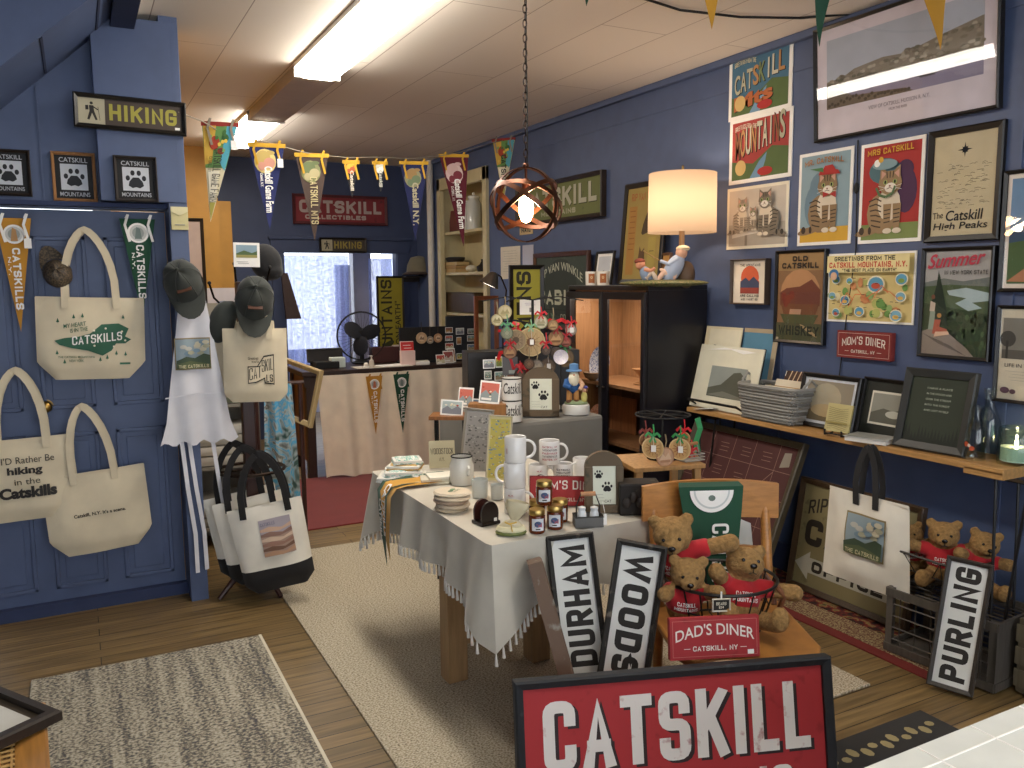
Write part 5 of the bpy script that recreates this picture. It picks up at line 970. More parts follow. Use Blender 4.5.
ld = bpy.data.lights.new('cabinet_interior_light', 'AREA'); ld.shape = 'RECTANGLE'; ld.size = .6; ld.size_y = .08; ld.energy = 3.2; ld.color = (1, .84, .66); lo = bpy.data.objects.new('cabinet_interior_light', ld); C.objects.link(lo); lo.location = (cX+.1, (cY0+cY1)/2, cH-.05)  # area light without a fixture mesh, brightens the cabinet interior
lo.rotation_euler = (0, 0, PI/2)
def plate(lb, loc, rot, r_, cols, group='plates in the display cabinet'):
    f = MB(); f.lathe([(.001, 0), (r_*.6, 0), (r_*.7, .01), (r_, .02), (r_, .024), (r_*.68, .014), (.001, .005)], mat(cols[0], 'speck', .2, cols[1]), n=30, cap=False); f.lathe([(r_*.5, .007), (.001, .0075)], mat(cols[2], 'speck', .2, cols[1]), n=24, cap=False); f.lathe([(r_*.68, .0145), (r_*.62, .0115)], K(cols[2]), n=24, cap=False)
    return tag(f.build('china_plate', smooth=True, loc=loc, rot=rot), lb, 'plate', group)
q = at(602, 357, X=cX+.1); plate('blue and white china plate standing on the upper cabinet shelf', (q.x, q.y, cz[0]+.125), (R(80), 0, -PI/2), .115, ('#5a6a9a', '#c9cfe0', '#b9bccb'))
q = at(600, 415, X=cX+.08); plate('pink and cream china plate leaning on the lower cabinet shelf', (q.x, q.y, cz[1]+.12), (R(80), 0, -PI/2), .105, ('#d8937a', '#f0d0bc', '#e8b9a2'))
q = at(594, 375, X=cX+.07); f = MB(); f.lathe([(.03, 0), (.06, .02), (.075, .055), (.07, .058), (.05, .02), (.001, .01)], mat('#7d6a58', 'gloss'), n=20); tag(f.build('small_bowl', smooth=True, loc=(q.x, q.y, cz[0]+.012)), 'small brown bowl before the blue plate in the cabinet', 'bowl')
q = at(641, 374, X=cX+.2); f = MB(); f.lathe([(.04, 0), (.05, .004), (.01, .02), (.01, .05), (.06, .1), (.058, .1), (.01, .055)], mat('#b08a66', 'gloss'), n=16); tag(f.build('glass_dish', smooth=True, loc=(q.x, q.y, cz[0]+.012)), 'brown footed dish behind the right cabinet door', 'dish')
q = at(600, 391, X=cX+.1); f = MB(); f.box((0, 0, .12), (.3, .01, .24), mat('#b98058', 'wood'), bev=.004); tag(f.build('copper_tray', loc=(cX+.3, q.y+.02, cz[1]+.012), rot=(0, 0, -PI/2)), 'orange brown tray standing behind the pink plate', 'tray')
# on the cabinet: table lamp with figurine base, tall poster, box, small frames
lp = at(681, 284, X=3.14); lp.z = cH
t = thing('table_lamp', 'table lamp with wide cream drum shade and painted figurine base on the black cabinet', 'lamp', lp, face(lp)); s_ = sc(lp); LW = 67*s_/2; z0, z1 = at(681, 233, X=lp.x).z-cH, at(681, 174, X=lp.x).z-cH
f = MB(); f.lathe([(LW, z0), (LW*.985, z1)], mat('#b8a48e', 'shade'), n=40, cap=False); f.build('lamp_shade', t, smooth=True)
f = MB(); f.tube([(0, 0, .1), (0, 0, z0+.12)], .016, mat('#a5855e', 'wood'), n=10); f.tube([(0, 0, z0+.1), (0, 0, z1+.03)], .004, mat('#a08a5a', 'metal'), n=6); f.ell((0, 0, z1+.035), (.008, .008, .014), mat('#a08a5a', 'metal'), n=8, k=6); f.build('stem', t, smooth=True)
for a_ in (0, 2.1, 4.2): pass
f = MB(); f.ell((-.1, 0, .012), (.26, .1, .022), mat('#8a7a50', 'speck', extra='#4a5a30'), n=20); f.ell((.03, .03, .06), (.05, .05, .08), mat('#5f4a38', 'plain')); f.build('base', t, smooth=True)
f = MB(); f.ell((-.045, -.01, .095), (.05, .045, .095), K('#a8b4c8'), rot=(0, R(30), 0)); f.ell((.0, -.01, .185), (.034, .034, .038), K('#d8a88a')); f.ell((.008, -.005, .21), (.04, .038, .02), K('#e0d0b0')); f.tube([(-.03, -.02, .05), (-.1, -.03, .075), (-.14, -.03, .02)], [.024, .02, .014], K('#e0b9a0'), n=10); f.ell((-.155, -.032, .018), (.022, .013, .011), K('#5a3a2a')); f.tube([(-.02, -.035, .15), (-.07, -.045, .12), (-.12, -.04, .14)], [.014, .012, .01], K('#a8b4c8'), n=8); f.tube([(-.12, -.04, .14), (-.22, -.04, .2)], .003, K('#8a6a3a'), n=5); f.ell((-.08, -.03, .07), (.05, .015, .015), K('#e8c4aa'), rot=(0, R(30), 0)); f.build('figurine', t, smooth=True)
f = MB(); f.ell((-.2, -.01, .06), (.035, .04, .055), K('#7a8aa0'), rot=(0, R(-25), 0)); f.ell((-.235, -.01, .12), (.028, .028, .03), K('#c98a6a')); f.ell((-.24, -.005, .14), (.032, .032, .018), K('#7a3a2a')); f.tube([(-.2, -.03, .04), (-.165, -.035, .075), (-.135, -.035, .025)], [.02, .017, .013], K('#c9b8a8'), n=10); f.ell((-.125, -.037, .02), (.018, .012, .01), K('#4a3024')); f.tube([(-.21, -.035, .09), (-.17, -.045, .085), (-.15, -.04, .1)], [.013, .011, .01], K('#c98a6a'), n=8); f.build('figurine', t, smooth=True)
pl = bpy.data.lights.new('table_lamp_bulb', 'POINT'); pl.energy = 4.5; pl.color = (1, .76, .54); pl.shadow_soft_size = .05; po = bpy.data.objects.new('table_lamp_bulb', pl); C.objects.link(po); po.location = (lp.x, lp.y, cH+(z0+z1)/2)
def art_tall(a):
    a.rect(0, 0, 1, 1, K('#a08a4c')); a.text('RIP VAN WINKLE', .12, .86, .9, .94, K('#a5502a'), bold=.03); a.rect(.08, .05, .3, .8, K('#a87a3c')); a.lines(.1, .3, .28, .78, 8, K('#8a5a2a'), .006)
    a.poly([(.5, .6), (.66, .82), (.74, .8), (.82, .6), (.74, .52), (.5, .48), (.46, .5)], K('#4a3a28')); a.poly([(.45, .36), (.5, .3), (.58, .34), (.6, .2), (.66, .1), (.5, .08), (.42, .2)], K('#5a4028')); a.ell(.68, .85, .06, .05, K('#b98a5a')); a.rect(.68, .12, .88, .45, K('#a8944c')); a.line([(.72, .3), (.84, .3)], .004, INK)
p0 = at(636, 282, X=3.34); tp = at(640, 181, X=3.34)
picture('tall_theatre_poster', 'tall black framed poster of a man with a dog behind the table lamp', 'picture', (3.34, (at(615, 280, X=3.3).y+at(657, 280, X=3.3).y)/2, cH+.001), -PI/2, at(615, 280, X=3.3).y-at(657, 280, X=3.3).y, tp.z-cH, fw=.035, d=.025, lean=R(5), fm=FR, pm=GOLD, art=art_tall)
p = at(603, 282, X=3.3); picture('small_framed_print', 'small dark framed white print left of the tall poster on the cabinet', 'picture', (3.3, p.y, cH+.001), -PI/2-.1, .26, at(603, 251, X=3.3).z-cH, fw=.018, d=.02, lean=R(8), fm=FR, pm=WHITE, art=lambda a: (a.rect(.1, .1, .9, .9, K('#c9ccd0')), a.ell(.5, .3, .1, .1, GRY)), group='small frames on the cabinet')
p = at(661, 282, X=3.33); picture('small_framed_print', 'small brown framed picture behind the lamp figurines', 'picture', (3.33, p.y, cH+.001), -PI/2-.15, .2, .2, fw=.016, d=.02, lean=R(8), fm=mat('#6a4a30', 'wood'), pm=TAN, art=lambda a: (a.rect(0, 0, 1, 1, K('#b98a4a')), a.ell(.5, .5, .2, .3, K('#6a4a2a'))), group='small frames on the cabinet')
p = at(600, 286, X=3.05); f = MB(); f.lathe([(.04, 0), (.042, .09), (.038, .09), (.036, .01)], mat('#e3ddd0', 'gloss'), n=20); a = Art(f, -.025, .015, .05, .06, -.0425, .0003, lambda x, z: .041-math.sqrt(max(0, .041**2-x*x))); a.rect(.1, 0, .9, 1, K('#a5653a')); a.ell(.5, .6, .15, .2, K('#e0c090'))
m1 = tag(f.build('picture_mug', smooth=True, loc=(3.05, p.y+.1, cH), rot=(0, 0, face(p))), 'glossy picture mug at the left front corner on the cabinet', 'mug', 'picture mugs on the cabinet')
m2 = m1.copy(); C.objects.link(m2); m2.location = (3.06, p.y-.02, cH); m2['label'] = 'glossy picture mug nearer the lamp on the cabinet'
# ================================================================== WALL SHELF AND WHAT STANDS ON IT
SH = .875; shx = 3.15
t = thing('hairpin_shelf', 'long blond wood shelf along the right wall on thin black hairpin legs', 'shelf', ((shx+W)/2, 2.9, 0), -PI/2); PW = mat('#b98d56', 'wood', extra=(1.2, 14, 14))
f = MB(); f.box(((2.9-3.75)/2-.05, 0, SH-.013), (.95, W-shx-.02, .026), PW, bev=.003); f.build('board', t)
f = MB(); yn = at(1002, 467, X=shx).y; yf_ = 3.82; f = MB(); f.box((2.9-(yn+yf_)/2, 0, SH-.013), (yf_-yn, W-shx-.02, .026), PW, bev=.003)
for ch in t.children:
    if ch.name.startswith('board'): ch.data = f.build('tmp').data; bpy.data.objects.remove(bpy.data.objects['tmp'])
f = MB(); yb = at(962, 462, X=shx).y; f.box((2.9-(yn+yb)/2, 0, SH-.03), (yb-yn, W-shx-.02, .03), PW, bev=.003); f.build('end_cleat', t)
HP = mat('#111011', 'plain', .4)
def hairpin(x, y):
    f = MB(); f.tube([(x-.06, y, SH-.046), (x-.012, y-.045, .02), (x, y-.05, .006), (x+.012, y-.045, .02), (x+.07, y, SH-.046)], .006, HP, n=6); f.box((x, y, SH-.048), (.16, .05, .004), HP); f.build('hairpin_leg', t)
for yy in (yn-.0, 3.7):
    for xx in (-.07, .08): hairpin(2.9-yy+(0 if yy > 3 else .0), xx)
def sy(px, X): return at(px, 400, X=X).y
def shelfpic(name, lb, px0, px1, ztop, X, rz=0, **k):
    y0, y1 = sy(px0, X), sy(px1, X); h = at((px0+px1)/2, ztop, X=X+.04).z-SH
    return picture(name, lb, k.pop('cat', 'picture'), (X, (y0+y1)/2, SH+.001), -PI/2+rz, abs(y0-y1)/math.cos(rz), h/math.cos(k.get('lean', 0)), **k)
def art_mat(sc_):
    def fn(a):
        a.rect(0, 0, 1, 1, K('#dcd8c2')); a.rect(.25, .2, .82, .68, K('#8f958f')); a.poly([(.25, .2), (.25, .33), (.45, .4), (.62, .6), (.72, .62), (.82, .52), (.82, .2)], K('#56584c')); a.poly([(.25, .22), (.5, .3), (.82, .24), (.82, .2)], K('#75766a'))
        a.poly([(.1, .92), (.5, .95), (.7, .9), (.9, .94), (.7, .96), (.4, .975)], WHITE)
    return fn
t = thing('print_rack', 'black folding easel rack holding matted prints at the cabinet end of the shelf', 'rack', (3.24, sy(722, 3.24), SH), -PI/2); f = MB()
for x in (-.2, .2): f.tube([(x, -.08, .05), (x, .0, .005), (x, .09, .2), (x*1.02, .12, .36)], .008, HP, n=6)
f.tube([(-.2, -.08, .05), (.2, -.08, .05)], .008, HP, n=6); f.tube([(-.2, 0, .008), (.2, 0, .008)], .008, HP, n=6); f.build('frame', t)
f = MB(); f.box((0, .03, .13), (.42, .012, .24), BLACK, rot=(R(-20), 0, 0)); f.build('back', t)
MG = 'matted prints in the easel rack'
shelfpic('matted_print', 'largest matted landscape print at the front of the easel rack', 690, 752, 347, 3.22, fw=0, d=.006, pm=K('#dcd8c2'), art=art_mat(0), lean=R(14), group=MG, cat='print')
shelfpic('matted_print', 'cream matted print peeking over the left of the rack', 696, 731, 327, 3.31, fw=0, d=.006, pm=K('#d8cfae'), art=lambda a: (a.rect(.12, .0, .98, .97, K('#e0dac2')), a.rect(.28, .3, .75, .6, K('#8a8a7c')), a.rect(.45, .65, .6, .7, GRY)), lean=R(10), group=MG, cat='print')
shelfpic('matted_print', 'blue matted print on the right behind the rack front', 733, 767, 329, 3.33, fw=0, d=.006, pm=K('#a8987c'), art=lambda a: (a.rect(.0, .0, .88, .95, K('#52819b')), a.rect(.02, .3, .6, .68, K('#d8d4c4')), a.rect(.08, .4, .52, .58, K('#8f8f84'))), lean=R(10), group=MG, cat='print')
q = at(706, 403, X=shx+.03); f = MB(); f.box((0, 0, .0), (.13, .1, .001), WHITE); a_ = None; f.X = Matrix.Rotation(-PI/2, 4, 'X'); Art(f, -.06, -.045, .12, .09, -.001).lines(.1, .1, .9, .9, 7, GRY, .002); tag(f.build('price_list', loc=(shx+.045, q.y, SH+.008), rot=(0, R(-8), -PI/2)), 'white printed price list lying before the easel rack', 'paper')
# wicker basket with prints
def wicker(name, lb, loc, rz, w, d, h, m, m2, handles=True):
    t = thing(name, lb, 'basket', loc, rz); f = MB(); nr = 11; n = 44
    def pt(a, z, k=1):
        e = .86+.14*z/h; x = math.copysign(abs(math.cos(a))**.35, math.cos(a))*w/2*e; y = math.copysign(abs(math.sin(a))**.35, math.sin(a))*d/2*e; return (x*k, y*k, z)
    for j in range(nr):
        z = h*(j+.5)/nr; pts = [pt(2*PI*(i+.5)/n, z, 1+(.018 if (i+j) % 2 else -.018)) for i in range(n)]; f.tube(pts, h/nr*.52, m if j % 3 else m2, n=6, closed=True)
    f.tube([pt(2*PI*i/n, h) for i in range(n)], h/nr*.7, m, n=6, closed=True); f.box((0, 0, .006), (w*.84, d*.84, .012), m2); f.build('woven_body', t, smooth=True)
    if handles:
        for sx in (-1, 1): g = MB(); g.tube([(sx*w*.49, -.05, h*.9), (sx*w*.52, -.04, h*1.12), (sx*w*.53, 0, h*1.28), (sx*w*.52, .04, h*1.12), (sx*w*.49, .05, h*.9)], .007, m, n=6); g.build('handle', t, smooth=True)
    return t
BX = 3.26; by_ = (sy(733, BX-.1)+sy(797, BX-.1))/2; bl = abs(sy(735, BX-.1)-sy(794, BX-.1)); bh = at(762, 388, X=BX-.11).z-SH
wicker('wicker_basket', 'grey wicker basket of prints on the wall shelf', (BX, by_, SH+.004), -PI/2, bl, .21, bh, K('#8b8a85'), K('#6d6c68'))
BP = [('#d8cfae', '#a5855a', 'front kraft banded print in the wicker basket'), ('#e6dfc8', '#e6dfc8', 'plain cream print second in the wicker basket'), ('#ddd3bd', '#b08a5a', 'cream print with tan line third in the wicker basket'), ('#e8e0d0', '#5d3a2c', 'tall brown and white striped print at the back of the basket')]
for i, (c1, c2, lb) in enumerate(BP):
    f = MB(); wv = (.3, .29, .28, .3)[i]*bl/.4; hh = .12+.035*i+(.03 if i == 3 else 0); f.box((0, 0, hh/2), (wv, .005, hh), K(c1)); a = Art(f, -wv/2, 0, wv, hh, -.0026)
    a.rect(0, .66, 1, .8, K(c2))
    if i == 3:
        a.rect(.02, .5, .98, .96, K('#4a342a'))
        for k in range(9): a.line([(.08+.1*k, .55), (.14+.1*k, .93)], .006, K('#d8bd9a'))
    tag(f.build('packed_print', loc=(BX-.06+.045*i, by_-.02*i, SH+.03), rot=(R(-22), 0, -PI/2)), lb, 'print', 'prints packed in the wicker basket')
def art_fog(a): a.rect(0, 0, 1, 1, K('#c9d0da')); a.rect(.06, .06, .94, .94, K('#8f8878')); a.ell(.45, .55, .3, .25, K('#a8a08a')); a.poly([(.06, .06), (.06, .35), (.35, .25), (.7, .4), (.94, .3), (.94, .06)], K('#6a6048')); a.ell(.5, .3, .3, .1, K('#b5a27c'))
shelfpic('framed_misty_print', 'black framed misty landscape between the basket and the small tile', 797, 856, 375, 3.27, fw=.022, d=.025, pm=K('#c9d0da'), art=art_fog, lean=R(12), glass=True)
def art_bw(a): a.rect(0, 0, 1, 1, K('#22251f')); a.rect(.14, .18, 1, .82, K('#d8d4c4')); a.rect(.17, .22, .98, .78, K('#8f8f84')); a.poly([(.17, .22), (.17, .4), (.4, .5), (.6, .46), (.8, .55), (.98, .5), (.98, .22)], K('#5a5a50')); a.ell(.6, .4, .15, .06, K('#b9b9ae'))
shelfpic('framed_photograph', 'black framed old photograph with dark mat, partly behind the dark green quote frame', 858, 918, 380, 3.3, fw=.016, d=.025, pm=K('#22251f'), art=art_bw, lean=R(12))
def art_quote(a):
    a.rect(0, 0, 1, 1, K('#2b3326')); r = random.Random(2)
    for i in range(16): u = .04+.06*i; h_ = .14+.16*r.random(); a.poly([(u-.04, 0), (u+.04, 0), (u, h_)], K('#1e241c')); a.k -= 1
    a.k += 1
    for i, s in enumerate(('I HAVE A PLACE', 'IN THE WOODS AND', 'OVER THE STREAM', 'INTO THE FOREST', 'AND LOST MYSELF')): a.text(s, .3, .82-.085*i, .74, .85-.085*i, K('#a9b0a0'), bold=0)
shelfpic('quote_frame', 'large charcoal framed dark green print with small white verse on the wall shelf', 899, 968, 371, 3.22, rz=R(4), fw=.035, d=.03, pm=K('#2b3326'), fm=mat('#2a2d2c', 'plain', .5), art=art_quote, lean=R(13))
t = thing('small_map_tile', 'small cream map tile on a little black easel before the misty print', 'tile', (3.18, sy(838, 3.18), SH), -PI/2+R(6)); f = MB(); f.box((0, .015, .085), (.13, .008, .13), K('#b9ad74'), rot=(R(-14), 0, 0)); a = Art(f, -.065, .02, .13, .13, .008, .0006, lambda x, z: .25*(z-.085)); a.rect(0, 0, 1, 1, K('#b9ad78')); 
for i in range(12): a.line([(.1, .1+.07*i), (.3+.03*i, .15+.06*i), (.9, .05+.075*i)], .0015, K('#6a6238'))
a.rect(.05, .3, .95, .36, K('#9a8c50')); f.build('tile', t); f = MB()
for x in (-.045, .045): f.tube([(x, -.03, .03), (x, -.03, .006), (x, .03, .006), (x*.4, .05, .12)], .005, BLACK, n=6)
f.tube([(-.045, -.03, .012), (.045, -.03, .012)], .004, BLACK, n=6); f.build('easel', t)
f = MB(); f.box((0, 0, .012), (.19, .13, .02), mat('#dcd8d0', 'plain')); f.box((0, 0, .0235), (.2, .14, .003), mat('#b9bab5', 'gloss')); f.X = Matrix.Translation((0, 0, .0255)); f.add([(-.09, -.06, 0), (.02, -.06, 0), (.02, .06, 0), (-.09, .06, 0)], [(0, 1, 2, 3)], K('#8a8d88')); tag(f.build('paperback_book', loc=(3.2, sy(873, 3.2), SH), rot=(0, 0, -PI/2+.25)), 'white book lying flat before the old photograph', 'book')
def milk(lb, px, X, h, r_, mk, pic='#b5502e'):
    t = thing('milk_bottle', lb, 'bottle', (X, sy(px, X), SH+.0005), -PI/2, 'glass milk bottles'); f = MB(); P = [(r_*.96, 0), (r_, .01), (r_, h*.5), (r_*.8, h*.62), (r_*.42, h*.78), (r_*.42, h*.92), (r_*.52, h*.94), (r_*.52, h)]
    f.lathe(P+[(a-.004, z) for a, z in P[::-1]], mk, n=26, cap=False); f.build('glass_body', t, smooth=True)
    if pic: f = MB(); a = Art(f, -r_*.7, h*.1, r_*1.4, h*.32, -r_-.0006, .0004, lambda x, z: r_-math.sqrt(max(0, r_*r_-x*x))); a.ell(.25, .6, .22, .2, K(pic), n=10); a.ell(.7, .4, .18, .18, K(pic), n=10); a.ell(.5, .55, .12, .12, K('#d8c8b8'), n=10); f.build('painted_mark', t)
MK = mat('#f6f9f8', 'pane', extra=1.45)
milk('short glass milk bottle with orange marks at the shelf end', 978, 3.24, at(978, 405, X=3.24).z-SH, .04, MK); milk('tall plain glass milk bottle behind the short one', 990, 3.33, at(992, 389, X=3.33).z-SH, .048, MK, None)
t = thing('candle_jar', 'green glass jar with a glowing candle at the right picture edge', 'jar', (3.3, sy(1017, 3.3)-.01, SH), -PI/2); f = MB(); r_ = .066; f.lathe([(r_, 0), (r_+.002, .015), (r_, .14), (r_*.9, .15), (r_*.86, .15), (r_*.9, .02), (.001, .012)], mat('#e6f0ea', 'pane', extra=1.5), n=26, cap=False); f.build('glass_body', t, smooth=True); f = MB(); f.lathe([(r_*.85, .014), (r_*.85, .07)], mat('#dbe6da', 'gloss'), n=20); f.build('wax', t); f = MB(); f.ell((0, 0, .085), (.006, .006, .014), mat('#ffdca8', 'emit', extra=90)); f.build('flame', t, smooth=True)
f = MB(); f.lathe([(r_*.6, .132), (r_*.6, .137)], K('#a03a30'), n=20); f.build('lid_rim', t) if False else None
# ================================================================== UNDER THE SHELF
def art_panel(a):
    a.rect(0, 0, 1, 1, K('#4a2320')); L = K('#8a6a5e')
    for v in (.82, .62, .4, .2): a.line([(.0, v), (1, v-.01)], .003, L); a.k -= 1
    for u in (.2, .42, .62, .84): a.line([(u, .2), (u, 1)], .003, L); a.k -= 1
    a.k += 1; a.line([(.84, .8), (.6, .5)], .004, L); a.line([(.2, .62), (.3, .4)], .004, L); a.poly([(.88, .84), (.96, .86), (.95, .96), (.89, .95)], K('#8d8375'))
    for u, v in ((.28, .9), (.5, .9), (.7, .9), (.28, .72), (.5, .7)):
        a.lines(u, v-.05, u+.1, v+.04, 3, L, .003)
rot_l = R(32)
picture('game_board_panel', 'dark red brown ruled panel leaning between cabinet and cabin sign', 'panel', (2.99, 3.45, .012), -PI/2, .86, .82, fw=.035, d=.04, lean=R(23), fm=mat('#4f4634', 'wood'), pm=K('#4a2320'), art=art_panel)
TNS = mat('#877d58', 'worn', extra='#6f6646')
def art_rip(a):
    a.text('RIP VAN WINKLE', .06, .7, .96, .84, K('#2a241c'), bold=.03, bend=.1); a.text('CABIN', .06, .4, .94, .66, K('#2a241c'), bold=.06)
    a.poly([(.0, .2), (.14, .34), (.14, .28), (.9, .28), (.9, .13), (.14, .13), (.14, .06)], K('#b9b7a8')); a.text('OFFICE', .17, .15, .82, .26, K('#2a241c'), bold=.05)
picture('cabin_office_sign', 'large tan cabin office sign with arrow leaning on the wall behind the tote', 'sign', (3.27, 2.73, .012), -PI/2, .72, .58, fw=.03, d=.035, lean=R(9), fm=mat('#4a3826', 'wood'), pm=TNS, art=art_rip)
tote('canvas tote with a cloudy mountain picture hanging by black straps from the wall shelf', (3.08, 2.47, .235), (0, 0, -PI/2), .42, .42, .22, .055, cloth=CANW, strap=BSTR, art=art_mt, artbox=(-.22, .34, .5, .46), cut=0, d=.025, seed=9, flare=-.12, sag=.0, cat='tote bag')
DK = mat('#55504a', 'wood'); t = thing('metal_banded_crate', 'old grey wooden milk crate with open slats under the wire basket', 'crate', (3.2, 2.09, .011), -PI/2+R(4)); CWd, CD, CHh = .47, .3, .285
f = MB()
for x in (-CWd/2+.015, 0, CWd/2-.015):
    for y in (-CD/2+.01, CD/2-.01): f.box((x, y, CHh/2), (.03, .02, CHh), DK)
for z in (.02, CHh-.02):
    for y in (-CD/2, CD/2): f.box((0, y, z), (CWd, .012, .035), DK)
    for x in (-CWd/2, CWd/2): f.box((x, 0, z), (.012, CD, .035), DK)
f.box((CWd/2-.005, 0, CHh/2), (.012, CD, CHh-.04), DK); f.box((0, 0, .008), (CWd, CD, .012), DK); f.build('wood_frame', t)
f = MB()
for k in range(4):
    z = .06+.052*k
    for y in (-CD/2+.004, CD/2-.004): f.tube([(-CWd/2, y, z), (CWd/2, y, z)], .0035, mat('#6d6a66', 'metal', .5), n=5)
for k in range(6):
    x = -CWd/2+.06+.07*k; f.tube([(x, -CD/2+.008, .03), (x, -CD/2+.008, CHh-.03)], .003, mat('#6d6a66', 'metal', .5), n=5)
for k in range(8): f.tube([(-CWd/2, -CD/2+.03+.035*k, CHh-.02), (CWd/2, -CD/2+.03+.035*k, CHh-.02)], .003, mat('#6d6a66', 'metal', .5), n=5)
f.build('wire_grid', t)
f = MB(); f.box((0, 0, .15), (.28, .22, .3), mat('#655d4c', 'wood'), bev=.006)
for k in range(3): f.box((0, -.112, .06+.09*k), (.29, .006, .07), mat('#6f6755', 'wood'))
tag(f.build('wooden_box', loc=(3.27, 1.68, .011), rot=(0, 0, -PI/2)), 'old grey brown wooden box behind the hairpin legs at the right edge', 'box')
f = MB(); f.box((0, 0, .035), (.5, .24, .07), mat('#17120f', 'plain', .4), bev=.006); tag(f.build('black_plinth', loc=(3.27, 1.37, .0), rot=(0, 0, -PI/2+.1)), 'low black wooden block on the floor under the shelf end', 'plinth')
def wire_basket(name, lb, loc, rz, rx, ry, h, zz=True, handle=None, round_=True):
    t = thing(name, lb, 'basket', loc, rz); f = MB(); m = mat('#15120f', 'plain', .4); N_ = 32
    e = (1, 1) if round_ else (.4, .4)
    def P(a, z): k = .72+.28*z/h; return (math.copysign(abs(math.cos(a))**e[0], math.cos(a))*rx*k, math.copysign(abs(math.sin(a))**e[1], math.sin(a))*ry*k, z)
    f.tube([P(2*PI*i/N_, h) for i in range(N_)], .0055, m, n=6, closed=True); f.tube([P(2*PI*i/N_, .006) for i in range(N_)], .004, m, n=6, closed=True); f.tube([P(2*PI*i/N_, h*.5) for i in range(N_)], .0025, m, n=5, closed=True); f.build('rim', t, smooth=True); f = MB()
    k = 20
    for i in range(k):
        a, b = 2*PI*i/k, 2*PI*(i+1)/k
        if zz: f.tube([P(a, 0.006), P((a+b)/2, h)], .002, m, n=4); f.tube([P((a+b)/2, h), P(b, .006)], .002, m, n=4)
        else: f.tube([P(a, .006), P(a, h)], .0028, m, n=5)
    for i in range(7): x = -rx*.7+1.4*rx*i/6; y = ry*.72*math.sqrt(max(0, 1-(x/(rx*.72))**2)) if round_ else ry*.7; f.tube([(x, -y, .006), (x, y, .006)], .002, m, n=4)
    f.build('wire_mesh', t)
    if handle:
        f = MB(); mh = mat('#8a5a3e', 'wood')
        f.tube([(rx*.9, -.06, h*.95), (rx*1.08, -.055, h*.7), (rx*1.06, -.02, h*.35)], .009, mh, n=8); f.tube([(rx*.9, .06, h*.95), (rx*1.08, .055, h*.7), (rx*1.06, .02, h*.35)], .009, mh, n=8); f.build('wooden_handle', t, smooth=True)
    return t
# ---- teddy bears
FUR = mat('#a07c4b', 'fur'); FUR2 = mat('#b8935f', 'fur'); SHR = mat('#b01c25', 'fabric')
def remesh(mb, name, t, vox, smooth=2):
    o = mb.build(name, t, smooth=True); m = o.modifiers.new('r', 'REMESH'); m.mode = 'VOXEL'; m.voxel_size = vox; m.use_smooth_shade = True
    s = o.modifiers.new('s', 'SMOOTH'); s.iterations = smooth*2; s.factor = .5; return o
def bear(lb, loc, rot, s=1, arms=((-.3, -.5, .2), (.3, -.5, .2)), legs=1, headrot=(0, 0), group='teddy bears in red shirts', lab=True):
    t = thing('teddy_bear', lb, 'teddy bear', loc, rot, group); t.scale = (s, s, s); f = MB()
    f.ell((0, 0, .085), (.062, .056, .085), FUR)
    hx, hy = headrot; hc = Vector((hx, hy-.008, .205)); f.ell(hc, (.063, .057, .056), FUR); f.ell(hc+Vector((0, -.045, -.014)), (.033, .034, .027), FUR)
    f.ell((hx*.5, 0, .155), (.035, .035, .03), FUR)
    for sx in (-1, 1): f.ell(hc+Vector((sx*.05, .008, .044)), (.023, .013, .023), FUR)
    for (ax, ay, az), sx in zip(arms, (-1, 1)):
        a = Vector((sx*.05, -.005, .135)); b = Vector((ax, ay, az)); 
        for k in range(8): p = a.lerp(b, k/7); f.ell(p, (.025+.004*k/7,)*3, FUR, n=10, k=6)
    if legs:
        for sx in (-1, 1):
            a = Vector((sx*.035, -.02, .035)); b = Vector((sx*.075, -.12, .035))
            for k in range(7): p = a.lerp(b, k/6); f.ell(p, (.031,)*3, FUR, n=10, k=6)
            f.ell(b+Vector((sx*.004, -.02, .012)), (.031, .022, .04), FUR)
    remesh(f, 'body', t, .0075)
    f = MB(); f.ell((0, 0, .1), (.068, .062, .066), SHR)
    for (ax, ay, az), sx in zip(arms, (-1, 1)):
        a = Vector((sx*.05, -.005, .135)); b = Vector((ax, ay, az))
        for k in range(3): f.ell(a.lerp(b, k/6), (.031,)*3, SHR, n=10, k=6)
    o = remesh(f, 'shirt', t, .007)
    f = MB(); a = Art(f, -.04, .085, .08, .035, -.0, .0006, lambda x, z: -.0665*math.sqrt(max(0, 1-(x/.069)**2-((z-.1)/.068)**2))); a.text('CATSKILL', .1, .55, .9, .95, WHITE, bold=.04); a.text('MOUNTAINS', 0, .05, 1, .42, WHITE, bold=.04); f.build('shirt_print', t, label='white lettering')
    for sx in (-1, 1): f = MB(); f.ell(hc+Vector((sx*.024, -.052, .01)), (.006, .004, .006), mat('#0c0908', 'gloss'), n=10, k=6); f.build('eye', t, smooth=True)
    f = MB(); f.ell(hc+Vector((0, -.079, -.006)), (.012, .007, .009), mat('#140e0c', 'gloss'), n=12, k=6); f.build('nose', t, smooth=True); f = MB(); f.tube([hc+Vector((0, -.08, -.014)), hc+Vector((0, -.077, -.026))], .0015, BLACK, n=4); f.tube([hc+Vector((-.012, -.073, -.03)), hc+Vector((0, -.077, -.026)), hc+Vector((.012, -.073, -.03))], .0015, BLACK, n=4); f.build('mouth', t)
    return t
wb = (3.2, 2.185, .305)
wire_basket('wire_basket', 'dark wire basket of teddy bears standing on the old crate', wb, -PI/2, .18, .13, .15, round_=False)
bear('upright teddy bear facing out of the wire basket on the crate, lettered red shirt', (3.2, 2.18, .335), (0, 0, R(-52)), 1.0, arms=((-.13, -.02, .15), (.12, -.0, .16)), group='teddy bears in the wire basket on the crate')
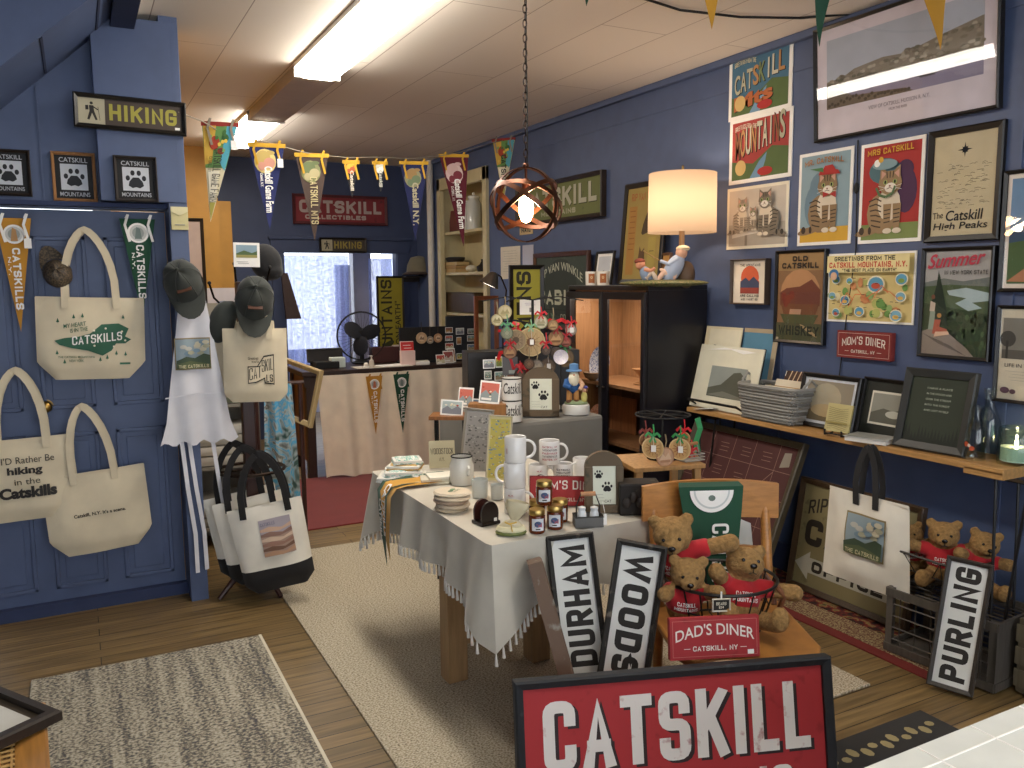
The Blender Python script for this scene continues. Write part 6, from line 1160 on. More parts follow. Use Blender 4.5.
bear('teddy bear lying at the left in the wire basket on the crate', (3.24, 2.29, .34), (R(0), R(-20), R(-60)), .8, arms=((-.09, -.08, .15), (.09, -.07, .16)), group='teddy bears in the wire basket on the crate')
bear('teddy bear at the right in the wire basket, mostly behind the shelf legs', (3.25, 2.08, .33), (0, R(12), R(-40)), .95, arms=((-.1, -.05, .15), (.1, -.05, .15)), group='teddy bears in the wire basket on the crate')
def road(name, word, flip=1, v0=.04):
    def fn(a): a.rect(0, 0, 1, 1, K('#dedfda')); a.text(word, .16, v0, .86, .97, INK, bold=.075, rot=90*flip)
    return fn
RF = mat('#3d3833', 'wood')
picture('town_sign', 'black and white sign lettered for Purling leaning under the shelf end', 'sign', (2.945, 1.945, .012), R(-63), .165, .515, fw=.018, d=.03, lean=R(14), roll=R(4), fm=RF, pm=WHITE, art=road('', 'PURLING'), group='sideways town name signs')
# ================================================================== MAIN DISPLAY TABLE
TX0, TX1, TY0, TY1, TZ = 1.17, 1.92, 2.4, 3.62, .75; PWD = mat('#a5835a', 'wood')
t = thing('display_table', 'pale wooden table under the grey tasselled cloth', 'table', ((TX0+TX1)/2, (TY0+TY1)/2, 0)); hx, hy = (TX1-TX0)/2, (TY1-TY0)/2
f = MB(); f.box((0, 0, TZ-.02), (hx*2-.02, hy*2-.02, .03), PWD); f.build('tabletop', t)
LG = [(1.275-(TX0+TX1)/2, 2.97-(TY0+TY1)/2), (1.66-(TX0+TX1)/2, 2.97-(TY0+TY1)/2), (1.53-(TX0+TX1)/2, 3.52-(TY0+TY1)/2), (1.83-(TX0+TX1)/2, 3.52-(TY0+TY1)/2)]
for x, y in LG: f = MB(); f.box((x, y, .01+(TZ-.045)/2), (.085, .085, TZ-.05), PWD, bev=.003); f.build('leg', t)
f = MB(); f.box(((LG[0][0]+LG[1][0])/2, LG[0][1], .2), (.38, .04, .09), PWD); f.build('stretcher', t); f = MB(); f.box((0, LG[0][1], TZ-.08), (hx*2-.1, .05, .07), PWD); f.box((0, LG[2][1], TZ-.08), (hx*2-.1, .05, .07), PWD); f.build('apron_rail', t)
# cloth: top with drop all round, deeper at the corners
CL = mat('#c3beb0', 'fabric'); f = MB(); N_ = 200
def perim(u):
    W2, H2 = hx*2, hy*2; L = 2*(W2+H2); d = u*L
    if d < W2: return (-hx+d, -hy), (0, -1), min(d, W2-d)
    d -= W2
    if d < H2: return (hx, -hy+d), (1, 0), min(d, H2-d)
    d -= H2
    if d < W2: return (hx-d, hy), (0, 1), min(d, W2-d)
    d -= W2; return (-hx, hy-d), (-1, 0), min(d, H2-d)
top = []; rows = 9; vs = []
for i in range(N_):
    (x, y), nrm, dc = perim(i/N_); x, y = x*1.008, y*1.008; hang = .2+.15*math.exp(-dc/.11)
    for j in range(rows+1):
        v = j/rows; fold = .02*v*math.sin(i*.55)+.013*v*math.sin(i*.23+1)+.008+.02*v; cor = math.exp(-dc/.06)*.035*v
        dxy = Vector((x, y)).normalized(); vs.append((x+nrm[0]*fold+dxy.x*cor, y+nrm[1]*fold+dxy.y*cor, TZ+.0045-hang*v-(0 if j else -.0)))
fs = []
for i in range(N_):
    k = (i+1) % N_
    for j in range(rows): fs.append((i*(rows+1)+j, k*(rows+1)+j, k*(rows+1)+j+1, i*(rows+1)+j+1))
fs.append(tuple(i*(rows+1) for i in range(N_))); f.add(vs, fs, CL)
cloth = f.build('tasselled_cloth', smooth=True, loc=((TX0+TX1)/2, (TY0+TY1)/2, 0)); tag(cloth, 'grey cloth with white tassels covering the display table', 'tablecloth')
f = MB(); TS = mat('#d9d5cc', 'fabric')
for i in range(N_):
    x, y, z = vs[i*(rows+1)+rows]; f.tube([(x, y, z+.003), (x, y, z-.012), (x+.002, y, z-.04)], [.002, .0045, .0065], TS, n=5)
o = f.build('fringe', cloth); o['kind'] = 'stuff'
TT = TZ+.006
def on(px, py): p = at(px, py, Z=TT); return Vector((p.x, p.y, TT))
# mugs
MW = mat('#e6e4e0', 'gloss', .12)
def mug(lb, loc, rz, r_=.041, h=.096, side='r', art=None, group='white mugs on the display table', m=MW):
    t = thing('mug', lb, 'mug', loc, rz, group); f = MB(); f.lathe([(r_*.94, 0), (r_, .006), (r_, h-.003), (r_-.002, h), (r_-.005, h-.002), (r_-.005, .008), (.001, .006)], m, n=28, cap=False)
    f.lathe([(.0005, .0), (r_*.94, 0)], m, n=28, cap=False); 
    if art: art(Art(f, -r_*.8, h*.15, r_*1.6, h*.7, -.0006, .0003, lambda x, z: -math.sqrt(max(0, r_*r_-x*x))))
    f.build('cup_body', t, smooth=True); sx = 1 if side == 'r' else -1
    f = MB(); f.tube([(sx*(r_-.004+.036*math.sin(PI*i/14)**.8), 0, h*.5-h*.34*math.cos(PI*i/14)) for i in range(15)], .0055, m, n=8); f.build('handle', t, smooth=True); return t
def txmug(L, cols=('#2a2724',)):
    def fn(a):
        for i, s in enumerate(L): a.text(s, .06, .84-.19*i, .94, .95-.19*i, K(cols[i % len(cols)]), bold=.02)
    return fn
def bm_(a): a.ell(.5, .45, .28, .24, INK, n=10); a.ell(.55, .55, .14, .1, K('#d8d0d0'), n=8); a.text('CATSKILL', .1, .05, .9, .17, INK, bold=.02); a.text('N.Y.', .3, .82, .65, .92, K('#b03a3a'), bold=.02)
pA = on(515, 512); fz = face(pA)
mug('white mug at the bottom of the left stack behind the soap bag', pA, fz-.3, art=bm_); mug('white mug with dark emblem in the middle of the left stack', pA+Vector((0, 0, .097)), fz+2.9, art=None, side='r'); 
mug('white mug on top of the left stack, handle right', pA+Vector((.004, 0, .194)), fz, art=lambda a: a.rect(0, .3, .03, .6, K('#b04a4a')))
f_ = MB(); 
pE, pF = on(538, 486), on(563, 485)
mug('white mug under the lettered one, handle hidden', pE, fz+.2, art=bm_); mug('white mug with red and black lettering and its handle to the left', pF, fz+PI*0, side='l', art=txmug(['CATSKILL', 'MOUNTAINS', 'CATSKILL', 'NEW YORK'], ('#2a2724', '#2a2724', '#2a2724', '#b03a3a')))
mug('white lettered mug on top of the right stack, handle right', (pE+pF)/2+Vector((-.005, 0, .097)), fz, r_=.044, h=.1, art=txmug(['CATSKILL, NY', 'WOODSTOCK', 'PALENVILLE', 'TANNERSVILLE', 'HUNTER, NY'], ('#b03a3a', '#2a2724')))
mug('plain white mug behind the arched paw frame', on(582, 479), fz-2.4)
# wide enamel jar and small cups
t = thing('enamel_jar', 'white enamel jar with a dark rim and small side handle', 'jar', on(462, 484), fz); f = MB(); r_ = .048; f.lathe([(r_*.95, 0), (r_*1.08, .02), (r_*1.1, .085), (r_*.92, .105), (r_*.95, .122), (r_*.9, .122), (r_*.88, .1), (r_*1.02, .08), (r_, .01), (.001, .006)], mat('#d9d8d0', 'gloss', .15), n=28, cap=False); f.lathe([(.001, 0), (r_*.95, 0)], mat('#d9d8d0', 'gloss', .15), n=28, cap=False); f.build('jar_body', t, smooth=True)
f = MB(); f.tube([(r_*.94*math.cos(2*PI*i/26), r_*.94*math.sin(2*PI*i/26), .123) for i in range(26)], .003, mat('#22262a', 'gloss'), n=6, closed=True); f.build('rim', t); f = MB(); f.tube([(.03, -.042, .085), (.035, -.062, .08), (.032, -.06, .055), (.03, -.045, .05)], .006, mat('#d9d8d0', 'gloss', .15), n=8); f.build('handle', t, smooth=True)
def cup(lb, loc, r_, h): f = MB(); f.lathe([(.001, .0), (r_*.85, 0), (r_*.9, .005), (r_, h), (r_*.94, h), (r_*.85, .01), (.001, .008)], mat('#cfd4d0', 'gloss', .2), n=24, cap=False); tag(f.build('white_cup', smooth=True, loc=loc), lb, 'cup', 'small white cups by the enamel jar')
cup('larger small white cup right of the enamel jar', on(480, 497), .034, .075); cup('smaller white cup between the larger cup and the mug stack', on(497, 499), .026, .06)
# potholders
for i in range(5):
    f = MB(); p = on(452, 509); f.lathe([(.001, 0), (.06, 0), (.066, .006), (.06, .013), (.001, .014)], mat(('#bfb095', '#c9b89f', '#a58f7a', '#c4b59c', '#d6c9b0')[i], 'fabric'), n=22, cap=False, sy=1.15)
    if i == 4:
        f.X = Matrix.Translation((0, 0, .0145)) @ Matrix.Rotation(-PI/2, 4, 'X'); a = Art(f, -.035, -.03, .07, .06, 0, .0004); a.ell(.3, .5, .2, .15, K('#5f7a5c'), n=9); a.ell(.65, .55, .22, .15, K('#7a9a72'), n=9); a.text('CATSKILL', .1, .1, .9, .25, K('#5f7a5c'), bold=.02)
    tag(f.build('round_potholder', smooth=True, loc=p+Vector((.004*math.sin(i*2.1), .004*math.cos(i*3), .0145*i)), rot=(0, 0, fz+.3*i)), ('tan potholder at the bottom of the round stack', 'pinkish potholder second from the bottom of the stack', 'brown potholder in the middle of the round stack', 'beige potholder second from the top of the stack', 'cream potholder with green print on top of the stack')[i], 'potholder', 'stack of round potholders at the table edge')
# tea towels
TG = [('#b9bfc4', 'grey folded tea towel spread widest under the towel pile', .21, .16, 0), ('#8fbfb2', 'aqua and white tea towel second in the towel pile', .17, .14, .15), ('#c8ab6c', 'tan banded tea towel in the towel pile', .15, .12, -.1), ('#6fb0a4', 'aqua tea towel on top of the towel pile', .13, .11, .25)]
p = on(402, 478); z = 0
for i, (hx_, lb, w_, d_, rz) in enumerate(TG):
    f = MB(); nx = 14; vs2 = []; th = .024
    for s2 in (0, 1):
        for a_ in range(nx+1):
            for b_ in range(nx+1): x = -w_/2+w_*a_/nx; y = -d_/2+d_*b_/nx; e = min(1, min(a_, nx-a_, b_, nx-b_)/2.5); vs2.append((x, y, (th*e**.5*.9+.004*math.sin(x*60)*math.cos(y*50)) if s2 else .0005))
    nn = (nx+1)**2; fs2 = []
    for s2 in (0, 1):
        for a_ in range(nx):
            for b_ in range(nx): q = s2*nn+a_*(nx+1)+b_; fs2.append((q, q+1, q+nx+2, q+nx+1))
    f.add(vs2, fs2, mat(hx_, 'speck', .9, '#e2e0d6' if i != 2 else '#b8955a')); f.box((0, 0, .01), (w_*.97, d_*.97, .012), mat('#dcdad0', 'fabric'), bev=.004)
    tag(f.build('tea_towel', smooth=True, loc=p+Vector((.012*i, .01*i, z)), rot=(0, 0, fz+rz)), lb, 'tea towel', 'pile of tea towels at the far corner of the table'); z += th*.88
# pennants spilling over the table edge
def spill(lb, px, cloth_, x1, drop, text, tw):
    t = thing('draped_pennant', lb, 'pennant', on(px, 484), 0, 'pennants spilling over the table edge'); o = t.location; f = MB(); ex = TX0-.045-o.x; pts = [(.26, .03, .012), (.12, .01, .018), (ex+.06, 0, .012), (ex+.012, -.005, .004), (ex-.016, -.012, -.03), (ex-.02, -.02, -.12), (ex-.022, -.03, -.2), (ex-.015, -.045, -drop)]
    wds = [.1, .098, .092, .088, .084, .066, .04, .004]; wds = [w*tw for w in wds]; vs = []
    for (x, y, z), w in zip(pts, wds):
        for k in (-1, -.33, .33, 1): vs.append((x, y+k*w/2, z+.006*math.sin(k*3+x*9)))
    f.add(vs, [(i*4+j, i*4+j+1, i*4+j+5, i*4+j+4) for i in range(7) for j in range(3)], cloth_)
    vs_t, fs_t = text_mesh(text, .03); out = []
    L = [0]; 
    for a_, b_ in zip(pts, pts[1:]): L.append(L[-1]+(Vector(b_)-Vector(a_)).length)
    for a_, b_ in vs_t:
        d_ = .37+a_*(L[-1]-.37-.1); k = max(i for i in range(8) if L[i] <= d_); k = min(k, 6); q = (d_-L[k])/(L[k+1]-L[k]); P0, P1 = Vector(pts[k]), Vector(pts[k+1]); P = P0.lerp(P1, q); w = wds[k]*(1-q)+wds[k+1]*q; tn = (P1-P0).normalized(); nrm = Vector((0, 1, 0)).cross(tn); nrm = -nrm if nrm.x > 0 or nrm.z < 0 and abs(nrm.x) < .2 else nrm
        nrm = Vector((-abs(nrm.x), 0, abs(nrm.z))); out.append(P+Vector((0, (.2-b_*.32)*w, .0))+nrm*.0075)
    f.add(out, fs_t, WHITE); f.build('felt', t, smooth=True)
spill('green pennant draped over the left edge of the display table', 396, FGR, 0, .34, 'CATSKILLS', 1.5); spill('gold pennant draped over the left edge beside the green one', 416, mat('#c9952f', 'fabric'), 0, .3, 'CATSKILLS', 1.6)
f = MB(); 
for k in range(3): f.box((.02*k, 0, .006+.011*k), (.16-.02*k, .1, .012), mat(('#ddd8c4', '#cfc9b4', '#e2decf')[k], 'fabric'), bev=.004, rot=(0, 0, .15*k))
tag(f.build('cream_cloth', loc=on(432, 482), rot=(0, 0, fz)), 'folded cream cloth between the tea towels and the enamel jar', 'cloth')
t = sign_at('woodstock_card', 'cream cloth card lettered Woodstock standing behind the tea towels', (430, 441), (454, 468), 3.5, rz=R(-20), lean=R(18), fw=0, d=.008, pm=mat('#b5ad8f', 'fabric'), art=lambda a: (a.text('WOODSTOCK', .06, .5, .94, .72, INK, bold=.03), a.text('N.Y.', .4, .25, .6, .38, INK, bold=.02)), cat='card')
# napkin holder, soap bag, honey jars
t = thing('napkin_holder', 'dark brown holder with two rounded uprights at the table edge', 'napkin holder', on(486, 523), fz+R(35)); BKW = mat('#1d1412', 'gloss', .3)
f = MB(); f.box((0, 0, .006), (.08, .07, .012), BKW, bev=.003); f.build('base', t)
for y in (-.024, .024):
    f = MB(); n = 18; f.prism([(-.034, .01), (.034, .01)]+[(.036*math.cos(PI*i/n), .04+.045*math.sin(PI*i/n)) for i in range(n+1)], y-.005, y+.005, BKW if y < 0 else mat('#3a1c17', 'gloss', .3)); f.build('upright', t)
f = MB(); f.box((.02, -.032, .018), (.012, .002, .012), WHITE); f.build('price_sticker', t)
t = thing('soap_bag', 'cellophane bag of cream and green soaps tied at the neck', 'bag', on(511, 534), fz); f = MB()
f.lathe([(.001, 0), (.05, .002), (.055, .008), (.05, .014), (.001, .015)], mat('#6b7440', 'plain'), n=20, cap=False, sy=.7); f.lathe([(.001, .012), (.05, .014), (.053, .02), (.046, .03), (.001, .034)], mat('#ddd6b0', 'plain'), n=20, cap=False, sy=.7); f.build('soap_bars', t, smooth=True)
f = MB(); f.lathe([(.05, .004), (.05, .022), (.034, .04), (.014, .052), (.03, .075), (.045, .1), (.04, .118)], mat('#c9bfa0', 'gloss', .25), n=18, cap=False, sx=.95, sy=.5, rot=(0, R(12), 0)); f.build('wrapper', t, smooth=True); f = MB(); f.tube([(.02, -.03, .05), (-.005, -.034, .045), (-.02, -.028, .05)], .003, mat('#c9a54a', 'plain'), n=5); f.tube([(0, -.034, .045), (.005, -.04, .02)], .002, mat('#c9a54a', 'plain'), n=5); f.build('bow', t)
HN, LID = mat('#5a2610', 'gloss', .12), mat('#c2a562', 'metal', .35)
def hjar(lb, loc, rz):
    t = thing('honey_jar', lb, 'jar', loc, rz, 'amber jars with gold lids'); r_ = .029; f = MB(); f.lathe([(.001, 0), (r_*.92, 0), (r_, .006), (r_, .058), (r_*.86, .066)], HN, n=26, cap=False); a = Art(f, -.02, .012, .04, .042, -.0008, .0004, lambda x, z: -math.sqrt(max(0, r_*r_-x*x)))
    a.mb = f; n = 8
    for i in range(n): a.rect(i/n, 0, (i+1)/n, 1, K('#cfd3d6')); a.k -= 1
    a.k += 1; a.ell(.5, .55, .32, .28, K('#46587a'), n=12); a.poly([(.15, .3), (.4, .6), (.6, .45), (.85, .7), (.85, .3)], K('#a8545a')); a.rect(.3, .1, .7, .2, INK); f.build('jar_body', t, smooth=True)
    f = MB(); f.lathe([(r_*.95, .064), (r_*.97, .066), (r_*.97, .08), (r_*.9, .083), (.001, .083)], LID, n=26, cap=False); f.build('lid', t, smooth=True); return t
j1 = on(537, 532); hjar('amber jar at the front left of the gold lidded group', j1, fz+.1); hjar('amber jar at the front right of the gold lidded group', on(555, 528), fz-.1); hjar('amber jar with gold lid at the back right of the group', on(560, 521), fz); hjar('amber jar with gold lid at the back left of the group', on(537, 522), fz)
hjar('amber jar stacked on top of the others', (on(537, 522)+on(555, 528))/2+Vector((-.012, -.01, .0835)), fz)
t = thing('shaker_caddy', 'grey metal caddy holding white salt and pepper shakers', 'caddy', on(588, 526), fz+.1); GM = mat('#75736f', 'metal', .5); f = MB()
for y in (-.03, .03): f.box((0, y, .022), (.1, .002, .034), GM)
for x in (-.05, .05): f.box((x, 0, .022), (.002, .06, .034), GM)
f.box((0, 0, .004), (.1, .06, .003), GM); f.tube([(-.05, -.03, .04), (.05, -.03, .04), (.05, .03, .04), (-.05, .03, .04)], .003, mat('#2a2826', 'plain'), n=5, closed=True); f.build('tray', t); f = MB(); f.tube([(-.042, 0, .03), (-.042, 0, .075), (-.026, 0, .117), (.026, 0, .117), (.042, 0, .075), (.042, 0, .03)], .0025, mat('#2a2826', 'plain'), n=5)
f.build('bracket', t) if False else f.build('handle_wire', t); f = MB(); f.tube([(-.026, 0, .117), (.026, 0, .117)], .008, mat('#b9855a', 'wood'), n=10); f.build('wooden_grip', t); f = MB(); f.box((.055, -.03, .03), (.012, .002, .04), WHITE); f.tube([(.055, -.03, .05), (.05, -.01, .09)], .001, WHITE, n=4); f.build('price_tag', t)
cp = t.location
for i, x in enumerate((-.022, .022)):
    f = MB(); f.lathe([(.016, 0), (.018, .01), (.016, .04), (.012, .052), (.014, .056), (.014, .062), (.001, .067)], mat('#d6d9da', 'gloss'), n=16, cap=True); tag(f.build('shaker', smooth=True, loc=cp+Vector((x*math.cos(fz), x*math.sin(fz), .007))), ('white shaker on the left in the grey caddy', 'white shaker on the right in the grey caddy')[i], 'shaker', 'shakers in the caddy')
RED2 = mat('#a02a2c', 'worn', extra='#8a2426')
p = on(566, 506); w_ = 78*sc(p); picture('diner_sign', 'red diner sign leaning on the mugs behind the amber jars', 'sign', p+Vector((.01, 0, 0)), fz, w_, .115, fw=0, d=.02, pm=REDS, lean=R(10), roll=R(1), group='red diner signs', art=lambda a: (a.rect(.012, .03, .988, .97, RED2), a.text("MOM'S DINER", .08, .46, .92, .76, K('#e8e0d4'), bold=.02, bend=.1), a.text('CATSKILL, NY', .3, .16, .72, .28, K('#e0d4c6'), bold=.02)))
def arch_frame(lb, loc, rz, w, h, th, m):
    t = thing('arched_paw_frame', lb, 'frame', loc, (R(-6), 0, rz), 'brown arched frames with paw prints'); n = 16; f = MB()
    o = [(-w/2, 0)]+[(-w/2*math.cos(PI*i/n), h-w*.42+w*.42*math.sin(PI*i/n)) for i in range(n+1)]+[(w/2, 0)]; f.prism(o, -.012, .03, m); 
    for x0, x1, z0, z1 in ((-w/2, -w*.3, 0, h*.75), (w*.3, w/2, 0, h*.75), (-w/2, w/2, 0, h*.13)): f.box(((x0+x1)/2, -.016, (z0+z1)/2), (x1-x0, .02, z1-z0), m, bev=.003)
    f.build('wood_frame', t); f = MB(); f.box((0, -.015, h*.45), (w*.6, .006, h*.62), K('#d8dccb')); a = Art(f, -w*.3, h*.14, w*.6, h*.62, -.019); paw(a, .25, .78, .34); paw(a, .62, .45, .42); a.lines(.05, .05, .5, .3, 3, GRY, .001); a.text('CAT', .5, .05, .8, .12, INK, bold=0); f.build('print', t); return t
AW = mat('#5d4e3a', 'worn', extra='#3c3a2a'); p = on(604, 512); arch_frame('brown arched paw print frame right of the red diner sign', p, fz, 38*sc(p), 61*sc(p), .03, AW)
# tall patterned pictures
def art_dense(c, cs, seed):
    def fn(a):
        a.rect(0, 0, 1, 1, K(c)); r = random.Random(seed); a.rect(.06, .04, .94, .96, K(cs[0]))
        for i in range(150): a.ell(.08+.84*r.random(), .06+.88*r.random(), .02+.05*r.random(), .015+.035*r.random(), K(r.choice(cs)), n=6); a.k -= (0 if i % 30 == 0 else 1)
    return fn
sign_at('grey_town_print', 'tall grey line drawing print in a pale frame behind the enamel jar', (459, 409), (486, 474), 3.4, rz=fz-R(2), lean=R(12), fw=.012, d=.015, fm=K('#8a857a'), pm=GRY, art=art_dense('#a3a19c', ['#9a9894', '#83827e', '#6a6966', '#b3b1aa', '#5c5b58'], 3), cat='print', roll=R(6), group='tall prints standing behind the mugs')
sign_at('colourful_map_print', 'tall yellow and blue illustrated map print left of the mug stack', (486, 416), (508, 482), 3.14, rz=fz-R(2), lean=R(12), fw=.006, d=.012, fm=K('#b5ae98'), pm=GRY, art=art_dense('#c9bf8a', ['#b9ae5a', '#c9b83a', '#8a9aa0', '#6f8a94', '#d0c890', '#a8803a'], 5), cat='print', roll=R(3), group='tall prints standing behind the mugs')
# ================================================================== CHAIR AT THE TABLE
HON = mat('#b57c3e', 'wood', .35, (3, 3, 14)); crz = R(-24); cc = Vector((1.885, 2.025, .011))
t = thing('wooden_chair', 'honey wooden chair by the display table holding a basket of teddy bears', 'chair', cc, crz)
f = MB(); n = 24; pts = [(-.245, .22), (-.235, -.17), (-.2, -.235), (0, -.255), (.2, -.235), (.235, -.17), (.245, .22)]; top = .452; m_ = len(pts)
f.add([(x, y, top) for x, y in pts]+[(x*.97, y*.97, top-.04) for x, y in pts], [tuple(range(m_)), tuple(range(2*m_-1, m_-1, -1))]+[(i, (i+1) % m_, m_+(i+1) % m_, m_+i) for i in range(m_)], HON); o = f.build('seat', t); b_ = o.modifiers.new('b', 'BEVEL'); b_.width = .012; b_.segments = 3
for sx in (-1, 1):
    f = MB(); f.tube([(sx*.2, -.19, top-.04), (sx*.22, -.21, 0)], [.02, .015], HON, n=12); f.build('leg', t, smooth=True)
    f = MB(); f.tube([(sx*.205, .2, 0), (sx*.2, .2, top), (sx*.205, .25, .66), (sx*.21, .3, .84)], [.015, .02, .019, .016], HON, n=12, flat=(0, 1, 0)); f.build('leg', t, smooth=True, label='rear leg rising into the back post')
    f = MB(); f.tube([(sx*.212, -.2, .2), (sx*.205, .2, .2)], .01, HON, n=8); f.build('stretcher', t, smooth=True)
f = MB(); f.tube([(-.21, 0, .2), (.21, 0, .2)], .01, HON, n=8); f.build('stretcher', t, smooth=True)
def rail(z0, z1, w, y, bow, th):
    f = MB(); n = 14; vs = []
    for i in range(n+1):
        u = -1+2*i/n; x = u*w/2; yy = y+bow*(1-u*u); zt = z1+.012*(1-u*u); zb = z0+.02*(1-u*u)*(-1)*0
        vs += [(x, yy, zb), (x, yy+.022*(zt-zb)*2, zt), (x, yy+th+.022*(zt-zb)*2, zt), (x, yy+th, zb)]
    fs = [(i*4+k, i*4+(k+1) % 4, i*4+4+(k+1) % 4, i*4+4+k) for i in range(n) for k in range(4)]+[(3, 2, 1, 0), tuple(n*4+k for k in range(4))]
    f.add(vs, fs, HON); return f
rail(.745, .872, .5, .255, .035, .02).build('top_rail', t, smooth=True); rail(.6, .64, .4, .235, .02, .016).build('back_rail', t, smooth=True)
Cm = Matrix.Translation(cc) @ Matrix.Rotation(crz, 4, 'Z')
# seat marks: slits behind the sign
f = MB()
for k in range(5): f.tube([(.13+.012*k, -.1+.012*k, top+.0005), (.2+.004*k, -.03+.02*k, top+.0005)], .0012, K('#4a3018'), n=4)
f.build('carved_slit', t) if False else None
p = Cm @ Vector((.02, .27, 0)); 
def loc_(x, y, z): return Cm @ Vector((x, y, z))
# pennant over the chair back
t = thing('draped_pennant', 'green pennant with white disc hung over the top rail of the wooden chair', 'pennant', loc_(-.01, .2, .49), crz); f = MB()
prof = [(.395, .06, .11), (.385, .03, .118), (.3, .022, .108), (.15, .012, .088), (.0, .0, .062)]; vs = []
for z, y, w_ in prof:
    for k in (-1, -.33, .33, 1): vs.append((k*w_+.015*(1-z/.39), y, z))
f.add(vs, [(i*4+j, i*4+j+1, i*4+j+5, i*4+j+4) for i in range(4) for j in range(3)], FGR)
wf = lambda x, z: .005+.06*max(0, z-.2)*.35 + (.01 if z > .28 else 0)
a = Art(f, -.11, 0, .22, .385, -.005, .0006, lambda x, z: .03*z/.39*.9+ .0); n = 20
a.poly([(.5+.36*math.cos(PI+PI*i/n), .97+.36*.57*math.sin(PI+PI*i/n)) for i in range(n+1)], WHITE); a.poly([(.5+.3*math.cos(PI+PI*i/n), .97+.3*.57*math.sin(PI+PI*i/n)) for i in range(n+1)], K('#c9cdc9')); a.poly([(.5+.27*math.cos(PI+PI*i/n), .97+.27*.57*math.sin(PI+PI*i/n)) for i in range(n+1)], WHITE); a.ell(.5, .9, .06, .05, K('#6a7a6f'), n=9)
a.text('CATSK', .5, .12, .78, .66, WHITE, bold=.035, rot=-90); a.text('N.Y.', .28, .3, .38, .44, WHITE, bold=.02, rot=-90); f.build('felt', t, smooth=True)
# pale cloth hanging behind the bears
f = MB(); nx = 14; vs = []
for j in range(9):
    for i in range(nx+1): u = -1+2*i/nx; v = j/8; vs.append((u*(.17+.03*(1-v)), .012*math.sin(u*7+v*3)+.05*v, .28*v+.02*math.sin(u*4)*v))
f.add(vs, [(j*(nx+1)+i, j*(nx+1)+i+1, (j+1)*(nx+1)+i+1, (j+1)*(nx+1)+i) for j in range(8) for i in range(nx)], mat('#b5b3ac', 'fabric')); o = f.build('grey_cloth', smooth=True, loc=loc_(-.02, .22, .46), rot=(0, 0, crz)); so = o.modifiers.new('s', 'SOLIDIFY'); so.thickness = .006; tag(o, 'pale grey cloth on the chair back behind the teddy bears', 'cloth')
bl_ = loc_(-.045, .0, .455)
wire_basket('wire_basket', 'round black wire basket with wooden handles standing on the chair', bl_, crz, .185, .17, .17, zz=False, handle=True)
GB = 'teddy bears in the round basket on the chair'; fzb = face(bl_)
bear('top teddy bear in the chair basket, head bowed and arm over the pennant', loc_(-.15, .09, .56), (R(14), R(-8), fzb), 1.08, arms=((-.07, -.05, .1), (.17, -.0, .15)), legs=0, headrot=(0, -.01), group=GB)
bear('lowest teddy bear in the chair basket, behind the small black tag', loc_(-.18, -.02, .475), (R(8), R(4), fzb+.2), .93, arms=((-.08, -.07, .15), (.1, -.07, .17)), legs=0, group=GB)
bear('teddy bear lying back at the right of the chair basket, lettered red shirt', loc_(-.0, -.055, .468), (R(-18), R(8), fzb+.3), 1.03, arms=((-.1, -.06, .17), (.17, -.03, .13)), legs=1, headrot=(.01, .0), group=GB)
f = MB(); f.box((0, 0, .02), (.05, .004, .034), K('#23241f'), bev=.001); rectframe(f, .058, .042, .004, .006, K('#c9c4b5'), z0=-.001, y0=0); a = Art(f, -.02, .006, .04, .028, -.003); a.text('BEARS', .1, .5, .9, .85, CREAM, bold=.02); a.text('$24', .3, .1, .7, .4, CREAM, bold=.02); f.tube([(0, 0, .04), (0, .0, .062)], .003, WHITE, n=5)
tag(f.build('price_tag_sign', loc=loc_(-.1, -.185, .585), rot=(0, 0, crz)), 'tiny framed chalk tag hooked on the rim of the chair basket', 'tag')
DD = mat('#a32b30', 'worn', extra='#8c2328'); dl = loc_(-.135, -.225, .456)
t = picture('diner_sign', 'red Dad diner sign leaning on the basket at the front of the chair seat', 'sign', dl, crz+R(4), .285, .125, fw=0, d=.022, pm=DD, lean=R(10), roll=R(1), group='red diner signs', art=lambda a: (a.rect(.012, .03, .988, .97, DD), a.line([(.03, .07), (.97, .07), (.97, .93), (.03, .93), (.03, .07)], .0012, K('#c97a70')), a.text("DAD'S DINER", .06, .42, .94, .7, K('#e8e0d6'), bold=.01, bend=.16), a.text('CATSKILL, NY', .25, .2, .75, .32, K('#e8e0d6'), bold=.02), a.line([(.15, .26), (.22, .26)], .0015, WHITE), a.line([(.78, .26), (.85, .26)], .0015, WHITE), a.rect(.86, .08, .93, .19, WHITE)))
# ================================================================== TOWN SIGNS AND THE BIG RED SIGN
RT = mat('#2b2926', 'worn', extra='#6a6258')
picture('town_sign', 'black and white Durham sign leaning at the front corner of the table', 'sign', (1.43, 2.15, .012), face((1.48, 2.1))+R(4), .165, .775, fw=.018, d=.045, lean=R(16), roll=R(-7), fm=RT, pm=WHITE, art=road('', 'DURHAM', 1, .43), group='sideways town name signs')
picture('town_sign', 'black and white Woodstock sign hung upside down beside the chair', 'sign', (1.425, 2.08, .012), face((1.65, 2.05))-R(6), .165, .775, fw=.018, d=.045, lean=R(14), roll=R(6), fm=RT, pm=WHITE, art=lambda a: (a.rect(0, 0, 1, 1, K('#dedfda')), a.text('WOODSTOCK', .16, .03, .84, .97, INK, bold=.075, rot=-90)), group='sideways town name signs')
picture('town_sign', 'weathered brown sign seen edge on, left of the Durham sign', 'sign', (1.35, 2.07, .012), R(63), .15, .74, fw=.02, d=.05, lean=R(15), roll=R(13), fm=mat('#6a5545', 'worn', extra='#8f8a80'), pm=WHITE, art=road('', 'HUNTER'), group='sideways town name signs')
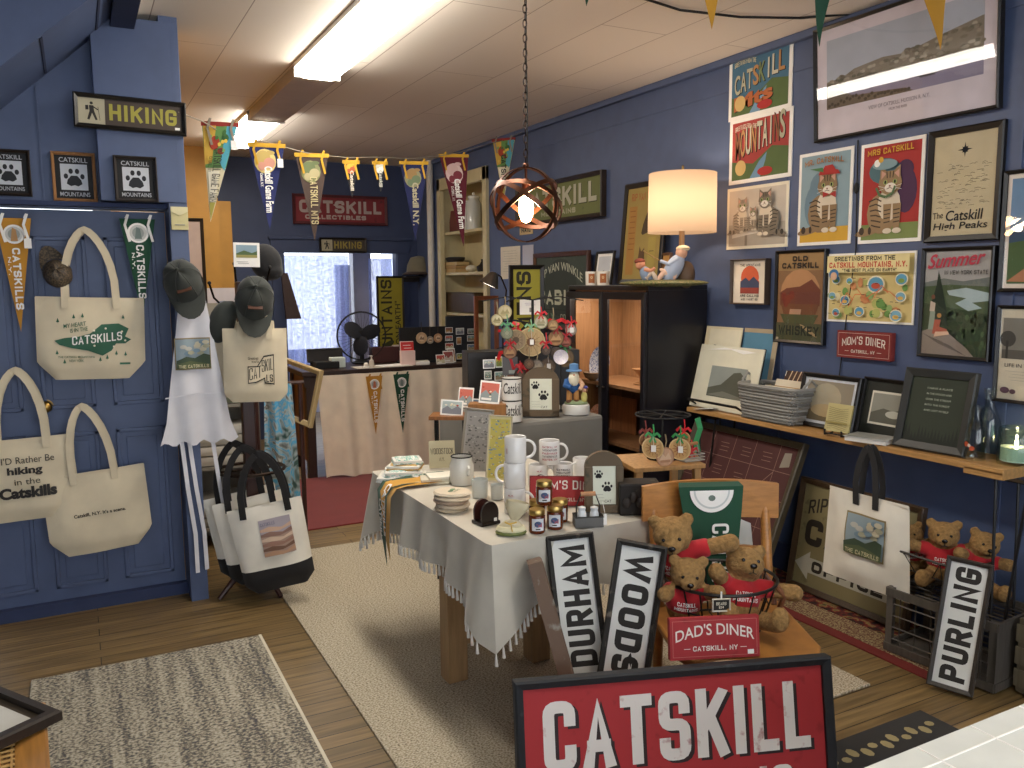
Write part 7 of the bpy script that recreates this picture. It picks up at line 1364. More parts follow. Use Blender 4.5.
bA, bB = at(512, 681, Z=.47), at(824, 655, Z=.47); bw = (bB-bA).length; bz = math.atan2(bB.y-bA.y, bB.x-bA.x); BR_ = mat('#a92b2f', 'worn', extra='#962427'); LT = mat('#e2dcd6', 'worn', extra='#b98f8c')
def art_bigsign(a):
    a.rect(0, 0, 1, 1, BR_)
    for dx, dy, m in ((.012, -.02, mat('#2a1a1a', 'plain')), (0, 0, LT)):
        a.text('CATSKILL', .06+dx, .43+dy, .95+dx, .9+dy, m, bold=.085); a.text('MOUNTAINS', .12+dx, .07+dy, .88+dx, .33+dy, m, bold=.075)
mid = (bA+bB)/2; nv = Vector((math.sin(bz), -math.cos(bz), 0)); ln = R(11); hS = .475
picture('big_catskill_sign', 'large red framed Catskill Mountains sign in the foreground against the chair', 'sign', (mid.x+nv.x*(.47*math.tan(ln)), mid.y+nv.y*(.47*math.tan(ln)), .011), bz, bw, hS, fw=.026, d=.045, lean=ln, fm=mat('#22262b', 'worn', extra='#3a3e42'), pm=BR_, art=art_bigsign)
# ================================================================== BEHIND THE MAIN TABLE: GREY PLINTH, CARDS, FIGURINE, ORNAMENT TREE
PY0 = 3.82; PZ = .87; GC = mat('#7d7c76', 'fabric')
q0, q1 = at(486, 470, Y=PY0).x, at(604, 470, Y=PY0).x
f = MB(); f.box((0, 0, PZ/2), (q1-q0, .5, PZ-.012), GC, bev=.02); pl_ = f.build('draped_plinth', loc=((q0+q1)/2, PY0+.25, .012)); tag(pl_, 'grey cloth covered plinth behind the display table', 'plinth')
PZ = .882
def pon(px, dy=.06): q = at(px, 430, Y=PY0+dy); return Vector((q.x, PY0+dy, PZ))
fp = face(pon(560)); s_ = sc(pon(540))
t = thing('gnome_figurine', 'bearded gnome figurine in blue with a small companion on a white base', 'figurine', pon(576, .08), fp)
f = MB(); f.lathe([(.001, 0), (.074, 0), (.076, .008), (.076, .05), (.07, .056), (.001, .056)], mat('#d8d8d2', 'gloss'), n=28, cap=False, sy=.75); f.build('base', t, smooth=True)
f = MB(); f.ell((0, 0, .062), (.066, .048, .016), K('#7d8f6a'), n=18); f.build('moss', t, smooth=True)
f = MB()
for sx in (-1, 1): f.tube([(sx*.02-.018, 0, .06), (sx*.018-.018, 0, .14)], [.017, .016], K('#b5834a'), n=10); f.ell((sx*.02-.018, -.01, .068), (.018, .026, .014), K('#5a3a26'))
f.build('trousers', t, smooth=True); f = MB(); f.ell((-.018, .004, .165), (.042, .034, .052), K('#2a5a94')); f.tube([(-.05, 0, .19), (-.06, -.02, .16), (-.03, -.036, .15)], [.015, .014, .012], K('#2a5a94'), n=8); f.tube([(.014, 0, .19), (.036, -.02, .165), (.02, -.036, .14)], [.015, .014, .012], K('#d8b090'), n=8); f.build('coat', t, smooth=True)
f = MB(); f.ell((-.012, -.02, .2), (.03, .022, .045), K('#e6dfc6')); f.ell((-.012, -.008, .225), (.026, .024, .026), K('#d8a888')); f.ell((-.012, -.034, .222), (.007, .008, .006), K('#c98a70')); f.build('bearded_head', t, smooth=True)
f = MB(); f.lathe([(.044, 0), (.044, .006), (.026, .01), (.024, .04), (.001, .046)], K('#5a86b5'), (-.012, -.004, .24), n=18, cap=False); f.build('hat', t, smooth=True)
f = MB(); f.ell((.045, -.012, .095), (.018, .016, .034), K('#c9c070')); f.ell((.045, -.014, .137), (.013, .013, .015), K('#d8a888')); f.ell((.05, -.012, .15), (.016, .015, .01), K('#4a4a94')); f.tube([(.05, -.01, .1), (.066, -.02, .15)], .004, K('#8a5a3a'), n=6); f.build('companion', t, smooth=True)
plate('small white china plate standing behind the paw frame', Vector(pon(561, .2))+Vector((0, 0, .31)), (R(84), 0, fp), .042, ('#e8e4e4', '#d8d0dc', '#efeaea'), group=None)
f = MB(); f.tube([(0, 0, 0), (0, 0, .27)], .004, BLACK, n=6); f.lathe([(.03, 0), (.03, .004)], BLACK, n=14); tag(f.build('plate_stand', loc=Vector(pon(561, .215))), 'thin black stand carrying the small white plate', 'stand')
arch_frame('brown arched paw print frame on the grey plinth left of the gnome', pon(541, .1), fp, 37*s_, 50*s_, .03, AW)
def tin(lb, loc, text, r_=.052, h=.115):
    f = MB(); f.lathe([(.001, 0), (r_, 0), (r_, h), (r_*.93, h), (r_*.93, .02), (.001, .01)], mat('#e3e3dd', 'gloss'), n=28, cap=False); f.lathe([(r_*1.01, h-.006), (r_*1.01, h)], BLACK, n=28, cap=False)
    a = Art(f, -r_*.9, h*.3, r_*1.8, h*.5, -.0006, .0004, lambda x, z: -math.sqrt(max(0, r_*r_-x*x))); a.text(text, 0, 0, 1, 1, INK, bold=.01, shear=.05); a.line([(0, -.15), (.5, -.15), (1, -.15)], .0015, INK) if False else None
    return tag(f.build('enamel_canister', smooth=True, loc=loc, rot=(0, 0, fp+.1)), lb, 'canister', 'white enamel canisters with black script')
cpn = pon(512, .05); tin('white lettered canister at the bottom, behind the mug stack', cpn, 'Catskill'); tin('white lettered canister on top of its twin behind the mugs', cpn+Vector((0, 0, .117)), 'Catskill')
# white round tin left, card crate with red cards
f = MB(); f.box((0, 0, .05), (.2, .1, .1), mat('#9a6a38', 'wood'), bev=.004); tag(f.build('wooden_block', loc=pon(488, .1), rot=(0, 0, fp)), 'brown wooden block under the red cards on the plinth', 'block')
f = MB(); f.box((0, 0, .01), (.24, .16, .02), mat('#8a5a30', 'wood'), bev=.003); f.tube([(-.09, 0, -.0), (-.09, 0, -.9+.01)], .012, BLACK, n=8); f.tube([(.06, 0, 0), (.06, 0, -.89)], .012, BLACK, n=8); cs = at(453, 412, Y=4.02); cs.z = .9; tag(f.build('card_stand', loc=cs, rot=(0, 0, fp)), 'small brown wooden stand on thin legs left of the plinth', 'stand')
CGp = 'cards with red pictures behind the table'
for i, (x, dy, zz, w_, h_, k) in enumerate(((449, -.03, .92, 22, 15, 1), (463, .0, .95, 15, 20, 3), (471, .0, .93, 13, 12, 7))):
    q = at(x+2, 400, Y=4.02+dy); postcard(('cream bordered green card at the left of the card stand', 'red picture card standing left on the card stand', 'yellowish card between the two red cards')[i], (q.x, 4.02+dy, zz), (R(-14), R(4), fp), w_*s_, h_*s_, k, CGp, name='greeting_card')
q = pon(489, .06); postcard('largest red picture card on the wooden block', q+Vector((0, 0, .102)), (R(-14), R(6), fp), 20*s_, 22*s_, 3, CGp, name='greeting_card')
t = thing('round_white_jar', 'small rounded white jar behind the red cards', 'jar', pon(497, .2)+Vector((0, 0, .0)), fp); f = MB(); f.lathe([(.03, 0), (.03, .08), (.036, .1), (.04, .14), (.036, .165), (.001, .17)], mat('#e3e0e4', 'gloss'), n=20); f.build('jar_body', t, smooth=True)
# black card spinner and ornament tree
sx0 = 4.55; q = at(505, 400, Y=sx0); t = thing('card_rack', 'tall black card rack behind the plinth under the ornaments', 'rack', (q.x+.15, sx0+.07, 0), R(-14)); f = MB(); f.box((0, 0, .6), (.72, .2, 1.18), mat('#15120f', 'plain', .4), bev=.005); f.build('body', t); f = MB()
for z in (.99, 1.09, 1.19): f.box((0, -.11, z), (.5, .04, .012), BLACK)
f.build('ledge', t) if False else None
RC = [('grey card at the top left of the black rack', 489, 364, 12, 9, 1), ('olive tan card at the top of the black rack', 499, 362, 7, 11, 10), ('small white card with a dark sprig on the rack', 488, 375, 7.5, 8.5, 2), ('green grey card in the middle of the black rack', 500, 376, 11, 9, 5), ('brownish card right of the green grey one on the rack', 511, 377, 9, 9, 0), ('lowest cream card at the left of the rack', 489, 385, 11, 8, 6)]
for lb, x, y, w_, h_, k in RC:
    q = at(x, y+h_/2, Y=sx0-.13); postcard(lb, q, (R(-4), 0, R(-14)), w_*s_*1.1, h_*s_*1.1, k, 'cards on the black rack')
f = MB(); q = at(505, 363, Y=sx0-.2); f.box((0, 0, 0), (.09, .004, .11), mat('#6b6b6e', 'plain')); f.box((.01, -.003, -.035), (.035, .002, .02), K('#a9b5b0')); tag(f.build('grey_card_sleeve', loc=at(510, 366, Y=sx0-.2), rot=(0, 0, fp)), 'grey card sleeve hanging in front of the rack', 'sleeve')
OR = 'ornaments hanging behind the display table'
def ornament(lb, loc, r_, cols, rib=None, rz=None, kind=0, sy=1.0, ribl=.05, tagw=False, group=OR):
    t = thing('disc_ornament', lb, 'ornament', loc, face(loc) if rz is None else rz, group); f = MB(); f.lathe([(r_, -.003), (r_, .003)], mat(cols[0], 'wood'), rot=(PI/2, 0, 0), n=22, sy=1); f.tube([(r_*math.cos(2*PI*i/22), -.003, r_*math.sin(2*PI*i/22)) for i in range(22)], .003, mat(cols[1], 'plain'), n=5, closed=True)
    a = Art(f, -r_*.8, -r_*.8, r_*1.6, r_*1.6, -.0036, .0005); r = random.Random(len(lb)); 
    if kind == 0: a.poly([(.05, .3), (.3, .75), (.5, .5), (.72, .8), (.95, .35)], K(cols[2])); a.rect(.15, .15, .85, .3, K(cols[1]))
    else:
        for k in range(12): q = 2*PI*k/12; a.line([(.5, .5), (.5+.45*math.cos(q), .5+.45*math.sin(q))], .002, K(cols[2])); a.k -= 1
        a.k += 1; a.ell(.5, .5, .2, .2, K(cols[2]), n=10)
    f.build('disc', t, smooth=False)
    f = MB(); rc = rib or '#8a7a5a'; m = mat(rc, 'gloss', .5); f.strip([(0, 0, r_), (.004, -.004, r_+ribl*.5), (0, 0, r_+ribl)], (1, 0, 0), .006, .002, m)
    if rib:
        for sx in (-1, 1): f.strip([(0, -.004, r_+.008), (sx*.02, -.01, r_+.022), (sx*.034, -.008, r_+.006)], (0, 0, 1), .012, .003, m); f.strip([(0, -.004, r_+.006), (sx*.014, -.008, r_-.02)], (1, 0, 0), .008, .002, m)
    f.build('ribbon', t)
    if tagw: f = MB(); f.box((.005, -.012, -.0), (.022, .002, .03), WHITE); f.tube([(.005, -.011, .014), (0, -.004, r_+.01)], .001, WHITE, n=4); f.build('paper_tag', t)
    return t
oY = 4.3; tq = at(533, 380, Y=oY)
t = thing('ornament_tree', 'black wire tree hung with ornaments behind the display table', 'ornament stand', (tq.x, oY, PZ-.0), face(tq)); t.location.z = PZ; f = MB(); hT = at(533, 300, Y=oY).z-PZ
f.lathe([(.09, 0), (.09, .01)], BLACK, n=20); f.tube([(0, 0, 0), (0, 0, hT)], .008, BLACK, n=8); f.build('pole', t); ext = .26
for k, (z, L) in enumerate(((hT, .3), (hT*.78, .27), (hT*.55, .22))):
    for a_ in range(6): q = PI/3*a_+k*.4; f = MB(); f.tube([(0, 0, z), (L*.5*math.cos(q), L*.5*math.sin(q)*.5, z+.02), (L*math.cos(q), L*.5*math.sin(q), z-.005)], .0035, BLACK, n=5); f.build('branch', t)
pl_.scale = (1, 1.25, 1); pl_.location.y = PY0+.32
WO = ['#c9ae84', '#7a3a2a', '#5a6a3a']
def o_at(px, py, Y=oY-.16): return at(px, py, Y=Y)
ol = [('large openwork ornament with green ribbon in the middle, white tag on it', 531, 342, 14, ['#b59a6a', '#c9b88a', '#6a4a30'], '#7faf86', 1, True),
 ('ornament behind the openwork one at its left', 516, 340, 10, ['#8f7a5a', '#a5946a', '#5a4a3a'], None, 1, False),
 ('brown oval ornament under the green bow beside the cabinet', 565, 358, 9, ['#6a5230', '#4f3f26', '#8a7040'], '#3f9a5a', 0, False),
 ('brown ornament hanging beneath the red bow at the right', 556, 338, 7.5, ['#a57a4c', '#7a5a38', '#c9a070'], '#b8252a', 0, False),
 ('dull ornament low on the tree over the paw frame', 548, 366, 7.5, ['#6a5640', '#4a3a2c', '#8a765a'], None, 0, True),
 ('pale rectangular looking tag ornament at the upper left of the tree', 505, 312, 6.5, ['#c9bd95', '#b5a87c', '#a59a70'], None, 0, False),
 ('cream ornament right of the yellow sign card', 541, 322, 6.5, ['#c5c0a5', '#8a8a6a', '#a8a080'], '#c8242a', 0, False),
 ('small ornament with a red ribbon at the left of the tree', 510, 352, 6.5, ['#8f6a4a', '#6a4a34', '#b08a60'], '#c3202a', 0, False),
 ('small dark ornament low left above the canister', 520, 375, 5.5, ['#54443a', '#3a2e28', '#7a6a58'], '#b51f28', 1, False),
 ('small white tagged ornament at the far right end of the tree', 571, 330, 5.5, ['#a59a8a', '#7a7068', '#c9c0b0'], '#c8242a', 0, True),
 ('dark ornament between the green and red bows', 556, 352, 6, ['#4f4036', '#382d26', '#75644f'], None, 1, False),
 ('grey ornament at the lower middle of the tree', 537, 366, 6, ['#7f7568', '#5a5248', '#9a8f7e'], None, 0, False)]
for i, (lb, x, y, r_, cl, rb, kd, tg) in enumerate(ol): q = o_at(x, y, oY-.17-.012*(i % 4)); ornament(lb, q, r_*sc(q), cl, rb, kind=kd, tagw=tg)
def ribbon_bow(lb, px, py, w_, rot, col='#c01d26', Y=oY-.12):
    q = at(px, py, Y=Y); m = mat(col, 'gloss', .5); f = MB(); f.strip([(-w_/2, 0, -.02), (-w_*.25, -.015, .012), (0, 0, 0), (w_*.25, -.015, .015), (w_/2, 0, -.01)], (0, .2, 1), .022, .003, m); f.strip([(0, -.004, .0), (.006, -.012, -.05), (-.004, -.006, -.11)], (1, 0, 0), .016, .003, m); f.ell((0, -.006, 0), (.012, .01, .012), m, n=8, k=6); return tag(f.build('ribbon_bow', loc=q, rot=(0, R(rot), face(q))), lb, 'ribbon', 'red ribbon bows on the ornament tree')
for i, (lb, x, y, r_, cl, rb) in enumerate((('pale square-looking ornament beside the brown frame, highest at the left', 497, 320, 5.5, ['#c9c09a', '#a59a70', '#8f8660'], None), ('dark bronze ornament under the middle of the red bow', 546, 350, 5, ['#4a3a2e', '#2f2620', '#6f5f4c'], '#b8252a'),
  ('tan ornament just below the green sign edge, right of the cream one', 553, 325, 5, ['#a5845a', '#7f6240', '#c0a070'], None), ('brown ornament low in the centre over the arched frame top', 529, 364, 5, ['#5f4632', '#423022', '#84664a'], None), ('reddish ornament at the far right beside the cabinet edge', 566, 342, 5, ['#8f4a34', '#6a3626', '#b0705a'], '#a8202a'), ('grey green ornament left of the openwork one', 507, 333, 6, ['#7d8068', '#5c604c', '#9a9d84'], '#5f9a6f'))): q = o_at(x, y, oY-.2-.014*(i % 3)); ornament(lb, q, r_*sc(q), cl, rb, kind=i % 2, ribl=.07)
for lb, x, y, w_, ro in (('red bow at the upper right of the ornament tree over the green sign', 556, 322, .14, 0), ('red bow at the left above the white canister', 506, 352, .12, -25), ('red bow hanging low over the top canister', 523, 368, .08, 40), ('upright red ribbon at the left beside the yellow sign', 517, 328, .07, 80)): ribbon_bow(lb, x, y, w_, ro)
f = MB(); q = at(530, 307, Y=4.95); f.box((0, 0, 0), (21*sc(q), .003, 15*sc(q)), WHITE); f.box((.01, -.002, -.02), (.03, .002, .03), GRY); a = Art(f, -.05, -.04, .1, .08, -.002); a.lines(.1, .6, .9, .9, 2, K('#9a8ab0'), .002); tag(f.build('info_card', loc=q, rot=(0, 0, R(-14))), 'white card clipped to the yellow sign behind the ornaments', 'card')
# ornament stand on a little table left of the chair
sp_ = at(668, 487, Z=.8); sp_ = Vector((2.3, 2.98, .8)); q = at(650, 478, X=2.3); 
t = thing('side_table', 'small light wooden side table between the display table and cabinet', 'table', (2.33, 3.02, 0), R(-14)); f = MB(); f.box((0, 0, .79), (.34, .3, .02), mat('#b98d56', 'wood'), bev=.003); f.build('tabletop', t)
for sx in (-1, 1):
    for sy_ in (-1, 1): f = MB(); f.box((sx*.14, sy_*.12, .396), (.03, .03, .77), mat('#b98d56', 'wood')); f.build('leg', t)
oc = Vector((2.36, 3.02, .802)); t = thing('ornament_carousel', 'round black wire stand hung with wooden ornaments on the side table', 'ornament stand', oc, 0); f = MB(); rt = .125; zt = at(669, 416, X=oc.x).z-oc.z
f.tube([(0, 0, 0), (0, 0, zt)], .005, BLACK, n=8); f.lathe([(.07, 0), (.07, .006)], BLACK, n=18); f.build('pole', t); f = MB(); f.tube([(rt*math.cos(2*PI*i/28), rt*math.sin(2*PI*i/28), zt) for i in range(28)], .004, BLACK, n=6, closed=True)
for k in range(4): a_ = PI/4*k; f.tube([(rt*math.cos(a_), rt*math.sin(a_), zt), (-rt*math.cos(a_), -rt*math.sin(a_), zt)], .003, BLACK, n=5)
f.build('wire_ring', t)
for i, (lb, x, y, r_, cl, rb, kd, tg, dy) in enumerate((('openwork ornament with green ribbon at the left of the round stand', 653, 448, 10.5, ['#c9a56f', '#d8bd8a', '#8a5a38'], '#3f9a5a', 1, True, -.1), ('pinkish plain disc low on the round stand', 665, 457, 9.5, ['#d0a584', '#b98a68', '#e0c0a0'], None, 0, False, -.12), ('openwork ornament in the middle of the round stand', 680, 449, 10.5, ['#c9a56f', '#d8bd8a', '#8a3a2a'], '#2f8a4a', 1, True, -.12),
    ('smaller red and green ornament at the lower right of the round stand', 691, 461, 8.5, ['#b58a60', '#c99a70', '#7a3a30'], '#c3202a', 0, False, -.08), ('ornament with red ribbon at the back right of the round stand', 684, 438, 6, ['#a57a50', '#c0965f', '#7a5a38'], '#c3202a', 0, False, -.02), ('ornament with faded red ribbon at the far left of the round stand', 645, 440, 6.5, ['#a5805a', '#b8936a', '#7a5f40'], '#8f4038', 0, False, .0))):
    q = at(x, y, Y=oc.y+dy); ornament(lb, q, r_*sc(q), cl, rb, kind=kd, tagw=tg, ribl=.06, group='ornaments on the round wire stand', rz=face(q)+(.5 if i % 2 else -.2))
f = MB(); q = at(697, 435, Y=oc.y-.05); f.strip([(0, 0, .08), (.01, -.01, .03), (-.005, 0, -.03), (.006, 0, -.08)], (1, 0, 0), .03, .004, mat('#3f9a5f', 'gloss', .5)); tag(f.build('green_ribbon', loc=q), 'long loose green ribbon at the right of the round stand', 'ribbon')
f = MB(); f.tube([(-.03, 0, .03), (-.02, 0, .075), (.05, 0, .075), (.06, 0, .03)], .003, K('#a9a49a'), n=5); f.tube([(-.02, 0, .075), (.05, 0, .075)], .008, mat('#a8744a', 'wood'), n=8)
for z in (.002, .016, .03): f.tube([(-.04, -.03, z), (.07, -.03, z), (.07, .03, z), (-.04, .03, z)], .003, K('#a9a49a'), n=5, closed=True)
f.box((.015, 0, .002), (.1, .05, .003), K('#a9a49a')); tag(f.build('small_basket', loc=(2.43, 2.92, .803)), 'small wire basket with a wooden grip beside the round ornament stand', 'basket')
f = MB(); f.box((0, 0, .06), (.15, .1, .12), mat('#1a1512', 'worn', extra='#4a4438'), bev=.006); 
for k in range(5): f.ell((-.05+.025*k, -.055, .05+.02*(k % 2)), (.016, .01, .02), mat('#241d19', 'plain'))
tag(f.build('dark_basket', loc=on(638, 512), rot=(0, 0, fz)), 'small dark woven box on the table right of the arched frame', 'box')
# ================================================================== GLOBE PENDANT
gc = at(526, 205, Y=3.15); RG = 37*sc(gc); t = thing('globe_pendant_lamp', 'hanging globe of crossed bronze rings around a glowing bulb', 'pendant lamp', gc, face(gc)); BZ = mat('#5a3d30', 'metal', .35)
def band(M3):
    f = MB(); n = 48; w_ = .02; vs = []
    for i in range(n):
        a_ = 2*PI*i/n
        for r_, y in ((RG, -w_/2), (RG, w_/2), (RG-.005, w_/2), (RG-.005, -w_/2)): vs.append(M3 @ Vector((r_*math.cos(a_), y, r_*math.sin(a_))))
    f.add(vs, [(i*4+k, i*4+(k+1) % 4, ((i+1) % n)*4+(k+1) % 4, ((i+1) % n)*4+k) for i in range(n) for k in range(4)], BZ); f.build('ring', t, smooth=True)
for e in ((0, 0, R(28)), (0, 0, R(-38)), (R(62), R(20), R(10)), (R(66), R(-30), R(20)), (R(80), R(35), R(0))): band(Euler(e).to_matrix())
f = MB(); f.tube([(0, 0, .04), (0, 0, .09)], .018, BZ, n=14); f.lathe([(.026, .09), (.01, .11)], BZ, n=14); f.tube([(0, 0, .1), (0, 0, RG+.01)], .006, BZ, n=8); f.ell((0, 0, RG+.006), (.014, .014, .014), BZ, n=10, k=6); f.build('socket', t, smooth=True)
f = MB(); f.lathe([(.001, -.075), (.018, -.068), (.028, -.045), (.032, -.01), (.026, .03), (.014, .05)], mat('#ffc890', 'emit', extra=26), n=18, cap=False); f.build('bulb', t, smooth=True)
f = MB(); zz = RG+.012; k = 0; topz = CEIL-gc.z
while zz < topz-.02:
    w_ = .008; pts = [(w_*math.cos(2*PI*i/10)*(1 if k % 2 else 0), w_*math.cos(2*PI*i/10)*(0 if k % 2 else 1), zz+.016+.018*math.sin(2*PI*i/10)) for i in range(10)]; f.tube(pts, .0024, mat('#2c2220', 'metal', .5), n=5, closed=True); zz += .029; k += 1
f.tube([(.006, .004, RG), (.008, -.004, RG+(topz-RG)*.3), (.004, .006, RG+(topz-RG)*.6), (.007, 0, topz)], .003, BLACK, n=6); f.lathe([(.06, topz-.02), (.06, topz)], BZ, n=20); f.build('chain', t)
pb = bpy.data.lights.new('pendant_bulb', 'POINT'); pb.energy = 5; pb.color = (1, .62, .35); pb.shadow_soft_size = .04; po = bpy.data.objects.new('pendant_bulb', pb); C.objects.link(po); po.location = gc+Vector((0, -.06, -.01))
# ================================================================== COAT STAND AND WHAT HANGS ON IT
sX, sY = .76, 4.42; DKW = mat('#3a1d16', 'wood', .4)
t = thing('coat_stand', 'dark reddish wooden coat stand with iron rings by the blue column', 'coat stand', (sX, sY, 0)); f = MB(); f.box((0, 0, .82), (.065, .065, 1.62), DKW, bev=.008); f.build('post', t)
for k in range(4): a_ = PI/2*k+.4; f = MB(); f.tube([(0, 0, .14), (.12*math.cos(a_), .12*math.sin(a_), .1), (.22*math.cos(a_), .22*math.sin(a_), .012)], [.02, .018, .012], DKW, n=8); f.build('leg', t, smooth=True)
f = MB(); zr = .655; f.tube([(.17*math.cos(2*PI*i/36), .17*math.sin(2*PI*i/36), zr) for i in range(36)], .009, mat('#3a302a', 'metal', .5), n=6, closed=True, flat=(0, 0, 1))
for k in range(2): a_ = PI/2*k; f.tube([(.17*math.cos(a_), .17*math.sin(a_), zr), (-.17*math.cos(a_), -.17*math.sin(a_), zr)], .006, mat('#3a302a', 'metal', .5), n=6)
f.build('iron_ring', t); 
for k, (a_, z_) in enumerate(((2.6, 1.52), (-1.2, 1.5), (.4, 1.6), (1.6, 1.62))):
    f = MB(); c_, s2 = math.cos(a_), math.sin(a_); f.tube([(.03*c_, .03*s2, z_), (.1*c_, .1*s2, z_-.02), (.15*c_, .15*s2, z_+.03), (.17*c_, .17*s2, z_+.1)], .006, mat('#1a1614', 'metal', .5), n=6); f.ell((.17*c_, .17*s2, z_+.105), (.01, .01, .01), BLACK, n=8, k=5); f.build('coat_hook', t, smooth=True)
q = at(257, 305, Y=4.24); cap('charcoal cap with leather patch hanging on the coat stand over the small tote', (q.x, 4.3, q.z+.02), (R(-24), R(4), R(-8)), CAPG, LEA, 1.15, 'charcoal caps')
t = thing('soft_hat', 'dark green slouched hat hooked on the left of the coat stand', 'hat', at(222, 322, Y=4.36), R(-10)); f = MB(); f.ell((0, 0, 0), (.065, .05, .11), CAPG, rot=(0, R(18), 0)); f.ell((.035, 0, .05), (.05, .045, .06), CAPG, rot=(0, R(40), 0)); remesh(f, 'crown', t, .008); f = MB(); f.ell((.045, -.01, -.1), (.03, .03, .07), mat('#1b1d1c', 'fabric'), rot=(0, R(-15), 0)); f.build('brim', t, smooth=True)
t = thing('black_hat', 'black hat hanging at the back right of the coat stand', 'hat', at(266, 262, Y=4.6), 0); f = MB(); f.ell((0, 0, 0), (.085, .07, .1), mat('#141416', 'fabric'), rot=(0, R(-20), 0)); f.ell((.02, .0, -.05), (.07, .075, .05), mat('#141416', 'fabric')); remesh(f, 'crown', t, .009)
q = at(247, 267, Y=4.28); sps = sc(q); f = MB(); f.box((0, 0, 12*sps), (25*sps, .003, 24*sps), WHITE); a = Art(f, -12.5*sps, 0, 25*sps, 24*sps, -.002); a.rect(.1, .38, .9, .9, K('#8aa3b0')); a.poly([(.1, .55), (.4, .68), (.7, .58), (.9, .66), (.9, .38), (.1, .38)], K('#4f6440')); a.rect(.1, .38, .9, .5, K('#9a945a')); a.lines(.1, .12, .6, .24, 2, GRY, .002); tag(f.build('landscape_card', loc=(q.x, 4.28, q.z), rot=(0, R(1), R(-6))), 'white card with a green landscape on top of the coat stand', 'card')
def art_cats(a):
    a.text('Greetings', .02, .8, .4, .92, INK, bold=.01); a.text('FROM THE', .15, .72, .42, .78, INK, bold=.01)
    for dx, m in ((0, INK),): a.poly([(.0, .05), (.0, .62), (.35, .62), (.6, .95), (.98, 1.0), (.98, .0), (.62, .05), (.6, .2), (.3, .08)], INK)
    a.poly([(.03, .09), (.03, .58), (.36, .58), (.61, .9), (.95, .95), (.95, .05), (.65, .09), (.63, .25), (.3, .12)], CAN); a.text('CAT', .05, .16, .5, .54, INK, bold=.03, slope=.1); a.text('SKIL', .52, .42, .93, .8, INK, bold=.03, slope=.08); a.text('LS', .68, .1, .93, .34, INK, bold=.04)
q, q2 = at(257, 402, Y=4.26), at(257, 329, Y=4.26); qa, qb = at(226, 360, Y=4.26), at(289, 360, Y=4.26)
tote('small canvas tote with outlined Catskills lettering hanging on the coat stand', (q.x, 4.27, q.z), (0, R(1), R(-12)), qb.x-qa.x, q2.z-q.z, .1, .07, art=art_cats, artbox=(-.12, .24, .42, .42), cut=.13, seed=12, d=.03)
tote('second plain canvas tote just behind the lettered one on the coat stand', (q.x-.025, 4.36, q.z+.02), (0, R(-1), R(-12)), (qb.x-qa.x)*.98, q2.z-q.z+.01, .08, .07, cut=.13, seed=13, d=.03)
def art_desert(a):
    a.rect(0, 0, 1, 1, K('#b09484')); a.rect(0, .6, 1, 1, K('#a8a0a8'))
    for i, c_ in enumerate(('#c9a890', '#8f6f62', '#d3b8a0', '#a07a68', '#7a5a48', '#c0987a')): v = .75-.13*i; a.poly([(0, v), (.3, v+.05), (.7, v-.02), (1, v+.08), (1, v-.02), (.6, v-.1), (0, v-.06)], K(c_))
    a.text('CATSKILLS', .05, .84, .5, .93, K('#6a6a80'), bold=.02)
def bigtote(lb, px, dz, dx, y, ang, art=None, seed=1):
    qa, qb = at(238, 540, Y=4.12), at(313, 540, Y=4.12); qz, qt = at(280, 594, Y=4.12).z, at(280, 508, Y=4.12).z
    return tote(lb, (at(px, 560, Y=y).x, y, max(.03, qz+.02)+dz), (0, R(-9), ang), (qb.x-qa.x)*1.0, qt-qz, .26, .11, cloth=CANW, strap=BSTR, art=art, artbox=(-.12, .42, .42, .42), cut=.12, seed=seed, d=.05, base=.3, flare=.06, sw=.032, peakx=.02, group='black based white totes hanging on the coat stand ring')
bigtote('white tote with black base and a rosy landscape picture, front one on the ring', 281, 0, 0, 4.16, R(-14), art_desert, 21)
bigtote('white tote with black base, second behind the picture tote', 266, .015, 0, 4.29, R(-8), None, 22)
bigtote('white tote with black base, rearmost and farthest left on the ring', 256, .02, 0, 4.41, R(-4), None, 23)
# things beyond the stand: shelving with folded goods, wrapped scarf, empty frame
t = thing('goods_shelf', 'pale shelving with folded goods between the column and the coat stand', 'shelves', (at(217, 450, Y=5.4).x+.02, 5.4, 0)); f = MB(); ws = .42
for x in (-ws/2, ws/2): f.box((x, 0, .75), (.025, .3, 1.5), mat('#7a766c', 'plain'))
f.box((0, .14, .75), (ws, .015, 1.5), mat('#8f8b80', 'plain')); f.build('frame', t)
for z in (.12, .5, .88, 1.2): f = MB(); f.box((0, 0, z), (ws-.02, .3, .02), mat('#8f8b80', 'plain')); f.build('shelf', t)
gx_ = t.location.x
for i, (z, cols) in enumerate(((.13, ('#8a8478', '#a39c8c', '#6f6a60')), (.51, ('#b9b5aa', '#c9c5ba', '#a9a598', '#bdb9ae')), (.89, ('#6f7460', '#5a5f50', '#84806c')), (1.21, ('#2a2c30', '#3a3c3a', '#a8a288')))):
    for k, c_ in enumerate(cols):
        f = MB(); f.box((0, 0, .032), (.34, .24, .06), mat(c_, 'fabric'), bev=.022); tag(f.build('folded_textile', smooth=True, loc=(gx_+.01*math.sin(k*4), 5.38, z+.062*k), rot=(0, 0, .03*math.sin(k*3))), ('%s folded textile, %s in the pile on the %s shelf behind the apron' % (('grey brown', 'pale', 'olive', 'dark')[i], ('bottom', 'second', 'third', 'top')[k], ('lowest', 'second', 'third', 'top')[i])), 'textile', 'folded textiles on the pale shelving')
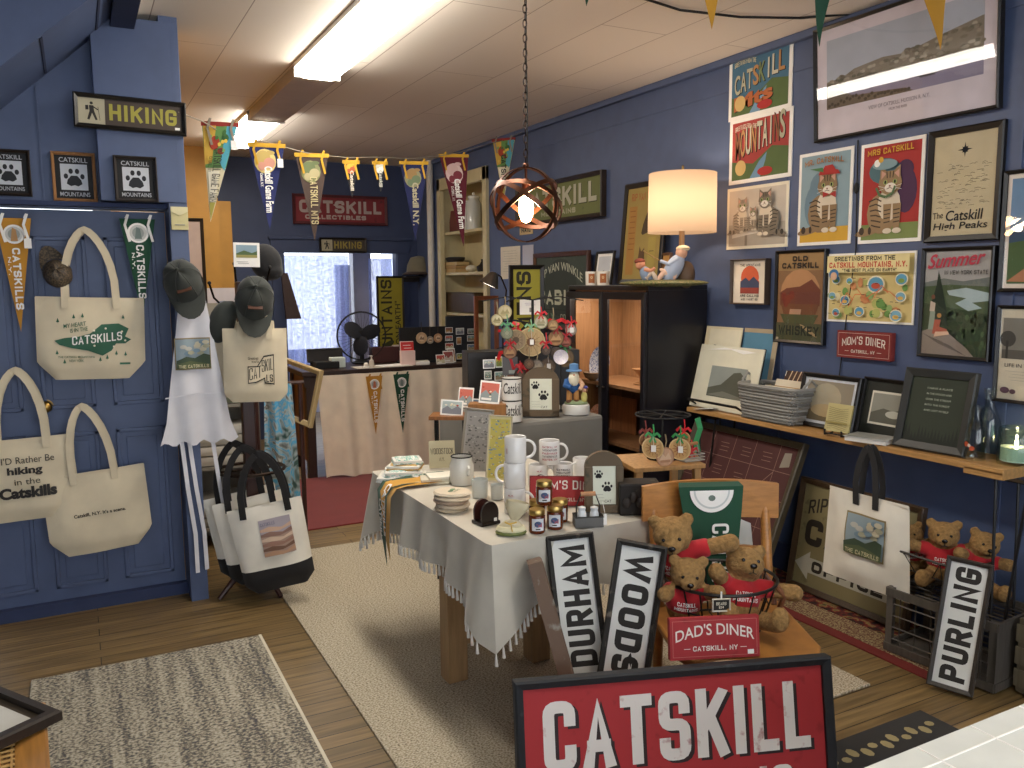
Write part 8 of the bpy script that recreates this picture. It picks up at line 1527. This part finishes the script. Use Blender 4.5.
def scarf_fn(nt, N, Lk, b):
    tc = N.new('ShaderNodeTexCoord'); n = N.new('ShaderNodeTexNoise'); n.inputs['Scale'].default_value = 5.5; n.inputs['Distortion'].default_value = 2.2; n.inputs['Detail'].default_value = 2; Lk.new(tc.outputs['Object'], n.inputs[0])
    r = N.new('ShaderNodeValToRGB'); e = r.color_ramp.elements; cols = [(.36, '#2f4f4a'), (.44, '#9aa5a5'), (.5, '#3f9fc8'), (.54, '#a8b0ae'), (.62, '#5a5a50'), (.7, '#b5b5ad')]
    while len(e) < 6: e.new(.5)
    for i, (p, c) in enumerate(cols): e[i].position = p; e[i].color = lin(c)
    Lk.new(n.outputs[0], r.inputs[0]); Lk.new(r.outputs[0], b.inputs['Base Color']); b.inputs['Roughness'].default_value = .45
qa, qb, qt, qz = at(262, 440, Y=4.95), at(298, 440, Y=4.95), at(280, 392, Y=4.95), at(280, 505, Y=4.95); t = thing('patterned_scarf', 'long grey scarf with swirling blue pattern hanging beside the coat stand', 'scarf', ((qa.x+qb.x)/2, 4.95, qz.z)); f = MB(); vs = []; nx, nz = 16, 20; hh = qt.z-qz.z+.05; ww = (qb.x-qa.x)
for s2 in (0, 1):
    for j in range(nz+1):
        for i in range(nx+1): u = -1+2*i/nx; v = j/nz; vs.append((u*ww/2*(1.05-.3*v), -.05*(1-u*u)*(1-2*s2)+.012*math.sin(u*9+v*3), hh*v))
nn = (nx+1)*(nz+1); f.add(vs, [(s2*nn+j*(nx+1)+i, s2*nn+j*(nx+1)+i+1, s2*nn+(j+1)*(nx+1)+i+1, s2*nn+(j+1)*(nx+1)+i) for s2 in (0, 1) for j in range(nz) for i in range(nx)], custom('scarf', scarf_fn)); f.build('cloth', t, smooth=True); f = MB(); f.tube([(-.15, .0, hh), (.15, 0, hh)], .012, DKW, n=8); f.tube([(.13, 0, hh), (.13, .0, -qz.z+.002)], .014, DKW, n=8); f.tube([(-.13, 0, hh), (-.13, .0, -qz.z+.002)], .014, DKW, n=8); f.build('rail', t)
q = at(293, 420, Y=5.03); t = thing('empty_frame', 'slanting light wood frame end between the small tote and the counter', 'frame', (q.x, 5.03, q.z), (R(-6), R(12), R(-60))); f = MB(); rectframe(f, .34, at(291, 362, Y=5.03).z-q.z, .03, .03, mat('#b39a6c', 'wood')); f.build('frame', t)
q = at(297, 398, Y=6.9); 
# framed picture on the yellow wall and pale card under it
a0, a1, b0 = at(189, 218, Y=BK-.52), at(203, 218, Y=BK-.52), at(196, 318, Y=BK-.52)
picture('yellow_wall_picture', 'tall dark framed pale picture on the yellow wall beside the column', 'picture', ((a0.x+a1.x)/2-.06, BK-.505, b0.z), 0, a1.x-a0.x+.12, a0.z-b0.z, fw=.03, d=.03, fm=FR, pm=K('#b9a49a'), art=lambda a: (a.rect(0, 0, 1, 1, K('#b5a196')), a.ell(.5, .4, .2, .3, K('#8a6a5a'))))
q = at(219, 320, Y=BK-.54); q1 = at(219, 288, Y=BK-.54); f = MB(); f.box((0, 0, (q1.z-q.z)/2), (.42, .012, q1.z-q.z), K('#c9c4c9')); f.ell((.05, -.008, .12), (.1, .002, .06), K('#8a90a8'), n=14); tag(f.build('pale_poster', loc=(q.x, BK-.52, q.z)), 'pale unframed poster low on the yellow wall behind the hats', 'poster')
# ================================================================== FOREGROUND
WQ = mat('#d3d5cf', 'fabric'); wy = .96; t = thing('quilted_table', 'table under a white quilted cloth at the lower right corner', 'table', (1.72, .375, 0)); f = MB(); f.box((0, 0, .735), (1.2, 1.06, .03), PWD); f.build('tabletop', t)
for sx in (-1, 1):
    for sy_ in (-1, 1): f = MB(); f.box((sx*.52, sy_*.45, .36), (.06, .06, .72), PWD); f.build('leg', t)
f = MB(); X_, Y_, Z_, B_ = .63, .56, .757, .58
f.add([(-X_, -Y_, Z_), (X_, -Y_, Z_), (X_, Y_, Z_), (-X_, Y_, Z_), (-X_-.02, -Y_-.02, B_), (X_+.02, -Y_-.02, B_), (X_+.02, Y_+.02, B_), (-X_-.02, Y_+.02, B_)], [(0, 1, 2, 3), (0, 4, 5, 1), (1, 5, 6, 2), (2, 6, 7, 3), (3, 7, 4, 0)], WQ)
for k in range(8): x = -.55+.157*k; f.tube([(x, -Y_+.01, Z_), (x, Y_-.003, Z_)], .0022, WHITE, n=5)
for k in range(8): y = -.5+.144*k; f.tube([(-X_+.01, y, Z_), (X_-.01, y, Z_)], .0022, WHITE, n=5)
f.X = None; tag(f.build('quilted_cloth', loc=(1.72, .375, 0)), 'white cloth with stitched square lines over the corner table', 'tablecloth')
CW = mat('#b5803e', 'wood', .35); t = thing('cane_chair', 'wooden chair with a woven cane seat at the lower left corner', 'chair', (-.385, 2.34, 0), R(3)); f = MB(); rectframe(f, .5, .48, .075, .035, CW); f.X = None
o = f.build('seat_frame', t); o.rotation_euler = (-PI/2, 0, 0); o.location = (0, -.24, .415)
o.rotation_euler = (R(-90), 0, 0); o.location = (0, -.24, .45-.035)
f = MB(); f.box((0, 0, .43), (.37, .35, .006), mat('#b58d50', 'speck', extra='#5a3a20')); 
for k in range(14): f.tube([(-.17+.026*k, -.17, .436), (-.17+.026*k, .17, .436)], .0035, mat('#c9a060', 'plain'), n=4)
for k in range(13): f.tube([(-.175, -.16+.026*k, .438), (.175, -.16+.026*k, .438)], .0035, mat('#c9a060', 'plain'), n=4)
f.build('cane_seat', t)
for sx in (-1, 1):
    for sy_ in (-1, 1):
        f = MB(); f.lathe([(.014, 0), (.02, .08), (.016, .16), (.024, .2), (.024, .26), (.018, .28), (.023, .34), (.023, .42)], mat('#8a4a22', 'wood', .35), (sx*.21, sy_*.2, 0), n=14); f.build('leg', t, smooth=True)
f = MB()
for sx in (-1, 1): f.tube([(sx*.21, -.2, .15), (sx*.21, .2, .15)], .01, CW, n=8)
f.build('stretcher', t) if False else None
t = thing('paw_print_sign', 'dark framed paw print sign lying on the cane chair seat', 'sign', (-.36, 2.46, .452), (R(-90), 0, R(22))); t.location = (-.4, 2.34, .453); FW2 = mat('#2b211a', 'wood', .5)
f = MB(); rectframe(f, .4, .4, .028, .03, FW2, slope=False); f.build('frame', t); f = MB(); f.box((0, -.006, .2), (.345, .012, .345), K('#4b4030')); a = Art(f, -.17, .03, .34, .34, -.0125); a.rect(.06, .08, .94, .92, K('#d3d3cc')); paw(a, .5, .47, .66, BLACK); f.build('face_panel', t)
t.rotation_euler = (R(-90), 0, R(33)); t.location = (-.27, 2.33, .456)
